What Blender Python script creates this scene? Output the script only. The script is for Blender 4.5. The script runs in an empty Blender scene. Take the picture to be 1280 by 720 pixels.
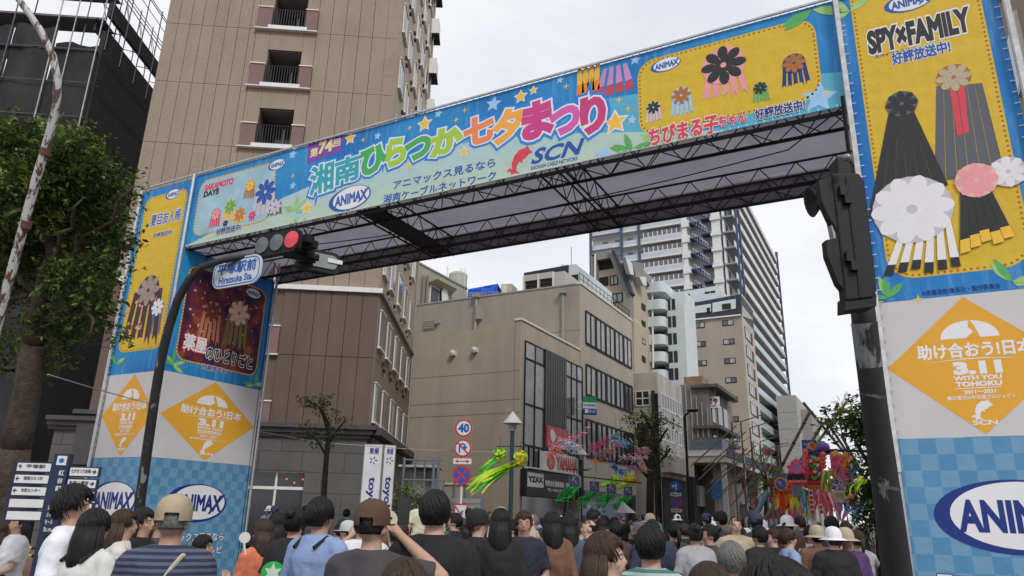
import bpy, bmesh, math, random
from mathutils import Vector, Matrix, Euler
R = math.radians
random.seed(7)
sc = bpy.context.scene
COL = sc.collection
# ---------------- camera ----------------
FPX, PITCH, ROLL, PSI, CH = 905.0, R(17.5), R(1.37), R(28.1), 1.6
fwd = Vector((-math.sin(PSI)*math.cos(PITCH), math.cos(PSI)*math.cos(PITCH), math.sin(PITCH)))
_r0 = Vector((math.cos(PSI), math.sin(PSI), 0)); _u0 = _r0.cross(fwd)
RT = _r0*math.cos(ROLL)+_u0*math.sin(ROLL); UP = RT.cross(fwd)
CAM = Vector((0, 0, CH))
cd = bpy.data.cameras.new('camera'); cam = bpy.data.objects.new('camera', cd); COL.objects.link(cam)
cd.sensor_width = 36; cd.lens = FPX/1280*36; cd.clip_start = .05; cd.clip_end = 3000
m3 = Matrix((RT, UP, -fwd)).transposed()
cam.matrix_world = Matrix.Translation(CAM) @ m3.to_4x4()
sc.camera = cam
# ---------------- sky and sun ----------------
SUN_EL, SUN_AZ = R(44), R(128)      # azimuth clockwise from +Y
w = bpy.data.worlds.new('World'); sc.world = w; w.use_nodes = True
nt = w.node_tree; N = nt.nodes; L = nt.links
bg = N['Background']; bg.inputs[1].default_value = 0.1
sky = N.new('ShaderNodeTexSky'); sky.sky_type = 'NISHITA'; sky.sun_disc = False
sky.sun_elevation = SUN_EL; sky.sun_rotation = SUN_AZ
tc = N.new('ShaderNodeTexCoord')
mp = N.new('ShaderNodeMapping'); mp.inputs['Scale'].default_value = (1.4, 1.4, 3.2)
no = N.new('ShaderNodeTexNoise'); no.inputs['Scale'].default_value = 2.4; no.inputs['Detail'].default_value = 6; no.inputs['Roughness'].default_value = .55
cr = N.new('ShaderNodeValToRGB'); cr.color_ramp.elements[0].position = .32; cr.color_ramp.elements[1].position = .68
cr.color_ramp.elements[0].color = (7.0, 7.2, 7.7, 1); cr.color_ramp.elements[1].color = (8.7, 8.72, 8.85, 1)
mx = N.new('ShaderNodeMixRGB'); mx.inputs[0].default_value = .93
L.new(tc.outputs['Generated'], mp.inputs[0]); L.new(mp.outputs[0], no.inputs['Vector']); L.new(no.outputs[0], cr.inputs[0])
L.new(sky.outputs[0], mx.inputs[1]); L.new(cr.outputs[0], mx.inputs[2]); L.new(mx.outputs[0], bg.inputs[0])
sd = bpy.data.lights.new('sun', 'SUN'); sun = bpy.data.objects.new('sun', sd); COL.objects.link(sun)
sd.energy = 1.5; sd.angle = R(14); sd.color = (1, .97, .92)
sdir = Vector((math.sin(SUN_AZ)*math.cos(SUN_EL), math.cos(SUN_AZ)*math.cos(SUN_EL), math.sin(SUN_EL)))
sun.rotation_euler = sdir.to_track_quat('Z', 'Y').to_euler()
sc.view_settings.view_transform = 'Standard'; sc.view_settings.look = 'None'; sc.view_settings.exposure = 0.24; sc.view_settings.gamma = 1

# ---------------- helpers ----------------
def ray(x, y): return fwd+RT*((x-640)/FPX)-UP*((y-360)/FPX)
def at(x, y, d): return CAM+ray(x, y)*d              # a point at camera depth d
def atX(x, y, X): r = ray(x, y); return CAM+r*(X/r.x)
def atY(x, y, Y): r = ray(x, y); return CAM+r*(Y/r.y)
def hexc(h): return tuple(((int(h[i:i+2], 16)/255)+.055)**2.4/1.055**2.4 if int(h[i:i+2], 16) > 10 else int(h[i:i+2], 16)/255/12.92 for i in (0, 2, 4))
MATS = {}
def mat(name, c, rough=.75, var=.12, scale=3.0, bump=0.0, metal=0.0, trans=0.0, spec=.5, streak=0.0, emit=None, bscale=None):
    if name in MATS: return MATS[name]
    if isinstance(c, str): c = hexc(c)
    m = bpy.data.materials.new(name); m.use_nodes = True; n = m.node_tree.nodes; l = m.node_tree.links
    b = n['Principled BSDF']; b.inputs['Roughness'].default_value = rough; b.inputs['Metallic'].default_value = metal
    b.inputs['Specular IOR Level'].default_value = spec
    g = n.new('ShaderNodeNewGeometry')
    t = n.new('ShaderNodeTexNoise'); t.inputs['Scale'].default_value = scale; t.inputs['Detail'].default_value = 5; t.inputs['Roughness'].default_value = .6
    l.new(g.outputs['Position'], t.inputs['Vector'])
    mr = n.new('ShaderNodeMapRange'); mr.inputs[1].default_value = .25; mr.inputs[2].default_value = .75
    mr.inputs[3].default_value = 1-var; mr.inputs[4].default_value = 1+var; l.new(t.outputs[0], mr.inputs[0])
    last = mr.outputs[0]
    if streak:
        mp_ = n.new('ShaderNodeMapping'); mp_.inputs['Scale'].default_value = (.85, .85, .10); l.new(g.outputs['Position'], mp_.inputs[0])
        t2 = n.new('ShaderNodeTexNoise'); t2.inputs['Scale'].default_value = 1.0; t2.inputs['Detail'].default_value = 8; t2.inputs['Roughness'].default_value = .7
        l.new(mp_.outputs[0], t2.inputs['Vector'])
        m2 = n.new('ShaderNodeMapRange'); m2.inputs[1].default_value = .3; m2.inputs[2].default_value = .7; m2.inputs[3].default_value = 1-streak; m2.inputs[4].default_value = 1+streak*.5
        l.new(t2.outputs[0], m2.inputs[0]); mm = n.new('ShaderNodeMath'); mm.operation = 'MULTIPLY'
        l.new(last, mm.inputs[0]); l.new(m2.outputs[0], mm.inputs[1]); last = mm.outputs[0]
    vm = n.new('ShaderNodeVectorMath'); vm.operation = 'SCALE'; vm.inputs[0].default_value = c[:3]; l.new(last, vm.inputs['Scale'])
    l.new(vm.outputs[0], b.inputs['Base Color'])
    if bump:
        t3 = n.new('ShaderNodeTexNoise'); t3.inputs['Scale'].default_value = bscale or scale*8; t3.inputs['Detail'].default_value = 3; l.new(g.outputs['Position'], t3.inputs['Vector'])
        bp = n.new('ShaderNodeBump'); bp.inputs['Strength'].default_value = bump; bp.inputs['Distance'].default_value = .02
        l.new(t3.outputs[0], bp.inputs['Height']); l.new(bp.outputs[0], b.inputs['Normal'])
    if trans:
        tr = n.new('ShaderNodeBsdfTranslucent'); l.new(vm.outputs[0], tr.inputs[0]); ms = n.new('ShaderNodeMixShader'); ms.inputs[0].default_value = trans
        l.new(b.outputs[0], ms.inputs[1]); l.new(tr.outputs[0], ms.inputs[2]); l.new(ms.outputs[0], n['Material Output'].inputs[0])
    if emit:
        b.inputs['Emission Color'].default_value = (*c[:3], 1); b.inputs['Emission Strength'].default_value = emit
    MATS[name] = m; return m
WM = {}
def wm(o): return WM.get(o.name, Matrix.Identity(4)) if o else Matrix.Identity(4)
def tag(o, label=None, cat=None, group=None, kind=None):
    if label: o['label'] = label
    if cat: o['category'] = cat
    if group: o['group'] = group
    if kind: o['kind'] = kind
    return o
def thing(name, label, cat, loc=(0, 0, 0), rz=0, group=None):
    o = bpy.data.objects.new(name, None); COL.objects.link(o); o.empty_display_size = .2
    o.location = loc; o.rotation_euler = (0, 0, rz)
    WM[o.name] = Matrix.Translation(Vector(loc)) @ Matrix.Rotation(rz, 4, 'Z')
    return tag(o, label, cat, group)
def put(o, parent, M):
    """link o with world matrix M under parent"""
    COL.objects.link(o); WM[o.name] = M
    if parent: o.parent = parent; o.matrix_basis = wm(parent).inverted() @ M
    else: o.matrix_basis = M
    return o
class MB:
    def __init__(s): s.v = []; s.f = []; s.mi = []; s.cur = 0
    def add(s, vs, fs):
        k = len(s.v); s.v += [tuple(x) for x in vs]; s.f += [tuple(i+k for i in f) for f in fs]; s.mi += [s.cur]*len(fs); return s
    def box(s, a, b, M=None):
        x0, y0, z0 = a; x1, y1, z1 = b
        vs = [Vector(p) for p in ((x0, y0, z0), (x1, y0, z0), (x1, y1, z0), (x0, y1, z0), (x0, y0, z1), (x1, y0, z1), (x1, y1, z1), (x0, y1, z1))]
        if M: vs = [M @ v for v in vs]
        return s.add(vs, [(0, 3, 2, 1), (4, 5, 6, 7), (0, 1, 5, 4), (1, 2, 6, 5), (2, 3, 7, 6), (3, 0, 4, 7)])
    def tube(s, pts, rad, n=8, cap=True):
        pts = [Vector(p) for p in pts]; rs = rad if isinstance(rad, (list, tuple)) else [rad]*len(pts)
        vs = []; fs = []; prev = None
        for i, p in enumerate(pts):
            d = (pts[min(i+1, len(pts)-1)]-pts[max(i-1, 0)]).normalized()
            if prev is None: a = d.orthogonal().normalized()
            else: a = (prev-d*prev.dot(d)); a = a.normalized() if a.length > 1e-5 else d.orthogonal().normalized()
            prev = a; b = d.cross(a)
            for k in range(n):
                t = 2*math.pi*k/n; vs.append(p+(a*math.cos(t)+b*math.sin(t))*rs[i])
        for i in range(len(pts)-1):
            for k in range(n): fs.append((i*n+k, i*n+(k+1) % n, (i+1)*n+(k+1) % n, (i+1)*n+k))
        if cap: fs.append(tuple(range(n-1, -1, -1))); fs.append(tuple((len(pts)-1)*n+k for k in range(n)))
        return s.add(vs, fs)
    def lathe(s, prof, M=None, n=16):
        """prof: (r,z) list"""
        vs = []; fs = []
        for r, z in prof:
            for k in range(n):
                t = 2*math.pi*k/n; vs.append(Vector((r*math.cos(t), r*math.sin(t), z)))
        for i in range(len(prof)-1):
            for k in range(n): fs.append((i*n+k, i*n+(k+1) % n, (i+1)*n+(k+1) % n, (i+1)*n+k))
        fs.append(tuple(range(n-1, -1, -1))); fs.append(tuple((len(prof)-1)*n+k for k in range(n)))
        if M: vs = [M @ v for v in vs]
        return s.add(vs, fs)
    def ball(s, c, r, n=10, m=7, M=None):
        c = Vector(c); r = Vector(r) if not isinstance(r, (int, float)) else Vector((r, r, r))
        vs = []; fs = []
        for i in range(m+1):
            p = math.pi*i/m
            for k in range(n):
                t = 2*math.pi*k/n; q = Vector((r.x*math.sin(p)*math.cos(t), r.y*math.sin(p)*math.sin(t), r.z*math.cos(p)))
                vs.append(c+(M @ q if M else q))
        for i in range(m):
            for k in range(n): fs.append((i*n+k, (i+1)*n+k, (i+1)*n+(k+1) % n, i*n+(k+1) % n))
        return s.add(vs, fs)
    def prism(s, poly, h0, h1, M=None):
        """poly (x,y) ccw, extruded along z"""
        n = len(poly); vs = [Vector((x, y, h0)) for x, y in poly]+[Vector((x, y, h1)) for x, y in poly]
        if M: vs = [M @ v for v in vs]
        fs = [tuple(range(n-1, -1, -1)), tuple(range(n, 2*n))]+[(i, (i+1) % n, n+(i+1) % n, n+i) for i in range(n)]
        return s.add(vs, fs)
    def build(s, name, mats, parent=None, smooth=False, world=True):
        me = bpy.data.meshes.new(name); inv = wm(parent).inverted() if (parent and world) else None
        me.from_pydata([inv @ Vector(v) for v in s.v] if inv else s.v, [], s.f)
        for m in (mats if isinstance(mats, (list, tuple)) else [mats]): me.materials.append(m)
        if isinstance(mats, (list, tuple)) and len(mats) > 1: me.polygons.foreach_set('material_index', s.mi)
        if smooth: me.polygons.foreach_set('use_smooth', [True]*len(me.polygons))
        o = bpy.data.objects.new(name, me); COL.objects.link(o)
        if parent: o.parent = parent; WM[o.name] = wm(parent).copy()
        return o
# shared unit meshes
def _unit(kind):
    b = MB()
    if kind == 'box': b.box((-.5, -.5, -.5), (.5, .5, .5))
    elif kind == 'cyl': b.tube([(0, 0, 0), (0, 0, 1)], 1, 6)
    elif kind == 'cyl12': b.tube([(0, 0, 0), (0, 0, 1)], 1, 14)
    me = bpy.data.meshes.new('unit_'+kind); me.from_pydata(b.v, [], b.f); return me
UNIT = {}
def unit(kind, m):
    k = (kind, m.name)
    if k not in UNIT:
        me = _unit(kind); me.materials.append(m); UNIT[k] = me
    return UNIT[k]
def strut(name, p, q, r, m, parent, kind='cyl'):
    p = Vector(p); q = Vector(q); d = q-p
    M = Matrix.Translation(p) @ d.to_track_quat('Z', 'Y').to_matrix().to_4x4() @ Matrix.Diagonal((r, r, d.length, 1))
    return put(bpy.data.objects.new(name, unit(kind, m)), parent, M)
class Plane:
    def __init__(s, p0, az):
        t = R(az); s.p = Vector((p0[0], p0[1], 0)); s.e = Vector((math.cos(t), math.sin(t), 0)); s.n = Vector((math.sin(t), -math.cos(t), 0))
        s.M = Matrix.Translation(s.p) @ Matrix((s.e, Vector((0, 0, 1)), s.n)).transposed().to_4x4()   # local x=along, y=up, z=out
    def P(s, x, y):
        r = ray(x, y); k = (s.p-CAM).dot(s.n)/r.dot(s.n); q = CAM+r*k; return (q-s.p).dot(s.e), q.z
    def W(s, a, z, d=0): return s.p+s.e*a+s.n*d+Vector((0, 0, z))
    def bx(s, name, a0, a1, z0, z1, d0, d1, m, parent):
        M = s.M @ Matrix.Translation(((a0+a1)/2, (z0+z1)/2, (d0+d1)/2)) @ Matrix.Diagonal((a1-a0, z1-z0, d1-d0, 1))
        return put(bpy.data.objects.new(name, unit('box', m)), parent, M)
    def ab(s, mb, a0, a1, z0, z1, d0, d1): return mb.box((a0, z0, d0), (a1, z1, d1), s.M)
def copy_tree(o, parent=None, M=None):
    c = o.copy(); COL.objects.link(c); c.parent = parent
    for ch in list(o.children): copy_tree(ch, c)
    return c
# a scratch scene in which text and remeshed bodies are evaluated quickly
TMP = bpy.data.scenes.new('scratch')
def evaluated(o):
    TMP.collection.objects.link(o); vl = TMP.view_layers[0]; vl.update(); me = bpy.data.meshes.new_from_object(o.evaluated_get(vl.depsgraph)); bpy.data.objects.remove(o); return me
# ---------- lettering and flat print ----------
_tc = {}
def glyphs(body, bold):
    k = (body, round(bold, 4))
    if k in _tc: return _tc[k]
    c = bpy.data.curves.new('lettering', 'FONT'); c.body = body; c.resolution_u = 3
    if bold: c.bevel_depth = bold; c.bevel_resolution = 1
    o = bpy.data.objects.new('lettering', c); me = evaluated(o)
    vs = [tuple(v.co) for v in me.vertices]; fs = [tuple(p.vertices) for p in me.polygons]
    bpy.data.curves.remove(c); bpy.data.meshes.remove(me)
    if bold: fs = [f for f in fs if sum(vs[i][2] for i in f)/len(f) > -bold*.3]
    _tc[k] = (vs, fs); return _tc[k]
def text(pl, body, a0, a1, z0, z1, m, parent, d=.006, bold=.02, outs=(), rot=0, shear=0, name='lettering', keep=False, vert=False):
    """fit text in the box of the plane; outs = [(extra radius, material)] behind"""
    v0, _ = glyphs(body, 0)
    xs = [v[0] for v in v0]; ys = [v[1] for v in v0]; bx0, bx1, by0, by1 = min(xs), max(xs), min(ys), max(ys)
    sx = (a1-a0)/max(bx1-bx0, 1e-3); sy = (z1-z0)/max(by1-by0, 1e-3)
    if keep: sx = sy = min(sx, sy)
    cx, cy = (bx0+bx1)/2, (by0+by1)/2; res = []
    if parent and parent.name == 'festival_arch': d *= .3
    lays = [(bold, m)]+[(bold+e, mm) for e, mm in outs]
    for i, (b, mm) in enumerate(lays):
        vs, fs = glyphs(body, b); mb = MB(); dz = d+(.0015 if parent and parent.name == 'festival_arch' else .005)*(len(lays)-1-i); cr_, sr = math.cos(R(rot)), math.sin(R(rot)); o = []
        for x, y, z in vs:
            X = (x-cx)*sx+(y-cy)*sy*shear; Y = (y-cy)*sy; zz = dz+(z/b*.0006 if b else 0)
            X, Y = X*cr_-Y*sr, X*sr+Y*cr_
            o.append(pl.M @ Vector(((a0+a1)/2+X, (z0+z1)/2+Y, zz)))
        mb.add(o, fs); res.append(mb.build(name, mm, parent))
    return res
def poly(pl, pts, d, m, parent, name='print', thick=.003):
    """flat shape in the plane given as (s,z)"""
    if parent and parent.name == 'festival_arch': d *= .3
    ar = sum(pts[i][0]*pts[(i+1) % len(pts)][1]-pts[(i+1) % len(pts)][0]*pts[i][1] for i in range(len(pts)))
    if ar < 0: pts = pts[::-1]
    bm = bmesh.new(); inv = wm(parent).inverted() if parent else Matrix.Identity(4)
    f = bm.faces.new([bm.verts.new(inv @ (pl.M @ Vector((a, z, d)))) for a, z in pts])
    f.normal_update(); bmesh.ops.triangulate(bm, faces=[f]); me = bpy.data.meshes.new(name); bm.to_mesh(me); bm.free(); me.materials.append(m)
    o = bpy.data.objects.new(name, me); COL.objects.link(o)
    if parent: o.parent = parent; WM[o.name] = wm(parent).copy()
    return o
def rrect(a0, a1, z0, z1, r, n=6):
    o = []
    for cx, cz, t0 in ((a1-r, z1-r, 0), (a0+r, z1-r, 90), (a0+r, z0+r, 180), (a1-r, z0+r, 270)):
        for i in range(n+1): t = R(t0+90*i/n); o.append((cx+r*math.cos(t), cz+r*math.sin(t)))
    return o
def ell(cx, cz, rx, rz, n=32, rot=0):
    c, s_ = math.cos(R(rot)), math.sin(R(rot)); o = []
    for i in range(n):
        t = 2*math.pi*i/n; x, z = rx*math.cos(t), rz*math.sin(t); o.append((cx+x*c-z*s_, cz+x*s_+z*c))
    return o
def star(cx, cz, r, k=.45, n=5, rot=0): return [(cx+(r if i % 2 == 0 else r*k)*math.sin(R(rot)+math.pi*i/n), cz+(r if i % 2 == 0 else r*k)*math.cos(R(rot)+math.pi*i/n)) for i in range(2*n)]
def leafp(cx, cz, l, wd, rot):
    c, s_ = math.cos(R(rot)), math.sin(R(rot)); pr = [(0, 0), (.25, .8), (.55, 1), (.8, .6), (1, 0), (.8, -.6), (.55, -1), (.25, -.8)]
    return [(cx+x*l*c-y*wd*s_, cz+x*l*s_+y*wd*c) for x, y in pr]
def dots(pl, pts, rad, d, m, parent, name='dotted_border'):
    mb = MB(); d *= .3
    for a, z in pts: mb.add([pl.M @ Vector((a+rad*math.cos(t*math.pi/3), z+rad*math.sin(t*math.pi/3), d)) for t in range(6)], [tuple(range(6))])
    o = mb.build(name, m, parent); o['kind'] = 'stuff'; return o
def along(pts, step):
    o = []; pts = pts+[pts[0]]; acc = 0
    for (x0, z0), (x1, z1) in zip(pts, pts[1:]):
        l = math.hypot(x1-x0, z1-z0)
        while acc < l: o.append((x0+(x1-x0)*acc/l, z0+(z1-z0)*acc/l)); acc += step
        acc -= l
    return o
# ================= ground =================
M_ASPH = mat('asphalt', (.055, .055, .057), .9, .25, 9, .4)
M_PAVE = mat('red_paving', (.20, .105, .085), .85, .25, 6, .3)
M_CONC = mat('kerb_concrete', (.33, .32, .30), .9, .15, 5, .3)
M_LINE = mat('road_paint', (.7, .7, .68), .7, .2, 12)
g = MB(); g.add([(-900, -300, -.004), (900, -300, -.004), (900, 1500, -.004), (-900, 1500, -.004)], [(0, 1, 2, 3)]); tag(g.build('ground', mat('ground_far', (.12, .12, .11), .95)), kind='structure')
g = MB(); g.add([(-13.2, -60, 0), (3, -60, 0), (3, 400, 0), (-13.2, 400, 0)], [(0, 1, 2, 3)]); tag(g.build('road', M_ASPH), kind='structure')
g = MB(); g.box((-60, -60, -.2), (-13.45, 400, .12)); tag(g.build('pavement', M_PAVE), kind='structure')
g = MB(); g.box((3.25, -60, -.2), (40, 400, .12)); tag(g.build('pavement', M_PAVE), kind='structure')
g = MB(); g.box((-13.45, -60, -.2), (-13.2, 400, .125)); tag(g.build('kerb', M_CONC), kind='structure')
g = MB(); g.box((3.0, -60, -.2), (3.25, 400, .125)); tag(g.build('kerb', M_CONC), kind='structure')
g = MB()
for k in range(12):
    x = -12.6+k*1.3; g.add([(x, 5, .004), (x+.6, 5, .004), (x+.6, 8, .004), (x, 8, .004)], [(0, 1, 2, 3)])
for k in range(40): g.add([(-5.2, 16+k*8, .004), (-5.05, 16+k*8, .004), (-5.05, 20+k*8, .004), (-5.2, 20+k*8, .004)], [(0, 1, 2, 3)])
tag(g.build('road_marking', M_LINE), kind='structure')

# ================= the festival arch =================
AY = 10.0; XL, XR = -13.7, -.1; PW = 1.95; ZB, ZD, ZBT, ZT = 2.6, 4.4, 7.2, 8.95; BY = 12.9
M_TRUSS = mat('black_steel', (.018, .017, .018), .5, .3, 6)
M_ALU = mat('scaffold_tube', (.55, .56, .58), .35, .2, 9, metal=.7)
M_WHITE = mat('white_sheet', (.74, .73, .74), .7, .05, 1.2, .15, trans=.2, bscale=2.5)
M_ORANGE = mat('orange_print', (.80, .40, .035), .7, .04, 2)
M_NAVY = mat('navy_print', (.008, .03, .22), .6, .06, 4)
M_BLUET = mat('blue_text', (.01, .09, .42), .6, .05, 4)
M_PWHITE = mat('white_print', (.82, .82, .84), .7, .03, 4)
M_OVAL = mat('oval_blue_print', (.015, .10, .42), .6, .05, 4)
M_RED = mat('red_print', (.72, .05, .09), .6, .05, 4)
def banner_mat(name, kind):
    m = bpy.data.materials.new(name); m.use_nodes = True; n = m.node_tree.nodes; l = m.node_tree.links; b = n['Principled BSDF']; b.inputs['Roughness'].default_value = .6
    g = n.new('ShaderNodeNewGeometry'); sp = n.new('ShaderNodeSeparateXYZ'); l.new(g.outputs['Position'], sp.inputs[0])
    def rgb(f, a, c):
        x = n.new('ShaderNodeMixRGB'); l.new(f, x.inputs[0])
        for i, q in ((1, a), (2, c)):
            if isinstance(q, tuple): x.inputs[i].default_value = (*q, 1)
            else: l.new(q, x.inputs[i])
        return x.outputs[0]
    def math_(op, a, c=None):
        x = n.new('ShaderNodeMath'); x.operation = op
        for i, q in enumerate((a, c)):
            if q is None: continue
            if isinstance(q, (int, float)): x.inputs[i].default_value = q
            else: l.new(q, x.inputs[i])
        return x.outputs[0]
    def mr(v, a, c, x=0., y=1.):
        q = n.new('ShaderNodeMapRange'); l.new(v, q.inputs[0]); q.inputs[1].default_value = a; q.inputs[2].default_value = c; q.inputs[3].default_value = x; q.inputs[4].default_value = y; return q.outputs[0]
    def noise(sc_, vec, det=3):
        t = n.new('ShaderNodeTexNoise'); t.inputs['Scale'].default_value = sc_; t.inputs['Detail'].default_value = det; l.new(vec, t.inputs['Vector']); return t.outputs[0]
    if kind in ('blue', 'wave'):
        mpn = n.new('ShaderNodeMapping'); mpn.inputs['Rotation'].default_value = (0, R(-32), 0); mpn.inputs['Scale'].default_value = (6, 6, .5); l.new(g.outputs['Position'], mpn.inputs[0])
        st = mr(noise(1.6, mpn.outputs[0]), .52, .72)
        big = mr(noise(.55, g.outputs['Position'], 1), .35, .65)
        c = rgb(big, (.015, .22, .66), (.03, .37, .78))
        c = rgb(math_('MULTIPLY', st, .55), c, (.22, .56, .88))
        if kind == 'wave':
            arc_ = math_('SINE', math_('MULTIPLY', math_('ADD', sp.outputs[0], 13.0), math.pi/10.5)); h2 = math_('ADD', math_('MULTIPLY', arc_, .78), 7.38)
            h = math_('ADD', math_('MULTIPLY', math_('SINE', math_('MULTIPLY', math_('ADD', sp.outputs[0], 11.0), math.pi/12)), .80), 7.52)
            c = rgb(mr(math_('SUBTRACT', h, sp.outputs[2]), 0, .02), c, (.14, .58, .80))
            pale = rgb(mr(sp.outputs[2], 7.2, 8.0), (.66, .82, .68), (.56, .80, .84))
            c = rgb(mr(math_('SUBTRACT', h2, sp.outputs[2]), 0, .02), c, pale)
    elif kind == 'yellow':
        mpn = n.new('ShaderNodeMapping'); mpn.inputs['Scale'].default_value = (1, 1, .8); mpn.inputs['Rotation'].default_value = (0, R(45), 0); l.new(g.outputs['Position'], mpn.inputs[0])
        ck = n.new('ShaderNodeTexChecker'); ck.inputs['Scale'].default_value = 7; mm2 = n.new('ShaderNodeSeparateXYZ'); l.new(mpn.outputs[0], mm2.inputs[0]); cb = n.new('ShaderNodeCombineXYZ'); l.new(mm2.outputs[0], cb.inputs[0]); l.new(mm2.outputs[2], cb.inputs[1]); l.new(cb.outputs[0], ck.inputs[0])
        c = rgb(math_('MULTIPLY', ck.outputs[1], .3), (.94, .64, .05), (.92, .54, .035))
    elif kind == 'check':
        cb = n.new('ShaderNodeCombineXYZ'); l.new(math_('ADD', math_('ADD', sp.outputs[0], sp.outputs[1]), 40.003), cb.inputs[0]); l.new(math_('ADD', sp.outputs[2], .001), cb.inputs[1])
        ck = n.new('ShaderNodeTexChecker'); ck.inputs['Scale'].default_value = 5.4; l.new(cb.outputs[0], ck.inputs[0])
        c = rgb(ck.outputs[1], (.12, .36, .62), (.22, .45, .66))
    elif kind == 'sunset':
        t = noise(2.2, g.outputs['Position'], 6)
        r = n.new('ShaderNodeValToRGB'); l.new(t, r.inputs[0]); e = r.color_ramp.elements; e[0].position = .3; e[0].color = (.02, .012, .05, 1); e[1].position = .72; e[1].color = (.55, .17, .05, 1)
        x = e.new(.45); x.color = (.09, .02, .09, 1); x = e.new(.58); x.color = (.22, .04, .04, 1); c = r.outputs[0]
    l.new(c, b.inputs['Base Color'])
    # soft cloth relief
    bt = noise(1.7, g.outputs['Position'], 4); bp = n.new('ShaderNodeBump'); bp.inputs['Strength'].default_value = .6; bp.inputs['Distance'].default_value = .06; l.new(bt, bp.inputs['Height']); l.new(bp.outputs[0], b.inputs['Normal'])
    tr = n.new('ShaderNodeBsdfTranslucent'); l.new(c, tr.inputs[0]); ms = n.new('ShaderNodeMixShader'); ms.inputs[0].default_value = .25
    l.new(b.outputs[0], ms.inputs[1]); l.new(tr.outputs[0], ms.inputs[2]); l.new(ms.outputs[0], n['Material Output'].inputs[0])
    return m
M_BLUE = banner_mat('blue_star_print', 'blue'); M_WAVE = banner_mat('blue_wave_print', 'wave'); M_YEL = banner_mat('yellow_print', 'yellow'); M_CHK = banner_mat('checked_blue_print', 'check'); M_SUNSET = banner_mat('dark_floral_print', 'sunset')
M_LEAF = mat('green_leaf_print', (.10, .42, .12), .6, .15, 6); M_LEAF2 = mat('pale_leaf_print', (.35, .6, .2), .6, .15, 6)
M_STAR = mat('gold_star_print', (.9, .55, .05), .6, .1, 6); M_PSTAR = mat('pale_star_print', (.35, .6, .9), .6, .1, 6); M_BROWN = mat('brown_print', (.45, .16, .03), .7)
M_BLACKP = mat('black_print', (.02, .02, .025), .6); M_GREYP = mat('grey_print', (.10, .11, .13), .6); M_PINK = mat('pink_print', (.85, .35, .38), .6); M_LILAC = mat('lilac_print', (.6, .55, .62), .6, .1)
M_BACKSHEET = mat('grey_sheet_back', (.36, .35, .40), .8, .16, 1.0, .3, trans=.45)
arch = thing('festival_arch', 'huge blue festival arch banner on printed pillars spanning the whole street', 'arch', (XL, AY, 0))
PF = Plane((XL, AY), 0)              # front plane, s from left corner
PI_ = Plane((XL, AY), 90)            # inner face of the left pillar (faces +X), s = depth
def sheet(pl, a0, a1, z0, z1, m, name, d=.0, parent=arch, back=True):
    mb = MB(); pl.ab(mb, a0, a1, z0, z1, d-.02, d); return mb.build(name, m, parent)
def oval_logo(pl, cx, cz, w_, parent, rot=0):
    h = w_*.5; M_NAVY = M_OVAL if w_ < 1.2 else MATS['navy_print']
    poly(pl, ell(cx, cz, w_/2, h/2, 40, rot), .008, M_NAVY, parent, 'oval_logo')
    poly(pl, ell(cx+w_*.035*math.cos(R(rot)), cz+w_*.01, w_*.468-w_*.035, h*.45, 40, rot), .013, M_PWHITE, parent, 'oval_logo')
    text(pl, 'ANIMAX', cx-w_*.34, cx+w_*.40, cz-h*.19, cz+h*.2, M_NAVY, parent, .018, .045, rot=rot)
    c, s_ = math.cos(R(rot)), math.sin(R(rot)); k = [(.20, -.26), (.235, -.29), (.46, .24), (.43, .27)]
    poly(pl, [(cx+(x*w_)*c-(y*h)*s_, cz+(x*w_)*s_+(y*h)*c) for x, y in k], .0215, M_NAVY, parent, 'oval_logo')
DOL = [(-.5, -.35), (-.36, -.22), (-.28, -.3), (-.3, -.05), (-.2, .22), (0, .4), (.22, .42), (.3, .5), (.36, .36), (.5, .2), (.36, .16), (.2, .02), (.1, .0), (.12, -.14), (0, -.04), (-.1, -.2), (-.12, -.36), (.02, -.5), (-.18, -.46), (-.3, -.5), (-.34, -.36)]
def dolphin(pl, cx, cz, w_, m, parent, d=.01): poly(pl, [(cx+x*w_, cz+y*w_) for x, y in DOL], d, m, parent, 'dolphin_mark')
def dolphin_logo(pl, cx, cz, w_, m1, m2, parent):
    dolphin(pl, cx-w_*.32, cz+w_*.06, w_*.36, m1, parent)
    text(pl, 'SCN', cx-w_*.12, cx+w_*.5, cz-w_*.03, cz+w_*.16, m2, parent, .012, .03, shear=.4)
    text(pl, 'SHONAN CABLE NETWORK', cx-w_*.16, cx+w_*.46, cz-w_*.11, cz-w_*.06, m2, parent, .012, .01)
def clip(pts, a0, a1, z0, z1):
    for ax, lim, sg in ((0, a0, 1), (0, a1, -1), (1, z0, 1), (1, z1, -1)):
        o = []
        for i in range(len(pts)):
            p, q = pts[i-1], pts[i]; ip = (p[ax]-lim)*sg >= 0; iq = (q[ax]-lim)*sg >= 0
            if ip != iq: t = (lim-p[ax])/(q[ax]-p[ax]); o.append((p[0]+(q[0]-p[0])*t, p[1]+(q[1]-p[1])*t))
            if iq: o.append(q)
        pts = o
        if not pts: return []
    return pts
def leaves(pl, cx, cz, s_, parent, seed, m=None, box=None):
    rr = random.Random(seed)
    for k in range(5):
        q = leafp(cx, cz, s_*rr.uniform(.7, 1.1), s_*.13, rr.uniform(-30, 210)); mm = m or rr.choice([M_LEAF, M_LEAF2])
        if box: q = clip(q, *box)
        if len(q) > 2: poly(pl, q, .011+.003*k, mm, parent, 'leaf_print')
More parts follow.
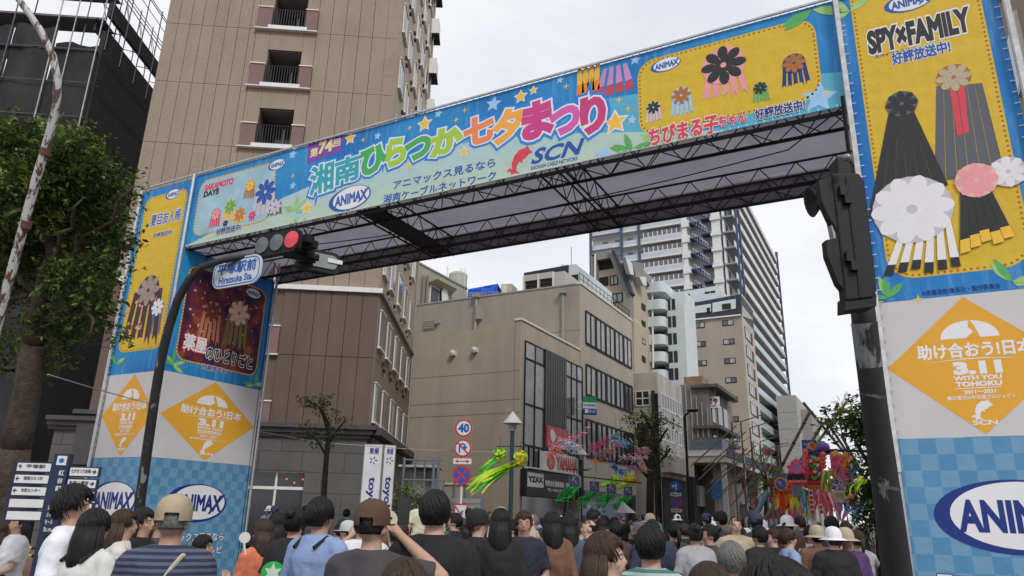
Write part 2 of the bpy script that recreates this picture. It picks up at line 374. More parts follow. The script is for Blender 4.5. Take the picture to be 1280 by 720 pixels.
def diamond(pl, a0, a1, name='diamond_sheet'):
    """white section with the orange diamond"""
    sheet(pl, a0, a1, ZB, ZD, M_WHITE, 'white_sheet')
    c = (a0+a1)/2; w_ = (a1-a0)*.5*.95; cz = (ZB+ZD)/2; h = (ZD-ZB)*.5*.97
    poly(pl, [(c-w_, cz), (c, cz-h), (c+w_, cz), (c, cz+h)], .006, M_ORANGE, arch, 'diamond_print')
    T = lambda s_, x0, x1, y0, y1, b=.03: text(pl, s_, c+x0*w_, c+x1*w_, cz+y0*h, cz+y1*h, M_PWHITE, arch, .010, b)
    o = [(c+.33*w_*math.cos(math.pi*i/16), cz+.38*h+.26*h*math.sin(math.pi*i/16)) for i in range(17)]; poly(pl, o, .009, M_PWHITE, arch, 'sun_print')
    poly(pl, [(c-.05*w_, cz+.37*h), (c+.05*w_, cz+.47*h), (c+.0*w_, cz+.55*h), (c+.02*w_, cz+.66*h), (c+.07*w_, cz+.56*h), (c+.12*w_, cz+.37*h)], .013, M_ORANGE, arch, 'sun_print')
    T('助け合おう!日本', -.62, .66, .10, .31, .035)
    poly(pl, [(c+(-.6+1.2*i/12)*w_, cz+(.035+.035*math.sin(math.pi*i/12))*h) for i in range(13)]+[(c+(.6-1.2*i/12)*w_, cz+(.033+.05*math.sin(math.pi*i/12))*h) for i in range(1, 12)], .009, M_PWHITE, arch, 'swoosh_print')
    T('3.11', -.22, .27, -.14, .02, .07); T('WITH YOU', -.25, .27, -.235, -.175, .045); T('TOHOKU', -.24, .26, -.325, -.26, .05)
    poly(pl, [(c-.25*w_, cz-.355*h), (c+.25*w_, cz-.355*h), (c+.25*w_, cz-.345*h), (c-.25*w_, cz-.345*h)], .009, M_PWHITE, arch, 'rule_print')
    T('2011〜2031', -.16, .18, -.43, -.38, .04); T('震災遺児20年支援プロジェクト', -.36, .38, -.51, -.455, .02)
    dolphin(pl, c, cz-.66*h, .26*w_, M_PWHITE, arch); T('SCN', -.12, .14, -.87, -.81, .03)
def base_sheet(pl, a0, a1, lx, txt=True):
    sheet(pl, a0, a1, .13, ZB-.004, M_CHK, 'checked_sheet', .0)
    oval_logo(pl, lx, 1.72, min((a1-a0)*.85, 1.6), arch)
    text(pl, 'アニマックス見るなら', lx-.85, lx+.85, .93, 1.1, M_PWHITE, arch, .014, .02, outs=[(.045, M_NAVY)])
    text(pl, '湘南ケーブルテレビ', lx-.85, lx+.85, .66, .83, M_PWHITE, arch, .014, .02, outs=[(.045, M_NAVY)])
def panel(pl, a0, a1, z0, z1, m, r=.22, step=.075):
    poly(pl, rrect(a0, a1, z0, z1, r), .004, m, arch, 'panel_print')
    edge = M_STAR if m is not M_YEL else None
    if edge:
        rr = rrect(a0-.03, a1+.03, z0-.03, z1+.03, r+.03); poly(pl, rr, .002, M_STAR, arch, 'panel_border')
    dots(pl, along(rrect(a0+.035, a1-.035, z0+.035, z1-.035, r-.03) if not edge else rrect(a0-.015, a1+.015, z0-.015, z1+.015, r), step), step*.26, .008, M_BROWN, arch)
# ---- left pillar
LW = -1.85
sheet(PF, LW, 0, ZD+.004, ZT-.05, M_BLUE, 'printed_sheet'); panel(PF, LW+.17, -.2, ZD+.5, ZT-.25, M_YEL)
diamond(PF, LW, -.0); base_sheet(PF, LW, -.0, -.95)
ID = 2.75
sheet(PI_, .02, ID, ZD+.004, ZBT-.0, M_BLUE, 'printed_sheet'); panel(PI_, .25, ID-.25, ZD+.32, ZBT-.35, M_SUNSET)
diamond(PI_, .02, ID); base_sheet(PI_, .02, ID, 1.35)
PLB = Plane((XL+LW, AY+ID), 180); sheet(Plane((XL, AY+ID), 180), .0, -LW, .13, ZT-.1, M_BACKSHEET, 'back_sheet', -.05)
sheet(Plane((XL+LW, AY+ID), -90), 0, ID, .13, ZT-.1, M_BACKSHEET, 'back_sheet', -.03)
# ---- main banner
BW = XR-XL
sheet(PF, .02, BW, ZBT, ZT, M_WAVE, 'main_banner')
def pb(x0, y0, x1, y1, pl=PF):
    """pixel box -> (a0,a1,z0,z1) through its centre"""
    cx, cy = (x0+x1)/2, (y0+y1)/2; a, z = pl.P(cx, cy); a0 = pl.P(x0, cy)[0]; a1 = pl.P(x1, cy)[0]; z1 = pl.P(cx, y0)[1]; z0 = pl.P(cx, y1)[1]; return a0, a1, z0, z1
# smaller panel left, dotted panel right
p0 = PF.P(253, 275)[0]; panel(PF, .22, 2.55, ZBT+.22, ZT-.2, mat('pale_blue_print', (.35, .55, .66), .6, .25, 1.5), .25)
a0 = PF.P(798, 130)[0]; a1 = PF.P(1022, 60)[0]; panel(PF, a0, a1, ZBT+.2, ZT-.16, M_YEL, .3)
# title
TIT = [('湘', 388, 202, 417, 244, '2aa6b8'), ('南', 419, 193, 450, 231, '2aa6b8'), ('ひ', 452, 181, 482, 219, '45b060'), ('ら', 483, 170, 507, 209, 'a4cf4a'), ('つ', 508, 170, 538, 201, '45b060'), ('か', 539, 157, 577, 194, 'a4cf4a'),
       ('七', 581, 143, 616, 182, 'f08a5a'), ('夕', 618, 134, 655, 179, 'f5ae4c'), ('ま', 654, 125, 689, 174, 'd0408a'), ('つ', 689, 132, 724, 169, 'd860b0'), ('り', 727, 118, 756, 168, 'c84080')]
M_TBL = mat('title_blue', (.02, .24, .74), .6)
for ch, x0, y0, x1, y1, c in TIT:
    b = pb(x0+1, y0+4, x1-1, y1-4); text(PF, ch, *b, mat('title_'+c, c, .6, .03), arch, .012, .065 if ch not in '湘南' else .035, outs=[(.045, M_PWHITE), (.11, M_TBL)], rot=4, name='title_character')
b = pb(386, 172, 430, 199); poly(PF, [(b[0], b[2]), (b[1]-.05, b[2]+.12), (b[1], b[3]), (b[0]-.02, b[3]-.02)], .007, mat('purple_print', (.22, .06, .42), .6), arch, 'number_patch')
a_, z_ = (b[0]+b[1])/2, (b[2]+b[3])/2; M_CREAMT = mat('cream_print', (.85, .75, .35), .6)
text(PF, '第', a_-.42, a_-.22, z_-.12, z_+.08, M_CREAMT, arch, .012, .03); text(PF, '74', a_-.19, a_+.16, z_-.08, z_+.17, M_CREAMT, arch, .012, .05); text(PF, '回', a_+.2, a_+.37, z_-.02, z_+.15, M_CREAMT, arch, .012, .03)
a_, z_ = PF.P(437, 248); oval_logo(PF, a_, z_, 1.05, arch, 3)
text(PF, 'アニマックス見るなら', *[PF.P(492, 232)[0], PF.P(619, 205)[0], PF.P(555, 217.5)[1]-.085, PF.P(555, 217.5)[1]+.085], M_BLUET, arch, .008, .02)
text(PF, '湘南ケーブルネットワーク', *[PF.P(480, 245)[0], PF.P(620, 215)[0], PF.P(555, 233)[1]-.09, PF.P(555, 233)[1]+.09], M_BLUET, arch, .008, .02)
a_, z_ = PF.P(680, 199); dolphin_logo(PF, a_-.02, z_, 1.4, M_RED, M_BLUET, arch)
# panel prints: the titles are kept, the drawn figures become plain festival ornaments
def kusu(pl, cx, cz, r, m, m2, d, n=8):
    poly(pl, ell(cx, cz, r, r, 24), d, m2, arch, 'ornament_print')
    for k in range(n): t = 2*math.pi*k/n; poly(pl, ell(cx+r*.68*math.cos(t), cz+r*.68*math.sin(t), r*.36, r*.24, 12, math.degrees(t)), d+.003+.001*(k % 2), m, arch, 'ornament_print')
    for k in range(6): t = 2*math.pi*k/6+.3; poly(pl, ell(cx+r*.3*math.cos(t), cz+r*.3*math.sin(t), r*.26, r*.17, 12, math.degrees(t)), d+.006+.001*(k % 2), m, arch, 'ornament_print')
    poly(pl, ell(cx, cz, r*.14, r*.14, 12), d+.009, m2, arch, 'ornament_print')
def tails(pl, p0, p1, q0, q1, n, m, d, m2=None, tip=.12, gap=.12):
    """n paper streamers between pixel edges p0-p1 (top) and q0-q1 (bottom)"""
    P0, P1, Q0, Q1 = [Vector(pl.P(*p)) for p in (p0, p1, q0, q1)]
    for k in range(n):
        u0, u1 = (k+gap/2)/n, (k+1-gap/2)/n; a, b = P0.lerp(P1, u0), P0.lerp(P1, u1); c, e = Q0.lerp(Q1, u1), Q0.lerp(Q1, u0); sh = .04*((k*7) % 3); c = c.lerp(b, sh); e = e.lerp(a, sh)
        poly(pl, [tuple(a), tuple(b), tuple(c), tuple(e)], d+.0015*(k % 2), m, arch, 'streamer_print')
        if m2: poly(pl, [tuple(e.lerp(a, tip)), tuple(c.lerp(b, tip)), tuple(c), tuple(e)], d+.004+.0015*(k % 2), m2, arch, 'streamer_print')
def streamer(pl, cx, z, r, w_, h, m, m2, rr, kb=True):
    for k in range(5):
        x = cx+(k-2)*w_/5; dx = (k-2)*w_*.06; poly(pl, [(x-w_*.085, z), (x+w_*.085, z), (x+w_*.08+dx, z-h*rr.uniform(.8, 1)), (x+dx*.8, z-h*.8), (x-w_*.09+dx, z-h*rr.uniform(.82, 1))], .011+.003*k, m2, arch, 'ornament_print')
    kusu(pl, cx, z, r, m, m2, .026)
rr = random.Random(4); skin = mat('peach_print', (.8, .5, .4), .6)
a_, z_ = PF.P(905, 90); streamer(PF, a_, z_+.12, .33, .55, .62, M_BLACKP, M_PINK, rr)
for x, y, r_, mm, m2 in ((852, 125, .15, M_BROWN, M_PSTAR), (817, 140, .11, M_BLACKP, M_LILAC), (951, 116, .1, M_BLACKP, M_LEAF), (993, 85, .16, M_BROWN, M_NAVY)):
    a_, z_ = PF.P(x, y); streamer(PF, a_, z_+.08, r_, r_*2, r_*2.6, mm, m2, rr)
RT_ = [PF.P(1010, 145)]
b0 = PF.P(822, 172); b1 = PF.P(932, 145); zt = (b0[1]+b1[1])/2
text(PF, 'ちびまる子', PF.P(812, 170)[0], PF.P(897, 150)[0], zt-.15, zt+.15, M_RED, arch, .04, .045, outs=[(.04, M_PWHITE)], name='lettering'); text(PF, 'ちゃん', PF.P(899, 150)[0], PF.P(933, 145)[0], zt-.08, zt+.1, M_RED, arch, .04, .045, outs=[(.04, M_PWHITE)])
text(PF, '好評放送中!', PF.P(944, 140)[0], PF.P(1006, 130)[0], PF.P(975, 137)[1]-.09, PF.P(975, 137)[1]+.08, M_NAVY, arch, .04, .035, outs=[(.05, M_PWHITE)])
a_, z_ = PF.P(832, 81); oval_logo(PF, a_, z_, .5, arch, 2)
# left banner panel
text(PF, 'SAKAMOTO', .38, 1.28, 8.5, 8.64, M_RED, arch, .012, .06); text(PF, 'DAYS', .38, .85, 8.34, 8.47, M_BLACKP, arch, .012, .06)
a_, z_ = PF.P(346, 206); oval_logo(PF, a_, z_, .5, arch, 2)
for k, (x, y, r_, m1, m2) in enumerate(((332, 240, .36, M_BLUET, M_LILAC), (344, 262, .22, M_LILAC, M_GREYP), (313, 232, .17, M_STAR, M_BROWN), (300, 268, .2, mat('rust_print', (.5, .2, .1), .6), M_STAR), (288, 258, .21, M_LEAF, M_STAR), (270, 268, .18, M_PINK, M_RED), (315, 272, .14, M_RED, M_PSTAR), (282, 280, .1, M_BLACKP, M_PSTAR))):
    a_, z_ = PF.P(x, y); z_ = max(z_, ZBT+.25+r_); streamer(PF, a_, z_, r_*.8, r_*1.6, min(r_*2, z_-ZBT-.26), m1, m2, rr)
text(PF, '好評放送中!', 1.0, 1.75, ZBT+.12, ZBT+.26, M_NAVY, arch, .03, .035, outs=[(.05, M_PWHITE)])
# left pillar yellow panel
a_, z_ = PF.P(216, 243); oval_logo(PF, a_, z_, .5, arch, 2)
text(PF, '夏目友人帳', a_-.62, a_+.42, PF.P(207, 272)[1]-.15, PF.P(207, 272)[1]+.15, M_BLUET, arch, .01, .02, outs=[(.05, M_PWHITE)]); text(PF, '好評放送中!', a_-.42, a_+.22, PF.P(205, 292)[1]-.06, PF.P(205, 292)[1]+.06, M_NAVY, arch, .01, .03, outs=[(.05, M_PWHITE)])
streamer(PF, -.98, 6.3, .36, 1.0, 1.35, mat('taupe_print', (.38, .28, .24), .6), mat('plum_print', (.06, .02, .035), .6), rr); streamer(PF, -.55, 5.85, .2, .36, .7, M_PWHITE, mat('slate_blue_print', (.12, .14, .32), .6), rr)
for k in range(16): poly(PF, star(-1.5+rr.random()*.5, 5.4+rr.random()*1.0, .05, .6), .024, M_PINK, arch, 'petal_print')
# inner face panel
for k in range(90): poly(PI_, ell(.4+rr.random()*1.95, ZD+.5+rr.random()*1.8, rr.uniform(.015, .05), rr.uniform(.01, .025), 6, rr.uniform(0, 90)), .011, rr.choice([M_PINK, M_LILAC, M_RED]), arch, 'petal_print')
streamer(PI_, 1.75, 6.1, .3, .6, 1.0, skin, mat('olive_print', (.2, .18, .05), .6), rr); streamer(PI_, 1.0, 5.95, .24, .5, .8, mat('maroon_print', (.16, .03, .03), .6), mat('rust_print', (.5, .2, .1)), rr)
text(PI_, '薬屋', .38, .98, 4.95, 5.3, M_PWHITE, arch, .02, .03, outs=[(.05, M_RED)]); text(PI_, 'のひとりごと', 1.0, 2.35, 4.85, 5.15, M_BLACKP, arch, .02, .03, outs=[(.05, M_PWHITE)])
text(PI_, '好評放送中!', .95, 1.65, 4.6, 4.72, M_NAVY, arch, .02, .03, outs=[(.05, M_PWHITE)]); oval_logo(PI_, 2.1, 6.7, .5, arch)
# ---- right pillar
RS = BW+.02; RE = BW+PW
sheet(PF, RS, RE, ZD-.1+.004, ZT+.5, M_BLUE, 'printed_sheet'); panel(PF, RS+.2, RE-.18, ZD+.18, ZT+.3, M_YEL, .32, .07)
_zd = ZD; ZD = ZD-.1; diamond(PF, RS, RE); ZD = _zd; base_sheet(PF, RS, RE, RS+1.12)
T2 = lambda s_, x0, y0, x1, y1, m, b, o=(), d=.01: text(PF, s_, *(lambda q: q)(pb(x0, y0, x1, y1)), m, arch, d, b, outs=o, rot=0)
c0 = PF.P(1087, 62); c1 = PF.P(1208, 12); zc = PF.P(1148, 39)[1]
text(PF, 'SPY×FAMILY', c0[0], c1[0], zc-.17, zc+.17, M_BLACKP, arch, .012, .06, outs=[(.05, M_PWHITE)]); text(PF, 'スパイファミリー', c0[0]+.05, c0[0]+.55, zc-.27, zc-.22, M_NAVY, arch, .012, .02)
zc = PF.P(1151, 66)[1]; text(PF, '好評放送中!', PF.P(1115, 72)[0], PF.P(1188, 62)[0], zc-.09, zc+.09, M_BLUET, arch, .012, .04, outs=[(.05, M_PWHITE)])
a_, z_ = PF.P(1135, 3); oval_logo(PF, a_, z_, .6, arch)
def pp(pts, m, d=.012, pl=PF): poly(pl, [pl.P(*p) for p in pts], d, m, arch, 'ornament_print')
def pe(x, y, rx, rz, m, d, rot=0, pl=PF): a, z = pl.P(x, y); poly(pl, ell(a, z, rx, rz, 26, rot), d, m, arch, 'ornament_print')
# plain paper-ball-and-streamer ornaments in the colours of the drawn figures
M_SAND = mat('sand_print', (.5, .42, .3), .6)
tails(PF, (1170, 108), (1228, 104), (1168, 232), (1258, 222), 6, M_GREYP, .012, gap=.06); tails(PF, (1186, 108), (1206, 106), (1196, 170), (1212, 168), 2, M_RED, .018); kusu(PF, *PF.P(1192, 97), .2, M_SAND, M_BROWN, .022)
tails(PF, (1112, 135), (1140, 134), (1085, 272), (1190, 240), 6, M_BLACKP, .03, gap=.05); kusu(PF, *PF.P(1127, 130), .19, M_BLACKP, M_GREYP, .036)
tails(PF, (1128, 280), (1190, 276), (1102, 345), (1205, 338), 6, M_PWHITE, .048, M_BLACKP, .2, .3); kusu(PF, *PF.P(1140, 262), .46, M_PWHITE, M_LILAC, .054, 10); kusu(PF, *PF.P(1260, 215), .2, M_PWHITE, M_LILAC, .054)
tails(PF, (1200, 235), (1236, 232), (1200, 318), (1270, 298), 5, M_BLACKP, .066, M_STAR, .2, .05); kusu(PF, *PF.P(1220, 226), .23, M_PINK, skin, .074)
text(PF, '©遠藤達哉/集英社・製作委員会', PF.P(1152, 364)[0], PF.P(1250, 356)[0], PF.P(1200, 362)[1]-.035, PF.P(1200, 362)[1]+.035, M_NAVY, arch, .01, .01)
# stars and leaves over the blue
for x, y, r_, mm in ((367, 262, 0, 0),): pass
for x, y, r_ in ((438, 173, .13), (531, 155, .15), (384, 260, .14), (651, 121, .12), (667, 113, .08), (769, 153, .2), (580, 190, .1), (512, 207, .07)): a_, z_ = PF.P(x, y); poly(PF, star(a_, z_, r_*1.25, .5), .010, M_PWHITE, arch, 'star_print'); poly(PF, star(a_, z_, r_, .45), .014, M_STAR, arch, 'star_print')
for x, y, r_ in ((366, 193, .13), (472, 170, .1), (617, 130, .17), (548, 142, .1), (755, 195, .2), (700, 100, .08), (1024, 122, .26), (790, 150, .1), (366, 232, .1), (372, 268, .12), (794, 75, .1), (1050, 40, .08)): a_, z_ = PF.P(x, y); sp_ = star(a_, z_, r_, .45, rot=10); sp_ = clip(sp_, .03, BW-.03, ZBT+.02, ZT-.03) if a_ < BW-.1 else sp_; poly(PF, sp_, .008, M_PSTAR, arch, 'star_print')
for x, y in ((454, 175), (512, 160), (581, 138), (708, 108), (774, 125), (785, 136), (1033, 115), (570, 150), (592, 147), (366, 220), (1148, 374)): a_, z_ = PF.P(x, y); poly(PF, star(a_, z_, .07, .25, 4), .009, M_STAR, arch, 'star_print')
BXM = (.03, BW-.02, ZBT+.02, ZT-.03); BXL = (LW+.02, -.02, ZD+.02, ZT-.08); BXR = (RS+.02, RE-.02, ZD-.06, ZT+.4); BXI = (.04, ID-.03, ZD+.02, ZBT-.05)
for x, y, s_, k, bx_ in ((368, 262, .35, 1, BXM), (372, 285, .3, 2, BXM), (262, 212, .35, 3, BXM), (790, 190, .4, 5, BXM), (1015, 12, .6, 8, BXM), (815, 178, .35, 9, BXM), (1110, 372, .35, 11, BXR), (1265, 352, .35, 12, BXR), (145, 455, .35, 13, BXL), (1062, 15, .45, 14, BXR), (236, 222, .3, 15, BXL)): a_, z_ = PF.P(x, y); leaves(PF, a_, z_, s_, arch, k, M_LEAF2 if k in (1, 2, 3, 14) else None, bx_)
for s_, z_, k in ((.2, ZD+.15, 21), (2.5, ZD+.1, 22)): leaves(PI_, s_, z_, .35, arch, k, None, BXI)
for x, y, m_, m2 in ((735, 97, 'f0b840', 'e89020'), (768, 98, 'c890c8', 'c84860')):
    a_, z_ = PF.P(x, y)
    for k in range(4):
        xx = a_+(k-1.5)*.115; wv = (k-1.5)*(.05 if x > 750 else -.02)
        poly(PF, [(xx-.05+.03, z_+.22), (xx+.05, z_+.24), (xx+.06+wv, z_-.1), (xx-.06+wv, z_-.12)], .009, mat('stream_'+m_, m_), arch, 'streamer_print'); poly(PF, [(xx-.06+wv, z_-.115), (xx+.06+wv, z_-.095), (xx+.07+wv, z_-.27), (xx-.07+wv, z_-.3)], .009, mat('stream_'+m2, m2), arch, 'streamer_print')
# ---- steelwork: posts, chords, braces
for x in (XL+LW, XL, XR+.03, XR+PW+.06):
    for y in (AY, AY+ID):
        strut('scaffold_post', (x, y-.05 if y == AY else y+.07, .12), (x, y-.05 if y == AY else y+.07, ZT+(.7 if x > -2 else .02)), .035, M_ALU, arch, 'cyl12')
for x in (XR+.03, XR+PW+.06):
    mb = MB(); mb.box((x-.02, AY-.12, 2.2), (x+.04, AY-.06, 9.5)); mb.build('lashing_rail', mat('pale_tape', (.62, .62, .62), .6, .3, 8), arch)
strut('scaffold_rail', (XL+LW, AY-.03, ZT+.03), (XR+PW, AY-.03, ZT+.03), .025, M_ALU, arch)
# lashing ties along the sheets
mb = MB()
for k in range(110):
    x = XL+.1+k*(BW-.1)/110
    for z in (ZT-.0, ZBT+.0): mb.box((x, AY-.035, z-.015), (x+.012, AY-.022, z+.022))
for k in range(42):
    z = 2.7+k*.16
    for x in (XL+LW+.04, XL-.05, XR+.09, XR+PW-.03): mb.box((x-.03, AY-.035, z), (x+.03, AY-.024, z+.01))
mb.build('lashing_ties', mat('tie_white', (.7, .7, .7), .6), arch)['kind'] = 'stuff'
def girder(p0, p1, h, n, vert=True, w_=0.0):
    """lattice girder from p0 to p1 with chords and individual braces"""
    p0, p1 = Vector(p0), Vector(p1); up = Vector((0, 0, h)) if vert else Vector((0, h, 0))
    gt = bpy.data.objects.new('girder', None); COL.objects.link(gt); gt.parent = arch; gt.matrix_basis = wm(arch).inverted(); WM[gt.name] = Matrix.Identity(4)
    for o in (Vector((0, 0, 0)), up): strut('chord', p0+o, p1+o, .021, M_TRUSS, gt)
    for i in range(n):
        a = p0.lerp(p1, i/n); b = p0.lerp(p1, (i+1)/n)
        if i % 2: strut('brace', a+up, b, .010, M_TRUSS, gt)
        else: strut('brace', a, b+up, .010, M_TRUSS, gt)
girder((XL, AY+.12, ZBT-.02), (XR, AY+.12, ZBT-.02), .42, 44)
girder((XL, AY+.62, ZBT-.02), (XR, AY+.62, ZBT-.02), .42, 44)
girder((XL, BY-.05, ZBT-.02), (XR, BY-.05, ZBT-.02), .42, 44)
girder((XL, BY-.6, ZBT-.02), (XR, BY-.6, ZBT-.02), .42, 44)
girder((XL, AY+.14, ZBT-.04), (XR, AY+.14, ZBT-.04), .48, 40, False)
girder((XL, BY-.56, ZBT-.04), (XR, BY-.56, ZBT-.04), .5, 40, False)
for x in (-11.9, -8.9, -8.4, -4.9, -4.45):
    girder((x, AY+.1, ZBT-.03), (x, BY, ZBT-.03), .42, 10); 
M_NET = mat('dark_net', (.035, .033, .038), .9, .3, 8)
for x in (-8.65,): mb = MB(); mb.box((x-.24, AY+.15, ZBT+.02), (x+.24, BY-.1, ZBT+.05)); mb.build('net_strip', M_NET, arch)
mb = MB(); nx, ny = 40, 8; vs = []
rr = random.Random(2)
for i in range(nx+1):
    for j in range(ny+1): vs.append((XL+BW*i/nx, AY+.05+(BY-AY-.1)*j/ny, ZBT+.5+.035*math.sin(i*1.9)*math.sin(math.pi*j/ny)+rr.uniform(-.01, .01)-.05*math.sin(math.pi*j/ny)))
fs = [(i*(ny+1)+j, (i+1)*(ny+1)+j, (i+1)*(ny+1)+j+1, i*(ny+1)+j+1) for i in range(nx) for j in range(ny)]
mb.add(vs, fs); mb.build('ceiling_sheet', M_BACKSHEET, arch, True)
mb = MB(); mb.box((XL, BY-.02, ZBT+.0), (XR+.3, BY+.02, ZT-.1)); mb.build('rear_banner', mat('rear_banner_cloth', (.30, .28, .32), .8, .2, 1.2, .2), arch)
mb = MB(); mb.box((XL, AY+.03, ZBT+.05), (XR, AY+.05, ZT-.02)); mb.build('banner_lining', M_BACKSHEET, arch)
cv = [(XL+.2, BY-.8, ZBT+.36)]+[(XL+BW*t, AY+1.5+.5*math.sin(3*t), ZBT+.36-.1*math.sin(math.pi*t)) for t in [i/14 for i in range(1, 14)]]+[(XR, AY+.6, ZBT+.36)]
mb = MB(); mb.tube(cv, .012, 5); mb.build('cable', M_TRUSS, arch)
# ================= buildings =================
M_GLASS = mat('window_glass', (.10, .115, .13), .12, .35, .8, spec=.9)
M_DGLASS = mat('dark_glass', (.02, .022, .026), .12, .5, .6, spec=.8)
M_CURT = mat('curtain_behind_glass', (.42, .43, .44), .35, .3, 2.2, streak=.3)
M_WFRAME = mat('white_frame', (.72, .72, .70), .5, .08, 6)
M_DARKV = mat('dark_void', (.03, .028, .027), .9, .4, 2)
M_BFRAME = mat('black_frame', (.014, .014, .014), .6, spec=.25)
M_RAILB = mat('black_railing', (.015, .015, .017), .5)
def tilemat(name, c, c2, sx, sy, az, mortar=.012, var=.1, streak=.12):
    """small facing tiles, laid out along the wall direction"""
    m = mat(name, c, .7, var, .5, streak=streak); n = m.node_tree.nodes; l = m.node_tree.links; b = n['Principled BSDF']
    g = n.new('ShaderNodeNewGeometry'); d = n.new('ShaderNodeVectorMath'); d.operation = 'DOT_PRODUCT'; d.inputs[1].default_value = (math.cos(R(az)), math.sin(R(az)), 0); l.new(g.outputs['Position'], d.inputs[0])
    sp = n.new('ShaderNodeSeparateXYZ'); l.new(g.outputs['Position'], sp.inputs[0]); cb = n.new('ShaderNodeCombineXYZ'); l.new(d.outputs['Value'], cb.inputs[0]); l.new(sp.outputs[2], cb.inputs[1])
    br = n.new('ShaderNodeTexBrick'); br.inputs['Scale'].default_value = 1; br.inputs['Brick Width'].default_value = sx; br.inputs['Row Height'].default_value = sy; br.inputs['Mortar Size'].default_value = mortar; br.inputs['Bias'].default_value = 0
    br.inputs['Color1'].default_value = (1, 1, 1, 1); br.inputs['Color2'].default_value = (.93, .93, .93, 1); br.inputs['Mortar'].default_value = (*c2, 1); l.new(cb.outputs[0], br.inputs['Vector'])
    src = b.inputs['Base Color'].links[0].from_socket; mx_ = n.new('ShaderNodeMixRGB'); mx_.blend_type = 'MULTIPLY'; mx_.inputs[0].default_value = 1; l.new(src, mx_.inputs[1]); l.new(br.outputs[0], mx_.inputs[2]); l.new(mx_.outputs[0], b.inputs['Base Color'])
    bp = n.new('ShaderNodeBump'); bp.inputs['Strength'].default_value = .3; bp.inputs['Distance'].default_value = .01; bp.invert = True; l.new(br.outputs['Fac'], bp.inputs['Height']); l.new(bp.outputs[0], b.inputs['Normal'])
    return m
def wallpoly(parent, corners, z0, z1, m, name='wall'):
    """closed box-like shell from plan corners (ccw)"""
    mb = MB(); mb.prism(corners, z0, z1); return mb.build(name, m, parent)
# ---------- hotel ----------
HC = (-18.21, 22.57); HF = Plane(HC, 32.5); HS = Plane(HC, 119)
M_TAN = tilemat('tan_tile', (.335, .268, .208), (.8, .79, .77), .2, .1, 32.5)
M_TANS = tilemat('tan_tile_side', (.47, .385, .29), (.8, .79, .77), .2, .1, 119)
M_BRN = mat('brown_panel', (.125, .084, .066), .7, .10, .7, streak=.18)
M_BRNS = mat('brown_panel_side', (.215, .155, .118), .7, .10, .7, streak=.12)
M_JOINT = mat('dark_joint', (.05, .04, .035), .9)
M_STONE = tilemat('dark_stone', (.11, .105, .105), (.35, .35, .35), 1.6, .75, 32.5, .014, .3, .2)
M_MAUVE = mat('mauve_panel', (.20, .12, .115), .7, .08, 1)
M_SLATE = mat('slate_cornice', (.06, .058, .062), .6, .2, 2)
hotel = thing('hotel', 'tall tan and brown tiled hotel tower with recessed balconies behind the arch', 'hotel', (HC[0], HC[1], 0))
S0, S1, DD, ZTOP = -10.5, 12.3, 12.3, 37.0
a = HF.W(S0, 0, -.14); b = HF.W(0, 0, -.14)
co = [(a.x, a.y), (b.x, b.y)]; p = HS.W(S1, 0, -.14); co.append((p.x, p.y)); q = a+(p-b); co.append((q.x, q.y))
# shell set back, recess holes come from building the front out of strips
OP0, OP1, PA0, PA1 = -5.85, -4.35, -6.5, -3.8
REC = 1.5
fl = [4.5+3.0*k for k in range(11)]
LEDGE = 10.3
def hbox(s0, s1, z0, z1, d0, d1, m, name='wall_strip', par=None): return HF.bx(name, s0, s1, z0, z1, d0, d1, m, par or hotel)
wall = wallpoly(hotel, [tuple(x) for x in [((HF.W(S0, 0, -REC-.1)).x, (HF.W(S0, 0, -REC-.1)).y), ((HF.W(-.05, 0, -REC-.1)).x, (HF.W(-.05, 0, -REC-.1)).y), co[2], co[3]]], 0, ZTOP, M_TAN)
core = MB()
for s0, s1 in ((S0, OP0), (OP1, -.02)): HF.ab(core, s0, s1, 4.4, ZTOP, -REC-.12, -.06)
for k, z in enumerate(fl): HF.ab(core, OP0-.01, OP1+.01, z+1.95, z+3.0 if k < 10 else ZTOP, -REC-.12, -.06)
core.build('wall_core', M_JOINT, hotel)
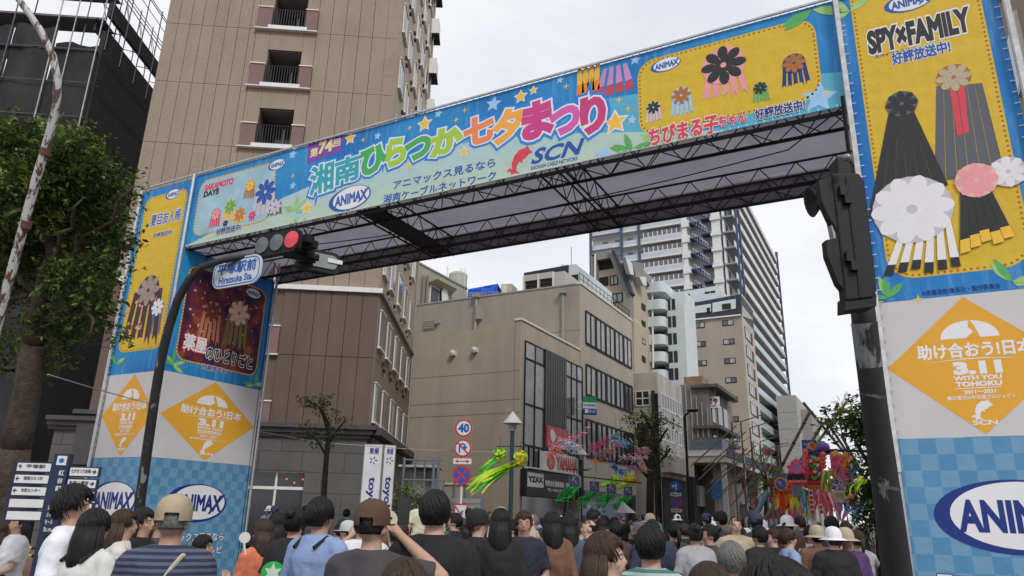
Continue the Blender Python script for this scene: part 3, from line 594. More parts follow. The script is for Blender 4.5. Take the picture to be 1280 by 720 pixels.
# facade cladding panels: each its own piece
jx = [S0+.53*i for i in range(9)]; jx = [j for j in jx if j < PA0-.2]+[PA0]; jr = [PA1]+[PA1+.63*i for i in range(1, 6)]+[-.0]
def clad(s0, s1, z0, z1):
    z1 = min(z1, ZTOP); m = M_TAN if z0 >= LEDGE-.05 else M_BRN
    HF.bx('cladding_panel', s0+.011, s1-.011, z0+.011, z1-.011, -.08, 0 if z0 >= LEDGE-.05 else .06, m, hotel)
zl = [4.4]+[z for z in fl[1:]]+[ZTOP]
zl = sorted(set([4.4, 7.5, LEDGE]+fl[3:]+[ZTOP]))
for z0, z1 in zip(zl, zl[1:]):
    big = z0 < LEDGE-.1
    for lst in (jx, jr):
        ll = lst
        for s0, s1 in zip(ll, ll[1:]): clad(s0, s1, z0, z1)
for z in fl:
    zn = z+3.0
    mm = M_TAN if z > LEDGE-.1 else M_BRN
    hbox(PA0+.01, OP0, z+1.15, zn, -.08, .0, mm, 'cladding_panel'); hbox(OP1, PA1-.01, z+1.15, zn, -.08, .0, mm, 'cladding_panel')
    hbox(OP0+.01, OP1-.01, z+1.97, zn, -.08, .0, mm, 'cladding_panel')
    for s0, s1 in ((PA0, OP0), (OP1, PA1)): hbox(s0+.01, s1-.0, z+.02, z+1.12, -.08, .12, M_MAUVE, 'mauve_panel'); hbox(s0-.02, s1+(.02 if s1 == PA1 else 0), z+1.12, z+1.17, -.05, .16, M_WFRAME, 'coping')
    hbox(PA0-.05, PA1+.05, z-.05, z, -.08, .2, M_WFRAME, 'ledge')
    hbox(OP0-.12, OP1+.12, z+.02, z+.17, .0, .17, M_WFRAME, 'sill')
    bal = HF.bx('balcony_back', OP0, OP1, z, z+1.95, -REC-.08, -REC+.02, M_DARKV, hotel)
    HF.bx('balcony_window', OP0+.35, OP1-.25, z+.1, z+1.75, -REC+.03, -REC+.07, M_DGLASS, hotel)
    HF.bx('window_frame', OP0+.75, OP0+.82, z+.1, z+1.75, -REC+.075, -REC+.1, M_WFRAME, hotel)
    for s_ in (OP0, OP1): HF.bx('balcony_side', s_-.03, s_+.03, z, z+1.97, -REC, -.09, mat('balcony_side', (.12, .09, .07)), hotel)
    HF.bx('balcony_soffit', OP0, OP1, z+1.93, z+1.98, -REC, -.09, mat('soffit', (.3, .3, .3)), hotel)
    rl = bpy.data.objects.new('railing', None); COL.objects.link(rl); rl.parent = hotel; rl.matrix_basis = wm(hotel).inverted(); WM[rl.name] = Matrix.Identity(4)
    for zz in (z+.2, z+1.12): strut('rail', HF.W(OP0, zz, .02), HF.W(OP1, zz, .02), .025, M_RAILB, rl)
    for i in range(13): s_ = OP0+.06+(OP1-OP0-.12)*i/12; strut('baluster', HF.W(s_, z+.2, .02), HF.W(s_, z+1.12, .02), .016, M_RAILB, rl)
HF.bx('string_course', S0-.02, .14, LEDGE-.12, LEDGE+.08, -.05, .2, M_WFRAME, hotel)
HF.bx('corner_trim', -.03, .0, 4.5, ZTOP, -.1, .02, M_TAN, hotel)
# side facade
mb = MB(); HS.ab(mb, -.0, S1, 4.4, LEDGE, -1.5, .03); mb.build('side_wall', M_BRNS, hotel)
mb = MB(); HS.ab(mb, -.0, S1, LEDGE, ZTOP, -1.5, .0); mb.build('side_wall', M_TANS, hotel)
HS.bx('string_course', -.1, S1+.1, LEDGE-.12, LEDGE+.08, .0, .16, mat('ledge_grey', (.25, .24, .23)), hotel)
HS.bx('panel_joint', 0, S1, 7.5, 7.53, .028, .036, M_JOINT, hotel)
for k in range(11):
    z = 5.06+3.0*k+(0.15 if k > 1 else 0)
    for i, s_ in enumerate((.35, 2.45, 4.9, 7.3, 9.7)):
        w_ = 1.12; d = .03 if z < LEDGE-1 else 0
        f = HS.bx('window', s_, s_+w_, z, z+1.5, d, d+.05, M_WFRAME, hotel)
        for u in (0, 1): HS.bx('pane', s_+.07+u*w_*.5, s_+w_*.5-.03+u*w_*.5, z+.08, z+1.42, d+.052, d+.062, M_GLASS if (k+i+u) % 3 else M_CURT, f)
        HS.bx('sill', s_-.05, s_+w_+.05, z-.08, z, d, d+.13, M_WFRAME, f); HS.bx('window_hood', s_-.03, s_+w_+.03, z+1.5, z+1.55, d, d+.1, M_WFRAME, f)
        if i < 4: HS.bx('vent', s_+w_+.3, s_+w_+.45, z-.5, z-.35, d, d+.1, M_DARKV, hotel); HS.bx('vent', s_+w_+.55, s_+w_+.7, z-.75, z-.6, d, d+.1, M_DARKV, hotel)
    if z > 17: HS.bx('balcony', S1-1.0, S1+.1, z-.9, z+.25, .0, .45, M_WFRAME, hotel); HS.bx('balcony_slab', S1-1.05, S1+.15, z-1.0, z-.9, .0, .5, M_BFRAME, hotel)
strut('downpipe', HS.W(S1-.7, 3, .1), HS.W(S1-.7, ZTOP, .1), .05, mat('downpipe_grey', (.3, .29, .28)), hotel)
# podium with storefront
hbox(S0-1.2, .35, 4.62, 4.78, -2, .62, M_SLATE, 'cornice'); hbox(S0-1.2, .22, 4.45, 4.62, -2, .48, M_SLATE, 'cornice'); hbox(S0-1.2, .1, 4.3, 4.45, -2, .34, M_SLATE, 'cornice')
mb = MB(); HF.ab(mb, S0-1.0, .0, 3.05, 4.3, -2, .22); mb.build('podium_fascia', M_STONE, hotel)
for s0, s1 in ((S0-1.0, S0+.4), (-5.0, -4.35), (-2.2, .0)):
    mb = MB(); HF.ab(mb, s0, s1, 0, 3.05, -2, .24); mb.build('podium_pier', M_STONE, hotel)
hbox(-4.95, -4.3, 3.05, 4.9, -.3, .5, M_SLATE, 'pilaster'); hbox(-5.1, -4.15, 4.86, 5.02, -.4, .7, M_SLATE, 'capital'); hbox(-5.02, -4.22, 4.72, 4.86, -.4, .6, M_SLATE, 'capital')
hbox(S0-.1, S0+.7, 3.05, 4.9, -.3, .5, M_SLATE, 'pilaster'); hbox(S0-.25, S0+.85, 4.86, 5.02, -.4, .7, M_SLATE, 'capital')
hbox(-4.4, -2.1, 0, 3.05, -2.2, -1.6, mat('shop_interior', (.07, .05, .04), .9, .6, 1.5), 'shop_interior'); hbox(S0+.4, -5.0, 0, 3.05, -2.2, -1.6, MATS['shop_interior'], 'shop_interior')
for s0, s1 in ((-4.35, -2.2), (S0+.4, -5.0)):
    n_ = max(1, round((s1-s0)/1.1))
    for i in range(n_):
        u0 = s0+(s1-s0)*i/n_; u1 = s0+(s1-s0)*(i+1)/n_
        HF.bx('shop_window', u0+.04, u1-.04, .35, 2.35, -.1, -.07, M_DGLASS, hotel); HF.bx('shop_window', u0+.04, u1-.04, 2.48, 2.98, -.1, -.07, M_DGLASS, hotel); HF.bx('mullion', u1-.04, u1+.04, .2, 3.05, -.12, .0, M_WFRAME, hotel)
    HF.bx('transom', s0, s1, 2.36, 2.47, -.12, .02, M_WFRAME, hotel); HF.bx('transom', s0, s1, 2.98, 3.06, -.12, .02, M_WFRAME, hotel)
for i in range(4): strut('signal_lamp', HF.W(-2.9+.3*i, 2.75-.13*(i % 2), -.02), HF.W(-2.9+.3*i, 2.75-.13*(i % 2), .01), .035, mat('red_lamp', (.8, .1, .05), emit=1.2), hotel)
mb = MB(); HS.ab(mb, 0, S1, 0, 4.4, -1.5, .2); mb.build('podium_side', M_STONE, hotel); HS.bx('cornice', -.3, S1, 4.45, 4.75, 0, .55, M_SLATE, hotel)
# two vertical hotel banner signs
for i, (x0, x1, yt) in enumerate(((456, 479, 555), (480, 495, 556))):
    dp = 23.5+i*.9; c = at((x0+x1)/2, yt, dp); 
    s = thing('banner_sign', ['wide white vertical banner sign lettered in blue beside the hotel corner', 'narrower white vertical banner sign just right of the wide one'][i], 'sign', (c.x, c.y, .12), 0, 'vertical hotel signs')
    pl = Plane((c.x, c.y), 28 if i == 0 else 50); w_ = (x1-x0)/905*dp*(1.04 if i == 0 else 1.1)
    mb = MB(); pl.ab(mb, -w_/2, w_/2, .6, c.z, -.3, -.02); mb.build('sign_box', mat('sign_edge', (.25, .25, .24)), s)
    mb = MB(); pl.ab(mb, -w_/2+.03, w_/2-.03, .62, c.z-.03, -.02, 0); mb.build('sign_face', mat('sign_white', (.74, .75, .78), .5, .04, 3), s)
    mb = MB(); pl.ab(mb, -w_/2+.05, w_/2-.05, .12, .6, -.25, -.05); mb.build('plinth', M_SLATE, s)
    vs = Plane((c.x, c.y), 28 if i == 0 else 50)
    vp_ = Plane((c.x, c.y), 28 if i == 0 else 50); vp_.M = vs.M @ Matrix.Translation((0, c.z-2.05, 0)) @ Matrix.Rotation(R(-90), 4, 'Z')
    text(vp_, 'toyoko inn', -1.0, 1.0, -.13, .15, M_NAVY, s, .006, .03)
    text(vs, '東横', -w_*.2, w_*.28, c.z-.32, c.z-.12, M_NAVY, s, .006, .02); 
    for k in range(5): poly(vs, ell(.02+.09*math.cos(k*1.257), c.z-.52+.09*math.sin(k*1.257), .045, .02, 8, k*72), .006, M_NAVY, s, 'blossom_mark')

# ---------- scaffolded building ----------
d_ = ray(139, 0); k_ = 34/math.hypot(d_.x, d_.y); SCN_ = CAM+d_*k_; SZ = SCN_.z
sb = thing('scaffolded_building', 'building wrapped in black mesh sheets and scaffolding on the far left', 'building', (SCN_.x, SCN_.y, 0))
SF = Plane((SCN_.x, SCN_.y), 32.5); SS = Plane((SCN_.x, SCN_.y), 119)
M_SHEET = mat('black_mesh_sheet', (.020, .020, .023), .8, .5, 1.0, .6, streak=.5, bscale=1.3); M_SHEET2 = mat('black_mesh_side', (.022, .021, .022), .8, .3, 1.2, .3)
M_PIPE = mat('scaffold_pipe', (.10, .10, .12), .5, .3, 4); M_PIPEL = mat('scaffold_pipe_light', (.42, .42, .44), .5, .3, 4)
mb = MB(); q0 = SF.W(-16, 0, -1.6); q1 = SF.W(-1.2, 0, -1.6); q2 = q1+SS.e*11; q3 = q0+SS.e*11; mb.prism([(q0.x, q0.y), (q1.x, q1.y), (q2.x, q2.y), (q3.x, q3.y)], 0, SZ-3.5); mb.build('wall', mat('hidden_concrete', (.06, .058, .055)), sb)
rr = random.Random(9)
for i in range(8):
    s1 = -i*1.9; s0 = s1-1.86; ztop = SZ-1.6+rr.uniform(-.3, .5)
    for (z0, z1) in ((.5, 6.6), (6.64, 13.0), (13.04, ztop if i else SZ-2.6)):
        nx, nz = 5, 14; mb = MB(); vs = []
        for u in range(nx+1):
            for v in range(nz+1):
                t = v/nz; vs.append(SF.W(s0+(s1-s0)*u/nx, z0+(z1-z0)*t+.12*math.sin(u*1.3+i)*(t > .95), .12+.10*math.sin(v*1.3+u*.8+i*2)*math.sin(math.pi*u/nx)+rr.uniform(-.03, .03)))
        mb.add(vs, [(u*(nz+1)+v, (u+1)*(nz+1)+v, (u+1)*(nz+1)+v+1, u*(nz+1)+v+1) for u in range(nx) for v in range(nz)]); mb.build('mesh_sheet', M_SHEET, sb, True)
for i in range(9): strut('scaffold_standard', SF.W(-i*1.9, 0, .3), SF.W(-i*1.9, SZ+4, .3), .03, M_PIPEL if i in (0, 1, 4) else M_PIPE, sb); strut('scaffold_standard', SF.W(-i*1.9, SZ-8, -.9), SF.W(-i*1.9, SZ+4, -.9), .03, M_PIPE, sb)
strut('scaffold_standard', SF.W(-1.15, 0, .32), SF.W(-1.15, SZ+4, .32), .025, M_PIPEL, sb)
for z in [SZ-8+1.7*k for k in range(8)]:
    for d in (.25, -.9): strut('scaffold_ledger', SF.W(-16, z, d), SF.W(.1, z, d), .025, M_PIPE, sb); strut('scaffold_ledger', SS.W(0, z, d), SS.W(10, z, d), .025, M_PIPE, sb)
    if z > SZ-4: SF.bx('platform', -16, 0, z-.05, z, -.85, .2, M_PIPE, sb)
zr = SS.P(150, 63)[1]
mb = MB(); SS.ab(mb, 0, 11, 0, zr, -.1, .12); mb.build('side_mesh', M_SHEET2, sb)
mb = MB(); SS.ab(mb, 0, 11, SZ-.9, SZ-.1, -.02, .14); mb.build('parapet_mesh', M_SHEET2, sb)
mb = MB(); SS.ab(mb, -.02, 2.4, zr, SZ-1.0, -.5, -.4); mb.build('torn_mesh', mat('thin_mesh', (.09, .09, .10), trans=.4), sb)
for i in range(8):
    s_ = i*1.35
    for d in (.2, -.9): strut('scaffold_standard', SS.W(s_, zr-1, d), SS.W(s_, SZ+2.6, d), .028, M_PIPE, sb)
    strut('scaffold_brace', SS.W(s_, zr, .2), SS.W(s_+1.35, SZ-1, .2), .018, M_PIPE, sb); strut('scaffold_brace', SS.W(s_, SZ, .2), SS.W(s_+1.35, SZ+2, -.9), .018, M_PIPE, sb); strut('scaffold_brace', SS.W(s_+1.35, SZ-.1, -.9), SS.W(s_, SZ+1.8, -.9), .018, M_PIPE, sb)
strut('scaffold_rail', SS.W(0, SZ+1.7, .2), SS.W(11, SZ+1.7, .2), .02, M_PIPE, sb); strut('scaffold_rail', SS.W(0, SZ+1.0, .2), SS.W(11, SZ+1.0, .2), .02, M_PIPE, sb)

# ---------- street-front buildings (X=-17) ----------
ST = Plane((-17, 0), 90)     # s = Y
M_BEIGE = mat('beige_render', (.53, .46, .37), .85, .06, .6, .1, streak=.16); M_BEIGE2 = mat('beige_render_shaded', (.45, .395, .315), .85, .08, .5, .1, streak=.14)  # side copy is darker: shade on that wall mixed into its colour
M_GRAYW = mat('grey_render', (.34, .325, .285), .85, .07, .6, .1, streak=.14); M_GRAYF = mat('pale_grey_render_lit', (.50, .465, .395), .85, .05, .8, streak=.12)  # street-front copy is paler: sunlight on that face put into its colour
M_PIPEW = mat('wall_pipe', (.33, .32, .29), .6)
def street_building(name, label, y0, y1, z1, depth, mside, mfront, X=-17, cat='building'):
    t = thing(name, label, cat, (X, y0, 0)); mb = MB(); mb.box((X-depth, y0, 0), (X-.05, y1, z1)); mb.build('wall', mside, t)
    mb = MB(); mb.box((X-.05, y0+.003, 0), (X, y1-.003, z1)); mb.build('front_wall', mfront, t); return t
CY0, CZ = 33.0, 11.6
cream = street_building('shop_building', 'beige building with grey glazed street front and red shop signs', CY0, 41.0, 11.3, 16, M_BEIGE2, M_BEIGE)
CN = Plane((-17, CY0), 0)    # its blank side wall facing the arch
# raised corner + coping
zc_ = CN.P(652, 400)[1]; s1_ = CN.P(609, 411)[0]
mb = MB(); mb.box((-17-.05+s1_, CY0+.004, 11.2), (-17.004, CY0+8, zc_)); mb.build('raised_parapet', M_BEIGE2, cream)
ST.bx('coping', CY0-.05, 41, zc_, zc_+.12, -.4, .06, M_WFRAME, cream); mb = MB(); mb.box((-17.05, CY0+.006, 11.3), (-17.002, 41, zc_)); mb.build('parapet_front', M_BEIGE, cream)
for x, y in ((568, 442), (595, 438)):
    s_, z_ = CN.P(x, y); v = thing; mb = MB(); CN.ab(mb, s_-.12, s_+.12, z_-.12, z_+.12, 0, .2); mb.lathe([(.02, 0), (.16, .02), (.17, .1), (.02, .16)], CN.M @ Matrix.Translation((s_, z_, .15)), 10); mb.build('wall_vent', M_WFRAME, cream)
for y in (470, 504, 520): s_, z_ = CN.P(560, y); CN.bx('wall_joint', -15.9, -.02, z_-.015, z_+.015, -.004, .004, mat('stain_joint', (.19, .16, .12)), cream)
s_, z_ = CN.P(644, 430); CN.bx('corner_joint', s_-.03, s_+.0, 0, zc_, 0, .006, mat('stain_joint', (.19, .16, .12)), cream)
# glazed front: measured s (Y) of mullions
M_CGLASS = mat('grey_curtain_glass', (.16, .165, .175), .18, .35, 1.1, spec=.9, streak=.3); M_DPANEL = mat('dark_grey_panel', (.06, .06, .068), .5, .1, 1)
def glaze(s0, s1, z0, z1, cols, rows, parent, fm=M_BFRAME, gm=None, d=0, fw=.06, pl=ST):
    f = pl.bx('window', s0, s1, z0, z1, d, d+.03, fm, parent)
    for i in range(cols):
        for j in range(rows):
            a0_ = s0+(s1-s0)*i/cols; a1_ = s0+(s1-s0)*(i+1)/cols; b0_ = z0+(z1-z0)*j/rows; b1_ = z0+(z1-z0)*(j+1)/rows
            g_ = gm or rr.choice([M_CGLASS, M_CGLASS, M_GLASS, M_CURT]); pl.bx('pane', a0_+fw/2, a1_-fw/2, b0_+fw/2, b1_-fw/2, d+.032, d+.036, g_, f)
    for i in range(cols+1): a0_ = s0+(s1-s0)*i/cols; pl.bx('mullion', a0_-fw*.5, a0_+fw*.5, z0-.02, z1+.02, d+.02, d+.08, fm, f)
    for j in range(rows+1): b0_ = z0+(z1-z0)*j/rows; pl.bx('transom', s0, s1, b0_-fw*.5, b0_+fw*.5, d+.022, d+.07, fm, f)
    return f
g0 = ST.P(656, 424)[0]; g1 = ST.P(680, 440)[0]; g2 = ST.P(706, 460)[0]; g3 = ST.P(727, 470)[0]; zt = 10.5
for (s0, s1, n_) in ((g0, g1, 2), (g2, g3, 3)):
    glaze(s0, s1, zt-.9, zt, n_, 1, cream, d=.0); glaze(s0, s1, zt-3.3, zt-.95, n_, 1, cream, gm=None); glaze(s0, s1, zt-5.4, zt-3.35, n_, 1, cream, gm=M_CGLASS, d=0); glaze(s0, s1, zt-7.9, zt-5.45, n_*2, 1, cream, gm=M_DGLASS)
ST.bx('dark_panel', g1, g2, 5.9, zt+.05, 0, .12, M_DPANEL, cream); ST.bx('dark_panel', g1, g2, 4.0, 5.85, 0, .10, M_DPANEL, cream)
for k in range(9): s_ = g1+(g2-g1)*k/9; ST.bx('panel_rib', s_, s_+.03, 6, zt, .12, .14, M_DPANEL, cream)
def signbox(name, label, x0, x1, yt, yb, m, d=.3, group='shop signs on the beige building', pl=ST):
    """pixel box at its centre height"""
    ym = (yt+yb)/2; s0 = pl.P(x0, ym)[0]; s1 = pl.P(x1, ym)[0]; zt_ = pl.P((x0+x1)/2, yt)[1]; zb_ = pl.P((x0+x1)/2, yb)[1]; c = pl.W((s0+s1)/2, zb_, 0)
    t = thing(name, label, 'sign', tuple(c), 0, group); mb = MB(); pl.ab(mb, s0, s1, zb_, zt_, .0, d); mb.build('sign_panel', m, t); return t, s0, s1, zb_, zt_
def tx(pl, s_, s0, s1, z0, z1, u0, u1, v0, v1, m, par, d, b=.03, outs=()): return text(pl, s_, s0+(s1-s0)*u0, s0+(s1-s0)*u1, z0+(z1-z0)*v0, z0+(z1-z0)*v1, m, par, d, b, outs=outs)
t, s0, s1, z0, z1 = signbox('shop_sign', 'red shop sign with white bird drawing above the instrument sign', 680, 707, 535, 561, mat('sign_red', (.55, .06, .06), .5, .05), .2)
for k in range(6): poly(ST, leafp(s0+(s1-s0)*.2, z0+(z1-z0)*.25, .75, .12, 35+k*14), .206+.002*k, M_PWHITE, t, 'bird_print')
tx(ST, 'ATAKARA', s0, s1, z0, z1, .45, .93, .42, .58, M_PWHITE, t, .206, .04); tx(ST, 'music studio', s0, s1, z0, z1, .5, .9, .2, .3, M_PWHITE, t, .206, .02)
t, s0, s1, z0, z1 = signbox('shop_sign', 'dark blue shop sign strip with small print under the red bird sign', 680, 707, 563, 573, mat('sign_darkblue', (.02, .035, .09)), .2)
tx(ST, '音楽教室 ピアノ 防音室', s0, s1, z0, z1, .08, .9, .35, .75, M_PWHITE, t, .206, .02)
t, s0, s1, z0, z1 = signbox('shop_sign', 'white music shop sign with raised red letters and tuning fork emblem', 673, 714, 568, 592, mat('sign_white2', (.72, .7, .69), .5), .4)
M_SIGNR = mat('letter_red', (.5, .02, .03), .4); poly(ST, ell(s0+(s1-s0)*.16, (z0+z1)/2, (s1-s0)*.12, (z1-z0)*.4), .405, M_SIGNR, t, 'emblem')
for k in range(3): poly(ST, [(s0+(s1-s0)*.16+.3*math.cos(a_)-.02*math.sin(a_), (z0+z1)/2+.3*math.sin(a_)) for a_ in (k*2.09+1.57, k*2.09+1.7, k*2.09+4.6, k*2.09+4.75)], .41, mat('sign_white2', (.7, .7, .7)), t, 'emblem')
tx(ST, 'YAMAHA', s0, s1, z0, z1, .33, .96, .2, .82, M_SIGNR, t, .41, .07)
t, s0, s1, z0, z1 = signbox('shop_sign', 'long black shop sign with white boxed word along the shopfront', 650, 714, 591, 622, mat('sign_black', (.015, .014, .015), .5), .35)
poly(ST, [(s0+.12, z0+.45), (s0+2.0, z0+.45), (s0+2.0, z1-.12), (s0+.12, z1-.12)], .354, M_PWHITE, t, 'boxed_word'); text(ST, 'YZAX', s0+.25, s0+1.85, z0+.7, z1-.33, M_BLACKP, t, .362, .07, shear=-.2)
tx(ST, '有限会社湘南楽器・音楽教室', s0, s1, z0, z1, .34, .94, .45, .68, M_PWHITE, t, .356, .035); tx(ST, 'TEL 0463-23-1111', s0, s1, z0, z1, .38, .8, .25, .36, M_PWHITE, t, .356, .02)
ST.bx('sign_lamp_rail', s0, s1, z1+.05, z1+.12, .2, .5, M_WFRAME, t)
ST.bx('shopfront', CY0+.3, 40.8, .3, 2.6, 0, .05, M_DGLASS, cream)
# grey building
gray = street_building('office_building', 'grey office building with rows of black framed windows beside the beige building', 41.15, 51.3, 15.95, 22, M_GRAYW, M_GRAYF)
GN = Plane((-17, 41.15), 0)
ST.bx('coping', 41.1, 51.4, 15.95, 16.1, -.3, .06, M_WFRAME, gray); GN.bx('coping', -22, 0, 15.95, 16.05, -.2, .05, M_GRAYW, gray)
for z0, z1, gm in ((12.25, 14.35, M_CURT), (8.95, 10.85, None), (5.2, 7.4, M_DGLASS)):
    for i in range(5):
        s0 = 41.95+i*1.82; f = glaze(s0, s0+1.62, z0, z1, 2, 1, gray, gm=gm or (M_CURT if i == 0 else M_GLASS), fw=.13)
ST.bx('shopfront', 41.5, 51, .3, 3.2, 0, .05, M_DGLASS, gray)
for z in (12.9, 9.2, 6): GN.bx('wall_joint', -21.5, -.02, z, z+.03, -.004, .004, mat('grey_joint', (.14, .135, .12)), gray)
for x0, y0, y1 in ((356, 0, 0),): pass
for px_, yt, yb in ((597, 371, 420), (705, 366, 425)):
    s_, zt_ = GN.P(px_, yt); zb_ = GN.P(px_, yb)[1]; strut('downpipe', GN.W(s_, zb_-4, .15), GN.W(s_, zt_, .15), .11, M_PIPEW, gray); GN.bx('pipe_head', s_-.2, s_+.2, zt_-.1, zt_+.15, 0, .4, M_PIPEW, gray)
s_, z_ = GN.P(599, 386); GN.bx('pipe_box', s_-.05, s_+.3, z_-.8, z_+.2, .0, .35, M_PIPEW, gray)
s_, z_ = GN.P(537, 405); f = GN.bx('vent_grille', s_-.5, s_+.5, z_-.4, z_+.4, 0, .08, M_PIPEW, gray); [GN.bx('vent_slat', s_-.45, s_+.45, z_-.32+.16*k, z_-.25+.16*k, .08, .12, M_PIPEW, f) for k in range(4)]
s_, z_ = GN.P(548, 403); strut('vent_cap', GN.W(s_, z_, 0), GN.W(s_, z_, .25), .16, M_PIPEW, gray, 'cyl12')
# roof things on the grey building: penthouse left, tank, tarp, cooling units, dark roof structure
s0, z0 = GN.P(522, 325); pth = thing('rooftop_penthouse', 'pale grey rooftop block with a hooded window above the grey wall', 'penthouse', (-17+s0, 43, 16.4))
PX = -17+GN.P(523, 360)[0]; PN = Plane((PX, 42.6), 0)
PR = Plane((PX, 0), 90)
ztp = PR.P(530, 333)[1]; p0_ = PR.P(524, 330)[0]; e1 = PR.P(584, 357)[0]; mb = MB(); mb.box((PX-8, p0_, 15), (PX, e1, ztp)); mb.build('wall', mat('penthouse_wall', (.36, .35, .31), .85, .06, .8, streak=.15), pth)
PR.bx('coping', p0_-.1, e1, ztp, ztp+.12, -.3, .08, M_PIPEW, pth)
s_, z_ = PR.P(547, 372); f = PR.bx('window', s_-1.1, s_+1.5, z_-1.0, z_+.7, 0, .06, M_WFRAME, pth); PR.bx('pane', s_-1.0, s_+.0, z_-.9, z_+.6, .07, .09, M_GLASS, f); PR.bx('pane', s_+.1, s_+1.4, z_-.9, z_+.6, .07, .09, M_DARKV, f)
mb = MB(); mb.prism([(-1.5, 0), (1.9, 0), (1.6, .75), (-1.2, .75)], 0, .08, PR.M @ Matrix.Translation((s_, z_+.8, 0)) @ Matrix.Rotation(R(65), 4, 'X')); mb.build('window_hood', mat('hood_tan', (.33, .28, .22)), pth)
for x in (527, 532): s_, z_ = PR.P(x, 345); strut('downpipe', PR.W(s_, 15.5, .2), PR.W(s_, z_, .2), .1, mat('rust_pipe', (.25, .2, .16)), pth)
s_, z_ = PR.P(553, 369); poly(PR, [(s_-.4, z_-.6), (s_+.1, z_-.7), (s_+.5, z_-.2), (s_+.3, z_+.4), (s_-.2, z_+.6), (s_-.5, z_+.1)], .25, M_WFRAME, pth, 'white_fan')
c = at(572, 360, 62); tk = thing('water_tank', 'pale cylindrical rooftop water tank above the grey wall', 'tank', (c.x, c.y, 16.4)); zt_ = at(572, 339, 62).z
mb = MB(); mb.lathe([(.05, c.z-4), (.8, c.z-4), (.8, zt_-.2), (.55, zt_), (.05, zt_+.05)], Matrix.Translation((c.x, c.y, 0)), 20); mb.build('drum', mat('tank_grp', (.42, .44, .38), .6, .1, 2), tk)
mb = MB(); mb.tube([(c.x+.8, c.y-.2, c.z-1), (c.x+.8, c.y-.2, zt_+.2)], .03, 5); mb.tube([(c.x+.55, c.y-.5, c.z-1), (c.x+.55, c.y-.5, zt_+.2)], .03, 5); [mb.tube([(c.x+.8, c.y-.2, z_), (c.x+.55, c.y-.5, z_)], .02, 4) for z_ in [c.z-1+.35*k for k in range(8)]]; mb.build('ladder', M_WFRAME, tk)
c = at(562, 360, 62); an = thing('antenna', 'thin rooftop antenna left of the water tank', 'antenna', (c.x, c.y, 16.4)); strut('mast', (c.x, c.y, 16.4), at(559, 333, 62), .03, M_WFRAME, an); [strut('element', at(558, 336+3*k, 62), at(562, 335+3*k, 62), .02, M_WFRAME, an) for k in range(3)]
t = thing('tarpaulin_stack', 'bright blue tarpaulin tied over a rooftop stack', 'tarpaulin', tuple(at(604, 375, 60)))
TPp = Plane((at(584, 375, 60).x, at(584, 375, 60).y), 15); nx, nz = 14, 6; e1 = TPp.P(622, 362)[0]; zt_ = TPp.P(615, 355)[1]; zb_ = TPp.P(600, 371)[1]; mb = MB(); vs = []; sk = random.Random(3)
for i in range(nx+1):
    for j in range(nz+1): vs.append(TPp.W(e1*i/nx, zb_-.3+(zt_-.35*(1-i/nx)-zb_+.3)*j/nz, sk.uniform(-.05, .05)))
for i in range(nx+1): vs.append(TPp.W(e1*i/nx, zt_-.3, -2.5))
mb.add(vs, [(i*(nz+1)+j, (i+1)*(nz+1)+j, (i+1)*(nz+1)+j+1, i*(nz+1)+j+1) for i in range(nx) for j in range(nz)]+[(i*(nz+1)+nz, (i+1)*(nz+1)+nz, (nx+1)*(nz+1)+i+1, (nx+1)*(nz+1)+i) for i in range(nx)]); mb.build('tarpaulin', mat('blue_tarp', (.01, .10, .68), .5, .2, 3), t)
r_ = TPp.W(e1, 0, 0); mb = MB(); TPp.ab(mb, 0.05, e1-.05, 16.3, zt_-.75, -2.6, -.3); mb.build('stack', mat('blue_frame', (.05, .16, .5)), t)
for k in range(5): strut('rail', TPp.W(0, zb_-.2+.13*k, .25), TPp.W(e1+.2, zb_-.2+.13*k, .25), .02, M_PIPEW, t)
for k in range(9): strut('rail_post', TPp.W(e1*k/8, 16.4, .25), TPp.W(e1*k/8, zb_+.35, .25), .025, M_PIPEW, t)
t = thing('equipment_box', 'pale grey equipment cabinet on the roof right of the blue tarpaulin', 'cabinet', tuple(at(632, 370, 60))); EP = Plane((at(626, 370, 60).x, at(626, 370, 60).y), 10); mb = MB(); EP.ab(mb, 0, .95, 15.8, EP.P(632, 355)[1], -1.5, 0); mb.build('cabinet_body', M_GRAYF, t); EP.bx('cabinet_door', .1, .5, 16.6, EP.P(632, 355)[1]-.15, 0, .03, M_WFRAME, t)
# cooling unit row
RP = Plane((-17, 43.5), 0)
t = thing('cooling_unit', 'white framed rooftop cooling unit with dark louvres over the grey roof edge', 'cooling unit', tuple(RP.W(RP.P(675, 360)[0], 16.4)))
s0 = RP.P(655, 352)[0]; s1 = RP.P(692, 345)[0]; zt_ = RP.P(672, 343)[1]; zb_ = 16.0
mb = MB(); RP.ab(mb, s0, s1+.8, zb_, zt_, -2.6, -.06); mb.build('casing', mat('unit_white', (.50, .49, .46), .6, .06, 2), t); RP.bx('top_band', s0-.04, s1+.04, zt_-.4, zt_+.04, -.06, .06, MATS['unit_white'], t)
for i in range(2): 
    u0 = s0+(s1-s0)*i/2+.15; u1 = s0+(s1-s0)*(i+1)/2-.1; f = RP.bx('louvre', u0, u1, zb_+.3, zt_-.42, -.05, .0, M_DARKV, t)
    for k in range(7): RP.bx('louvre_slat', u0, u1, zb_+.38+.24*k, zb_+.44+.24*k, 0, .04, M_BFRAME, f)
for s_ in (s0, (s0+s1)/2, s1): RP.bx('post', s_-.06, s_+.06, zb_, zt_, 0, .1, M_WFRAME, t)
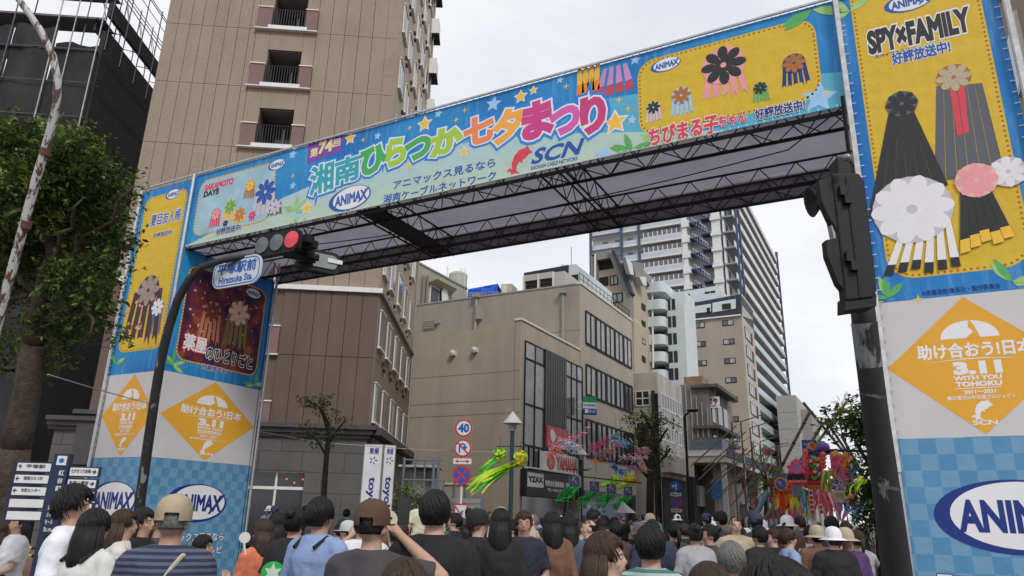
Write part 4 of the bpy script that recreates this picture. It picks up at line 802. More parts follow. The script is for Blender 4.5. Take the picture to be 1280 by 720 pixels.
# dark roof volume + glass
RD = Plane((-17, 50), 0); t = thing('rooftop_structure', 'dark navy slanted roof structure with a pale glass end above the grey building', 'roof structure', tuple(RD.W(RD.P(690, 350)[0], 16.4)))
A = [RD.P(649, 370), (RD.P(655, 341)), (RD.P(711, 331)), RD.P(708, 372)]; A[0] = (A[0][0], 15.5); A[3] = (A[3][0]-.1, 15.5)
mb = MB(); mb.prism([A[0], A[3], A[2], A[1]], -5, 0, RD.M); mb.build('dark_cladding', mat('navy_cladding', (.022, .026, .05), .6, .15, 1), t)
Bq = [RD.P(708, 372), RD.P(711, 331), RD.P(720, 330), RD.P(738, 345), RD.P(742, 372)]; Bq[0] = (Bq[0][0], 15.5); Bq[4] = (Bq[4][0], 15.5)
mb = MB(); mb.prism([Bq[0], Bq[4], Bq[3], Bq[2], Bq[1]], -4.8, -.02, RD.M); mb.build('pale_cladding', mat('aqua_cladding', (.56, .63, .64), .4, .08, 1), t)
RD.bx('window', Bq[0][0]+.25, Bq[0][0]+1.0, 17.5, Bq[1][1]-.9, -.02, .03, M_DGLASS, t)
strut('lightning_rod', RD.W(*RD.P(711, 331), -.5), RD.W(*RD.P(711, 306), -.5), .03, M_PIPEW, t)
mb = MB(); mb.ball(RD.W(*RD.P(699, 329), -1), .3); mb.build('dome_vent', M_WFRAME, t)
for k in range(14): strut('roof_rail_post', ST.W(41.2+k*.75, 16.05, -.1), ST.W(41.2+k*.75, 16.75, -.1), .02, M_DARKV, gray)
strut('roof_rail', ST.W(41.2, 16.75, -.1), ST.W(51.2, 16.75, -.1), .025, M_DARKV, gray); strut('roof_rail', ST.W(41.2, 16.4, -.1), ST.W(51.2, 16.4, -.1), .02, M_DARKV, gray)

# white building with ribbon windows
WX = -15.6; WS = Plane((WX, 0), 90); wy0 = WS.P(821, 465)[0]; wz = WS.P(821, 465)[1]; wy1 = WS.P(852, 500)[0]
M_WHT = mat('weathered_white', (.62, .61, .57), .85, .08, .8, streak=.35); M_WHTC = mat('cream_wall', (.50, .46, .38), .85, .06, .8, streak=.2)
wb = street_building('ribbon_window_building', 'low weathered white building with ribbon windows beyond the grey building', wy0, wy1, wz, 10, M_WHTC, M_WHT, WX)
WN = Plane((WX, wy0), 0)
for (ya, yb_) in ((491, 517), (531, 556)):
    z1 = WS.P(826, ya+1)[1]; z0 = WS.P(826, yb_-8)[1]; glaze(wy0+.6, wy1-.3, z0, z1, 8, 1, wb, M_WFRAME, M_GLASS, fw=.1, pl=WS); glaze(wy0+.6, wy1-.3, z0-.75, z0-.05, 8, 1, wb, M_WFRAME, M_CURT, fw=.1, pl=WS)
b_ = pb(795, 489, 812, 507, WN); glaze(b_[0], b_[1], b_[2], b_[3], 2, 2, wb, M_WFRAME, M_DGLASS, fw=.08, pl=WN); b_ = pb(796, 528, 813, 560, WN); glaze(b_[0], b_[1], b_[2], b_[3], 1, 1, wb, M_WFRAME, M_DGLASS, fw=.08, pl=WN)
s_ = WN.P(819, 540)[0]; strut('downpipe', WN.W(s_, 1, .2), WN.W(s_, WN.P(819, 489)[1], .2), .15, M_DARKV, wb); WS.bx('lower_balcony', wy0+.2, wy1-.2, 4.9, 6.0, 0, .8, M_WHTC, wb); WS.bx('dark_shopfront', wy0+.2, wy1-.2, .3, 4.6, 0, .1, M_DARKV, wb)
for k in range(3): WS.bx('air_conditioner', wy0+.4+k*2.2, wy0+1.1+k*2.2, 6.2, 7.0, .1, .6, M_WFRAME, wb)

# beige stepped tower
BT = thing('stepped_apartment_block', 'beige apartment block with slanting dark grey parapets behind the office building', 'apartment block', (-26, 74, 0))
BN = Plane((-17, 72), 0); M_BTW = mat('beige_block', (.46, .395, .30), .85, .05, .5, streak=.08); M_BTG = mat('grey_band', (.24, .235, .21), .85, .08, .6); M_NAVC = MATS['navy_cladding']; M_AQ = MATS['aqua_cladding']
P = BN.P
def bpoly(pts, d0, d1, m, name, par=None, pl=BN):
    q = [pl.P(*x) for x in pts]; ar = sum(q[i][0]*q[(i+1) % len(q)][1]-q[(i+1) % len(q)][0]*q[i][1] for i in range(len(q))); q = q if ar > 0 else q[::-1]
    mb = MB(); mb.prism(q, d0, d1, pl.M); return mb.build(name, m, par or BT)
bpoly([(741, 480), (743, 318), (768, 318), (792, 400), (793, 480)], -9, 0, M_BTW, 'wall')
bpoly([(740, 480), (742, 321), (749, 321), (748, 480)], 0, .8, M_BTG, 'parapet_band'); bpoly([(742, 321), (766, 315), (769, 324), (749, 328)], 0, .8, M_BTG, 'parapet_band'); bpoly([(764, 318), (771, 318), (792, 370), (792, 405), (783, 405), (783, 368)], .0, 1.0, M_BTG, 'parapet_band'); bpoly([(783, 365), (792, 368), (793, 480), (783, 480)], .0, .9, M_BTG, 'parapet_band')
bpoly([(769, 317), (773, 318), (795, 370), (792, 372)], .2, 1.3, M_NAVC, 'dark_coping')
b_ = pb(752, 328, 768, 338, BN)
for (x0, y0, x1, y1, gm) in ((750, 326, 768, 336, M_DARKV), (750, 347, 760, 357, M_DARKV), (763, 345, 772, 356, M_CURT), (757, 369, 766, 379, M_DARKV), (765, 367, 778, 378, M_CURT)): b_ = pb(x0, y0, x1, y1, BN); glaze(b_[0], b_[1], b_[2], b_[3], 2, 1, BT, M_BFRAME, gm, fw=.1, pl=BN)
strut('white_pipe', BN.W(*P(748, 321), 1), BN.W(*P(748, 400), 1), .12, M_WFRAME, BT)
BR = Plane((-17+P(791, 400)[0], 72), 90)     # street side
bpoly([(791, 480), (791, 348), (804, 352), (817, 368), (817, 480)], -7, 0, M_BTW, 'side_wall', pl=BR)
bpoly([(786, 327), (800, 330), (800, 345), (817, 356), (817, 368), (804, 352), (791, 349)], -.8, .4, M_BTG, 'stair_parapet', pl=BR); bpoly([(800, 331), (818, 345), (832, 358), (832, 362), (817, 362), (800, 346)], -1.2, -.4, M_BTG, 'stair_parapet', pl=BR)
bpoly([(776, 322), (785, 330), (787, 345), (782, 343)], .1, .5, M_AQ, 'aqua_panel', pl=BR); bpoly([(790, 347), (799, 347), (800, 358), (796, 358)], -.1, .8, M_AQ, 'aqua_panel', pl=BR)
for y in (381, 402, 424, 446): b_ = pb(802, y, 806, y+6, BR); glaze(b_[0], b_[1], b_[2], b_[3], 1, 1, BT, M_BFRAME, M_DARKV, fw=.12, pl=BR)
strut('white_pipe', BR.W(*BR.P(810, 350), .5), BR.W(*BR.P(811, 460), .5), .1, M_WFRAME, BT)
# aqua curved stair balconies
AQ = thing('curved_balcony_tower', 'pale aqua stair tower of curved balconies between the two beige blocks', 'stair tower', (-23, 80, 0)); AN = Plane((-17, 79), 0)
q0 = AN.P(812, 380)[0]; q1 = AN.P(844, 380)[0]; mb = MB(); AN.ab(mb, q0, q1+.8, 0, AN.P(830, 362)[1], -6, -1.5); mb.build('wall', M_AQ, AQ)
mb = MB(); AN.ab(mb, AN.P(834, 400)[0], q1+1, 0, AN.P(838, 382)[1], -1.5, .0); mb.build('wall', M_AQ, AQ)
for k, y in enumerate((360, 381, 402, 424, 445, 467)):
    s0, zb_ = AN.P(811, y+11); z1 = AN.P(811, y-1)[1]; wd = 2.3; pr = []
    o = [(0, 0), (wd-.8, 0)]+[(wd-.8+.8*math.sin(R(10*j)), .8-.8*math.cos(R(10*j))) for j in range(1, 10)]+[(wd, 4), (0, 4)]
    mb = MB(); vs = [(s0+x, -y_+1.6) for x, y_ in o]
    M_ = AN.M @ Matrix(((1, 0, 0, 0), (0, 0, 1, 0), (0, 1, 0, 0), (0, 0, 0, 1)))
    mb.prism(vs, zb_, z1, M_); mb.build('curved_balcony', M_AQ, AQ)
    AN.bx('door', s0+.4, s0+1.5, zb_-1.75, zb_-.05, -1.48, -1.4, M_DARKV, AQ); AN.bx('window', q1-1.1, q1-.55, zb_-1.9, zb_-.6, 0, .05, M_DARKV, AQ); AN.bx('window', q1-.4, q1-.0, zb_-1.9, zb_-.6, 0, .05, M_DARKV, AQ)
# tan apartment block with black top
TX = -17; TN = Plane((TX, 97), 0); TR = Plane((TX, 0), 90)
tb = thing('tan_apartment_block', 'tan apartment block with black attic storey and small windows', 'apartment block', (TX, 97, 0)); M_TB = mat('tan_block', (.36, .31, .255), .85, .05, .4, streak=.08); M_TB2 = mat('tan_block_side', (.45, .41, .35), .85, .05, .4)
tz = TN.P(884, 399)[1]; l0 = TN.P(843, 420)[0]; l1 = TN.P(927, 400)[0]; yd = TR.P(941, 430)[0]
TN = Plane((TX, 97), 0); X1 = TX+l1; TR = Plane((X1, 0), 90); yd = TR.P(943, 430)[0]
mb = MB(); mb.box((TX+l0, 97, 0), (X1, yd, tz)); mb.build('wall', M_TB, tb); mb = MB(); mb.box((X1, 97.02, 0), (X1+.06, yd, tz+.0)); mb.build('side_wall', M_TB2, tb)
za = TN.P(884, 375)[1]; bpoly([(844, 402), (848, 382), (926, 368), (927, 395)], -9, .12, M_NAVC, 'attic', tb, TN); 
bpoly([(850, 394), (851, 386), (889, 380), (889, 390)], .12, .2, M_AQ, 'attic_recess', tb, TN); bpoly([(891, 379), (920, 374), (920, 386), (891, 391)], .12, .2, M_AQ, 'attic_recess', tb, TN)
for x0, y0, x1, y1 in ((884, 385, 888, 391), (903, 380, 914, 387)): b_ = pb(x0, y0, x1, y1, TN); TN.bx('window', *b_, .2, .26, M_DARKV, tb)
bpoly([(927, 368), (938, 382), (940, 400), (927, 395)], -5, .1, M_TB2, 'attic_side', tb, TR)
TN.bx('white_ledge', l0, l1, tz-.02, tz+.16, .0, .3, M_WFRAME, tb)
pt = thing('rooftop_plant', 'pale aqua rooftop plant room above the black attic storey', 'plant room', (-20, 100, 25)); bpoly([(849, 377), (849, 361), (895, 353), (904, 366), (904, 371)], -6, -1.5, M_AQ, 'plant_wall', pt, TN)
for x0, y0, x1, y1 in ((853, 364, 859, 368), (878, 361, 884, 365), (885, 360, 891, 364)): b_ = pb(x0, y0, x1, y1, TN); TN.bx('window', *b_, -1.5, -1.4, M_DARKV, pt)
TN.bx('parapet', TN.P(846, 370)[0], TN.P(904, 370)[0], za+.2, za+1.2, -1.2, -1.0, M_AQ, pt)
for k in range(9):
    yy = 403+23.5*k+ (k*k*.12)
    for x0, x1, dy in ((860, 864, 1), (869, 881, 0), (903, 917, -3)):
        sh = k*1.3; b_ = pb(x0+sh, yy+dy, x1+sh, yy+dy+(5 if x1-x0 < 6 else 7), TN); f = TN.bx('window', *b_, 0, .06, M_BFRAME, tb)
        if x1-x0 > 6:
            for u in (0, 1): m_ = (b_[0]+b_[1])/2; TN.bx('pane', (b_[0]+.1, m_+.04)[u], (m_-.04, b_[1]-.1)[u], b_[2]+.1, b_[3]-.1, .062, .07, (M_GLASS, M_CURT)[(k+u) % 2], f)
for k in range(11):
    z0 = tz-1.2-2.55*k; 
    if z0 < 6: break
    s0 = 97+1.3; f = TR.bx('window', s0, yd-2.0, z0-1.5, z0+.1, .06, .12, M_BFRAME, tb); [TR.bx('pane', s0+.2+u*(yd-3.6-s0)/3, s0-.0+(u+1)*(yd-3.6-s0)/3, z0-1.4, z0, .13, .14, (M_GLASS, M_CURT, M_DGLASS)[u], f) for u in range(3)]
# high-rise
HY = 124; HN = Plane((0, HY), 0); hx0 = HN.P(737, 300)[0]; hx1 = HN.P(908, 330)[0]; HRS = Plane((hx1, 0), 90); hy1 = HRS.P(960, 300)[0]
hr = thing('high_rise', 'white high-rise apartment tower with balconies and navy trim beyond the arch', 'apartment tower', (hx1, HY, 0)); M_HR = mat('tower_white', (.68, .68, .68), .8, .05, .3); M_HRS = mat('tower_grey', (.33, .335, .35), .8, .06, .3); M_HNV = mat('navy_trim', (.045, .075, .15), .6); M_HRR = mat('tower_railing', (.5, .53, .58), .5, .1, 1)
mb = MB(); mb.box((hx0+.5, HY+1.6, 0), (hx1-.2, hy1-1, 66)); mb.build('wall', M_HRS, hr)
xs = [HN.P(x, 330)[0] for x in (737, 756, 778, 800, 856, 862, 893, 908)]
FH = 3.0; z = 66
nf = 0
while z > 10 and nf < 18:
    z -= FH; nf += 1
    HN.bx('floor_slab', hx0, xs[5], z, z+.28, -1.6, .1, M_HR if nf % 2 or True else M_HNV, hr); HN.bx('slab_edge', hx0, xs[2], z-.05, z+.25, .1, .2, M_HNV, hr)
    HN.bx('balcony_rail', hx0+.2, xs[4], z+.28, z+1.25, -.05, .02, M_HRR, hr)
    HN.bx('back_wall', hx0, xs[5], z+.28, z+FH, -1.6, -1.5, M_HR, hr)
    for i in range(7): s_ = hx0+2.2+i*2.55; HN.bx('door' if i % 2 else 'window', s_, s_+1.0, z+.4+(0 if i % 2 else .6), z+2.3, -1.5, -1.42, M_GLASS, hr)
    f = HN.bx('window_bay', xs[3]+.8, xs[4]-.4, z+.3, z+2.4, -.4, -.25, M_GLASS, hr)
    for i in range(9): s_ = xs[3]+.8+(xs[4]-xs[3]-1.2)*i/8; HN.bx('mullion', s_-.08, s_+.08, z+.3, z+2.4, -.25, -.15, M_HR, f)
    HN.bx('transom', xs[3]+.8, xs[4]-.4, z+1.3, z+1.42, -.25, -.15, M_HR, f)
    HN.bx('bracket', xs[4]-.3, xs[5]+.3, z-.9, z+.4, -1, .25, M_HR, hr)
    # outside stair
    strut('stair_flight', HN.W(xs[5]+.8, z+2.0+.8, .1), HN.W(xs[6]-.9, z+.3, .1), .16, M_HNV, hr); HN.bx('stair_landing', xs[5]+.3, xs[5]+2.2, z+2.6, z+2.8, -1.5, .3, M_HNV, hr); HN.bx('stair_landing', xs[6]-2.0, xs[6]-.1, z+.1, z+.3, -1.5, .3, M_HNV, hr)
    strut('stair_rail', HN.W(xs[5]+.8, z+3.7, .2), HN.W(xs[6]-.9, z+1.3, .2), .07, M_HRR, hr)
    for i in range(7): u = i/6; strut('stair_baluster', HN.W(xs[5]+.8+(xs[6]-xs[5]-1.7)*u, z+2.8-2.5*u, .2), HN.W(xs[5]+.8+(xs[6]-xs[5]-1.7)*u, z+3.7-2.4*u, .2), .04, M_HRR, hr)
    HN.bx('corner_bracket', xs[6]-.3, xs[7]-.6, z-.4, z+.4, -1, .3, M_HR, hr)
    # street side balconies
    HRS.bx('balcony_slab', HY+.2, hy1, z-.1, z+.15, 0, 1.7, M_HRS, hr); HRS.bx('balcony_front', HY+.2, hy1-.5, z+.15, z+1.25, 1.55, 1.68, M_HR if nf < 9 else mat('aqua_glass_rail', (.35, .45, .45), .3), hr); HRS.bx('slab_edge', HY, HY+.4, z-.35, z-.1, -.2, 1.8, M_HNV, hr)
    HRS.bx('side_wall', HY+.2, hy1-1.2, z+.15, z+FH, -.3, .02, M_HR, hr)
    for i in range(5): s_ = HY+1.5+i*(hy1-HY-3)/5; HRS.bx('window', s_, s_+1.6, z+.4, z+2.3, .02, .08, (M_GLASS, M_DGLASS)[i % 2], hr)
HN.bx('pier', xs[6]-.1, xs[7]-.7, 0, 66, -1.5, .0, M_HR, hr)
for s_ in (hx0+.3, xs[2]): HN.bx('navy_column', s_-.25, s_+.25, 0, 66, .1, .35, M_HNV, hr)
HN.bx('navy_column', xs[3]-.2, xs[3]+.25, 0, 66, .1, .35, M_HNV, hr); HN.bx('pier', xs[4]-.2, xs[5]-.2, 0, 66, -1.4, .05, M_HR, hr)
for s_ in (HY+2.0, HY+5.2): HRS.bx('navy_column', s_-.25, s_+.25, 0, 66, 1.6, 2.0, M_HNV, hr)
HRS.bx('navy_column', hy1-.3, hy1+.1, 0, 66, 1.4, 2.0, M_HNV, hr)
# old stained building behind the arcade, pale far block
OX = -16.2; OS = Plane((OX, 0), 90); oy0 = WS.P(852, 500)[0]+.3; oy1 = OS.P(905, 520)[0]; ON = Plane((OX, oy0+6), 0)
ob = thing('stained_building', 'old stained concrete building with jutting cornices and a rooftop sign', 'building', (OX, oy0, 0)); M_OLD = mat('stained_concrete', (.20, .19, .17), .9, .3, .8, streak=.5); M_OLDD = mat('dark_concrete', (.10, .095, .085), .9, .3, .8)
ob_y = 70; ON = Plane((-17, ob_y), 0); s0 = ON.P(850, 500)[0]; s1 = ON.P(886, 500)[0]; zt_ = ON.P(866, 480)[1]
mb = MB(); ON.ab(mb, s0, s1, 0, zt_, -11, 0); mb.build('wall', M_OLD, ob); OR = Plane((-17+s1, ob_y), 90); oe = OR.P(903, 520)[0]
for y in (484, 533, 548): zz = OR.P(888, y)[1]; OR.bx('cornice', -.3, 9, zz-.25, zz+.1, 0, 1.0, M_OLDD, ob); ON.bx('cornice', s0+1.2, s1+.8, zz-.2, zz+.08, 0, .4, M_OLDD, ob)
for k in range(3):
    for j in range(2): OR.bx('window', .8+2.6*k, 2.6+2.6*k, zt_-3.6-3*j, zt_-1.6-3*j, 0, .08, M_DGLASS, ob)
ON.bx('rust_parapet', s0+.4, s0+2.2, zt_, zt_+.8, -3, -.3, mat('rust_wall', (.28, .17, .11), .9, .3, 2), ob)
for k in range(5): strut('downpipe', ON.W(s0+.6+.5*k, 6, .12), ON.W(s0+.6+.5*k, zt_-.6*k, .12), .06, M_PIPEW, ob)
# sign はぐや
t = thing('rooftop_sign', 'small white sign with red and black kana on poles over the arcade', 'sign', tuple(at(888, 560, 72)))
SGP = Plane((at(878, 503, 70).x, at(878, 503, 70).y), 5); b_ = pb(878, 496, 899, 510, SGP); mb = MB(); SGP.ab(mb, *b_, -.4, 0); mb.build('sign_panel', mat('sign_white', (.7, .7, .7)), t)
text(SGP, 'はぐや', b_[0]+.15, b_[1]-.15, b_[2]+.4, b_[3]-.15, mat('kana_red', (.25, .03, .03)), t, .02, .07); text(SGP, '日本そば処', b_[0]+.35, b_[1]-.3, b_[2]+.12, b_[2]+.3, M_BLACKP, t, .02, .02)
for u in (.35, .75): strut('sign_pole', SGP.W(b_[0]+(b_[1]-b_[0])*u, 7.5, -.2), SGP.W(b_[0]+(b_[1]-b_[0])*u, b_[3]+.8, -.2), .06, M_PIPEW, t)
FN = Plane((0, 150), 0); f0 = FN.P(972, 520)[0]; f1 = FN.P(997, 520)[0]; f2 = FN.P(1010, 520)[0]; zf = FN.P(990, 494)[1]
fb = thing('far_block', 'pale grey windowless slab block far down the street', 'building', ((f0+f1)/2, 150, 0)); mb = MB(); mb.box((f0, 150, 0), (f1, 172, zf)); mb.build('wall', mat('far_grey', (.36, .355, .34), .85, .04, .2), fb); mb = MB(); mb.box((f1+.02, 156, 0), (f2, 170, zf-2)); mb.build('wall', mat('far_grey2', (.27, .265, .26), .85, .04, .2), fb)
for k in range(7): mb = MB(); FN.ab(mb, f0+.2, f1-.05, zf-3.2*k-3.3, zf-3.2*k-3.24, 0, .04); mb.build('wall_joint', MATS['far_grey2'], fb)
# ---------- arcade canopy over the pavement ----------
ar = thing('arcade_canopy', 'pale arcade roof on white columns with shaded shops beneath', 'arcade', (-14, 66, 0)); ARY = 66; AF = Plane((-13.6, ARY), 0); AS = Plane((-13.6, 0), 90); M_ARC = mat('arcade_white', (.50, .48, .43), .7, .08, 1)
l_ = AF.P(838, 575)[0]; mb = MB(); AF.ab(mb, l_, 0, 6.55, 7.6, -90, 0); mb.build('roof', M_ARC, ar); AF.bx('fascia', l_-.1, .05, 7.1, 7.25, 0, .12, M_WFRAME, ar); AS.bx('blue_fascia', ARY+.02, 150, 7.0, 7.7, 0, .12, mat('arcade_blue', (.04, .06, .13)), ar)
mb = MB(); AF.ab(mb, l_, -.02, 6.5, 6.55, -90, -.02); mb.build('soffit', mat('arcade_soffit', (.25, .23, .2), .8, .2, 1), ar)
mb = MB(); AF.ab(mb, AF.P(862, 560)[0], AF.P(902, 560)[0], 7.6, AF.P(880, 549)[1], -3, -.4); mb.build('corrugated_screen', mat('blue_grey_corrugated', (.17, .20, .25), .6, .15, 9), ar)
for k in range(24): u = AF.P(862, 560)[0]+(AF.P(902, 560)[0]-AF.P(862, 560)[0])*k/24; AF.bx('corrugation', u, u+.06, 7.62, AF.P(880, 549)[1], -.4, -.34, mat('blue_grey_corrugated', (.17, .2, .25)), ar)
for k in range(5): AS.bx('column', ARY+.3+k*18, ARY+.75+k*18, .12, 6.5, -.6, -.2, M_ARC, ar)
for k in range(5): AF.bx('column', l_+.6+k*0, l_+.9, .12, 6.5, -1-8*k, -.7-8*k, M_ARC, ar)
mb = MB(); mb.box((-17.3, ARY+1, 0), (-16.9, 150, 6.5)); mb.build('shopfronts', mat('shaded_shops', (.02, .018, .017), .8, .7, .5), ar)  # near-black colour stands in for the shade under the arcade roof
rs = random.Random(5)
for k in range(14): 
    c_ = rs.choice([(.25, .05, .06), (.1, .2, .35), (.4, .35, .25), (.05, .05, .06), (.3, .3, .3)]); mb = MB(); y_ = 68+k*3.1; mb.box((-16.9, y_, 2.6+rs.random()), (-16.6, y_+2.4, 4.3+rs.random())); mb.build('shop_fascia', mat('fascia_%d' % (k % 5), c_), ar)
for k in range(3): mb = MB(); mb.box((-15.5+k*.05, 68+k*4, 3.5), (-14.4, 68.06+k*4, 5.2)); mb.build('hanging_board', mat('blue_board', (.03, .2, .5), .5, .3, 4) if k == 0 else M_WFRAME, ar)
# ---------- block on the right side of the street ----------
rb = thing('right_block', 'beige block with framed windows at the right edge behind the pillar', 'building', (4, 14, 0)); RBP = Plane((4, 0), -90); mb = MB(); mb.box((4.05, 14, 0), (18, 60, 34)); mb.build('wall', mat('right_beige', (.33, .27, .2), .85, .08, .8, streak=.1), rb)
RBP = Plane((4.05, 60), -90)
for z in [3.5+3.1*k for k in range(10)]:
    for y in [16+4.0*k for k in range(10)]:
        s_ = 60-y; f = RBP.bx('window', s_-1.6, s_, z, z+1.7, 0, .08, M_WFRAME, rb); RBP.bx('pane', s_-1.5, s_-.82, z+.1, z+1.6, .082, .09, M_GLASS, f); RBP.bx('pane', s_-.78, s_-.1, z+.1, z+1.6, .082, .09, M_GLASS, f)
# ---------- tank enclosure between hotel and beige wall ----------
c = at(540, 615, 27); t = thing('storage_tank', 'beige storage tank inside a blue grey steel frame beyond the banner signs', 'tank', (c.x, c.y, .12)); TP = Plane((c.x, c.y), 28); b_ = pb(496, 583, 548, 640, TP); M_TNK = mat('tank_beige', (.33, .30, .24), .7, .15, 1.5, streak=.3); M_TFR = mat('blue_grey_steel', (.13, .17, .24), .5, .2, 5)
mb = MB(); w_ = (b_[1]-b_[0]); mb.lathe([(.05, .5), (w_*.42, .5), (w_*.42, b_[3]-.2), (w_*.38, b_[3]-.05), (.05, b_[3])], TP.M @ Matrix.Translation(((b_[0]+b_[1])/2, 0, -1.2)) @ Matrix.Rotation(R(-90), 4, 'X'), 24); mb.build('tank_shell', M_TNK, t)
mb = MB(); TP.ab(mb, b_[0], b_[1], b_[3]-.02, b_[3]+.05, -2, 0); mb.build('tank_cap', mat('pale_yellow', (.5, .47, .33)), t)
for x in (506, 520, 532, 543, 549): s_, z_ = TP.P(x, 572); strut('frame_post', TP.W(s_, .12, .05), TP.W(s_, z_, .05), .05 if x > 540 or x == 506 else .03, M_TFR, t)
for y in (575, 584, 600, 618, 632): s_, z_ = TP.P(520, y); strut('frame_rail', TP.W(b_[0]+.2, z_, .06), TP.W(b_[1]+.1, z_, .06), .03, M_TFR, t)
c = at(565, 620, 28); t = thing('utility_cabinet', 'low beige utility tank right of the framed storage tank', 'tank', (c.x, c.y, .12)); TP = Plane((c.x, c.y), 10); b_ = pb(555, 606, 583, 640, TP); mb = MB(); TP.ab(mb, b_[0], b_[1], .12, b_[3], -1.2, 0); mb.build('cabinet_body', M_TNK, t); TP.bx('lid', b_[0]-.05, b_[1]+.05, b_[3], b_[3]+.08, -1.25, .05, MATS['pale_yellow'], t); [strut('frame_post', TP.W(b_[0]+(b_[1]-b_[0])*u, .12, .1), TP.W(b_[0]+(b_[1]-b_[0])*u, b_[3]+.2, .1), .03, M_TFR, t) for u in (0, .5, 1)]
t = thing('corrugated_fence', 'low grey slatted fence behind the crowd by the tanks', 'fence', tuple(at(530, 640, 25))); FP_ = Plane((at(500, 640, 25).x, at(500, 640, 25).y), 20); e_ = FP_.P(600, 640)[0]; zt_ = FP_.P(540, 620)[1]
for k in range(9): z_ = zt_-.06-k*.2; FP_.bx('slat', 0, e_, z_-.14, z_, -.02, .0, mat('fence_slat', (.28, .28, .3), .6, .1, 4), t)
for k in range(5): FP_.bx('post', e_*k/4, e_*k/4+.08, .12, zt_, -.1, -.03, M_TFR, t)
# ================= street furniture =================
def rustmat(name, c, c2, lo, hi, scale=14, rough=.6):
    m = mat(name, c, rough, .1, 5); n = m.node_tree.nodes; l = m.node_tree.links; b = n['Principled BSDF']
    g = n.new('ShaderNodeNewGeometry'); mp_ = n.new('ShaderNodeMapping'); mp_.inputs['Scale'].default_value = (1, 1, .16); l.new(g.outputs['Position'], mp_.inputs[0])
    t = n.new('ShaderNodeTexNoise'); t.inputs['Scale'].default_value = scale; t.inputs['Detail'].default_value = 7; t.inputs['Roughness'].default_value = .65; l.new(mp_.outputs[0], t.inputs['Vector'])
    r = n.new('ShaderNodeMapRange'); r.inputs[1].default_value = lo; r.inputs[2].default_value = hi; l.new(t.outputs[0], r.inputs[0])
    mx_ = n.new('ShaderNodeMixRGB'); l.new(r.outputs[0], mx_.inputs[0]); l.new(b.inputs['Base Color'].links[0].from_socket, mx_.inputs[1]); mx_.inputs[2].default_value = (*c2, 1); l.new(mx_.outputs[0], b.inputs['Base Color'])
    bp = n.new('ShaderNodeBump'); bp.inputs['Strength'].default_value = .5; bp.inputs['Distance'].default_value = .006; l.new(r.outputs[0], bp.inputs['Height']); l.new(bp.outputs[0], b.inputs['Normal']); return m
M_RUSTY = rustmat('peeling_rusty_paint', (.50, .51, .52), (.11, .05, .035), .49, .53, 16); M_POLEB = rustmat('peeling_black_paint', (.022, .022, .024), (.22, .24, .25), .60, .63, 6)
M_POLEC = rustmat('worn_black_paint', (.02, .02, .022), (.19, .205, .215), .70, .73, 4)
M_SIGB = mat('signal_black', (.013, .014, .015), .6, .15, 6, spec=.3); M_LENS = mat('dark_lens', (.14, .15, .16), .3, .2, 20); M_REDL = mat('red_lens', (.75, .07, .10), .4, .15, 60, emit=.05)
def circle(pl, a, z, r, d, m, par, name='disc', n=24): return poly(pl, ell(a, z, r, r, n), d, m, par, name)
# peeling lamp pole at the left
t = thing('lamp_pole', 'peeling rusty white curved lamp pole leaning in front of the big tree', 'lamp pole', tuple(at(-25, 470, 7.6)*1))
pts = [at(x, y, 7.6) for x, y in ((-60, 640), (-25, 490), (2, 385), (25, 300), (45, 225), (62, 168), (71, 128), (72, 100), (66, 70), (52, 40), (34, 14), (14, -14), (-12, -40))]; ps = []
for i in range(len(pts)-1):
    for k in range(4): ps.append(pts[i].lerp(pts[i+1], k/4))
mb = MB(); mb.tube([(pts[0].x-.12, pts[0].y, .12)]+ps, [.06]+[.052-.022*i/len(ps) for i in range(len(ps))], 12); mb.build('pole', M_RUSTY, t, True)
for y, x in ((185, 58), (276, 34)): p = at(x, y, 7.6); q = at(x-2.5, y+9, 7.6); strut('clamp', p, q, .054, mat('rust_clamp', (.14, .06, .04)), t, 'cyl12')
# left signal with street name plate
SD = 11.3
sg = thing('traffic_signal', 'dark signal pole with bent arm carrying a red traffic light and station name plate', 'traffic signal', (at(168, 700, SD).x, at(168, 700, SD).y, .12))
cv = [(163, 790), (168, 700), (176, 620), (185, 555), (193, 500), (201, 450), (211, 410), (222, 375), (236, 350), (254, 333), (280, 325), (305, 321), (322, 319)]
pts = [at(x, y, SD) for x, y in cv]; mb = MB(); mb.tube(pts, [.082, .080, .078, .076, .073, .071, .068, .064, .06, .055, .05, .046, .042], 14); mb.build('pole', M_POLEB, sg, True)
SPL = Plane((at(345, 300, SD-.1).x, at(345, 300, SD-.1).y), 0)
b_ = pb(320, 289, 371, 318, SPL); zc = (b_[2]+b_[3])/2; hh = .19; sl = -.0
mb = MB(); mb.prism(rrect(b_[0], b_[1], zc-hh, zc+hh, .09), -.10, .0, SPL.M); mb.build('signal_head', M_SIGB, sg)
for k, x in enumerate((328.5, 346.5, 364.5)):
    a_ = SPL.P(x, 302)[0]; c = SPL.M @ Matrix.Translation((a_, zc, 0)); mb = MB(); mb.lathe([(.135, 0), (.135, .02), (.02, .035)], c, 22); mb.build('lens', M_REDL if k == 2 else M_LENS, sg)
for k in range(6): mb = MB(); q = at(376+rr.uniform(-4, 10), 300+k*6, SD+.1*k); mb.box((q.x-.12, q.y-.08, q.z-.06), (q.x+.12, q.y+.08, q.z+.06)); mb.build('bracket', M_SIGB, sg)
strut('support_arm', at(355, 318, SD+.1), at(398, 322, SD+.4), .06, M_SIGB, sg)
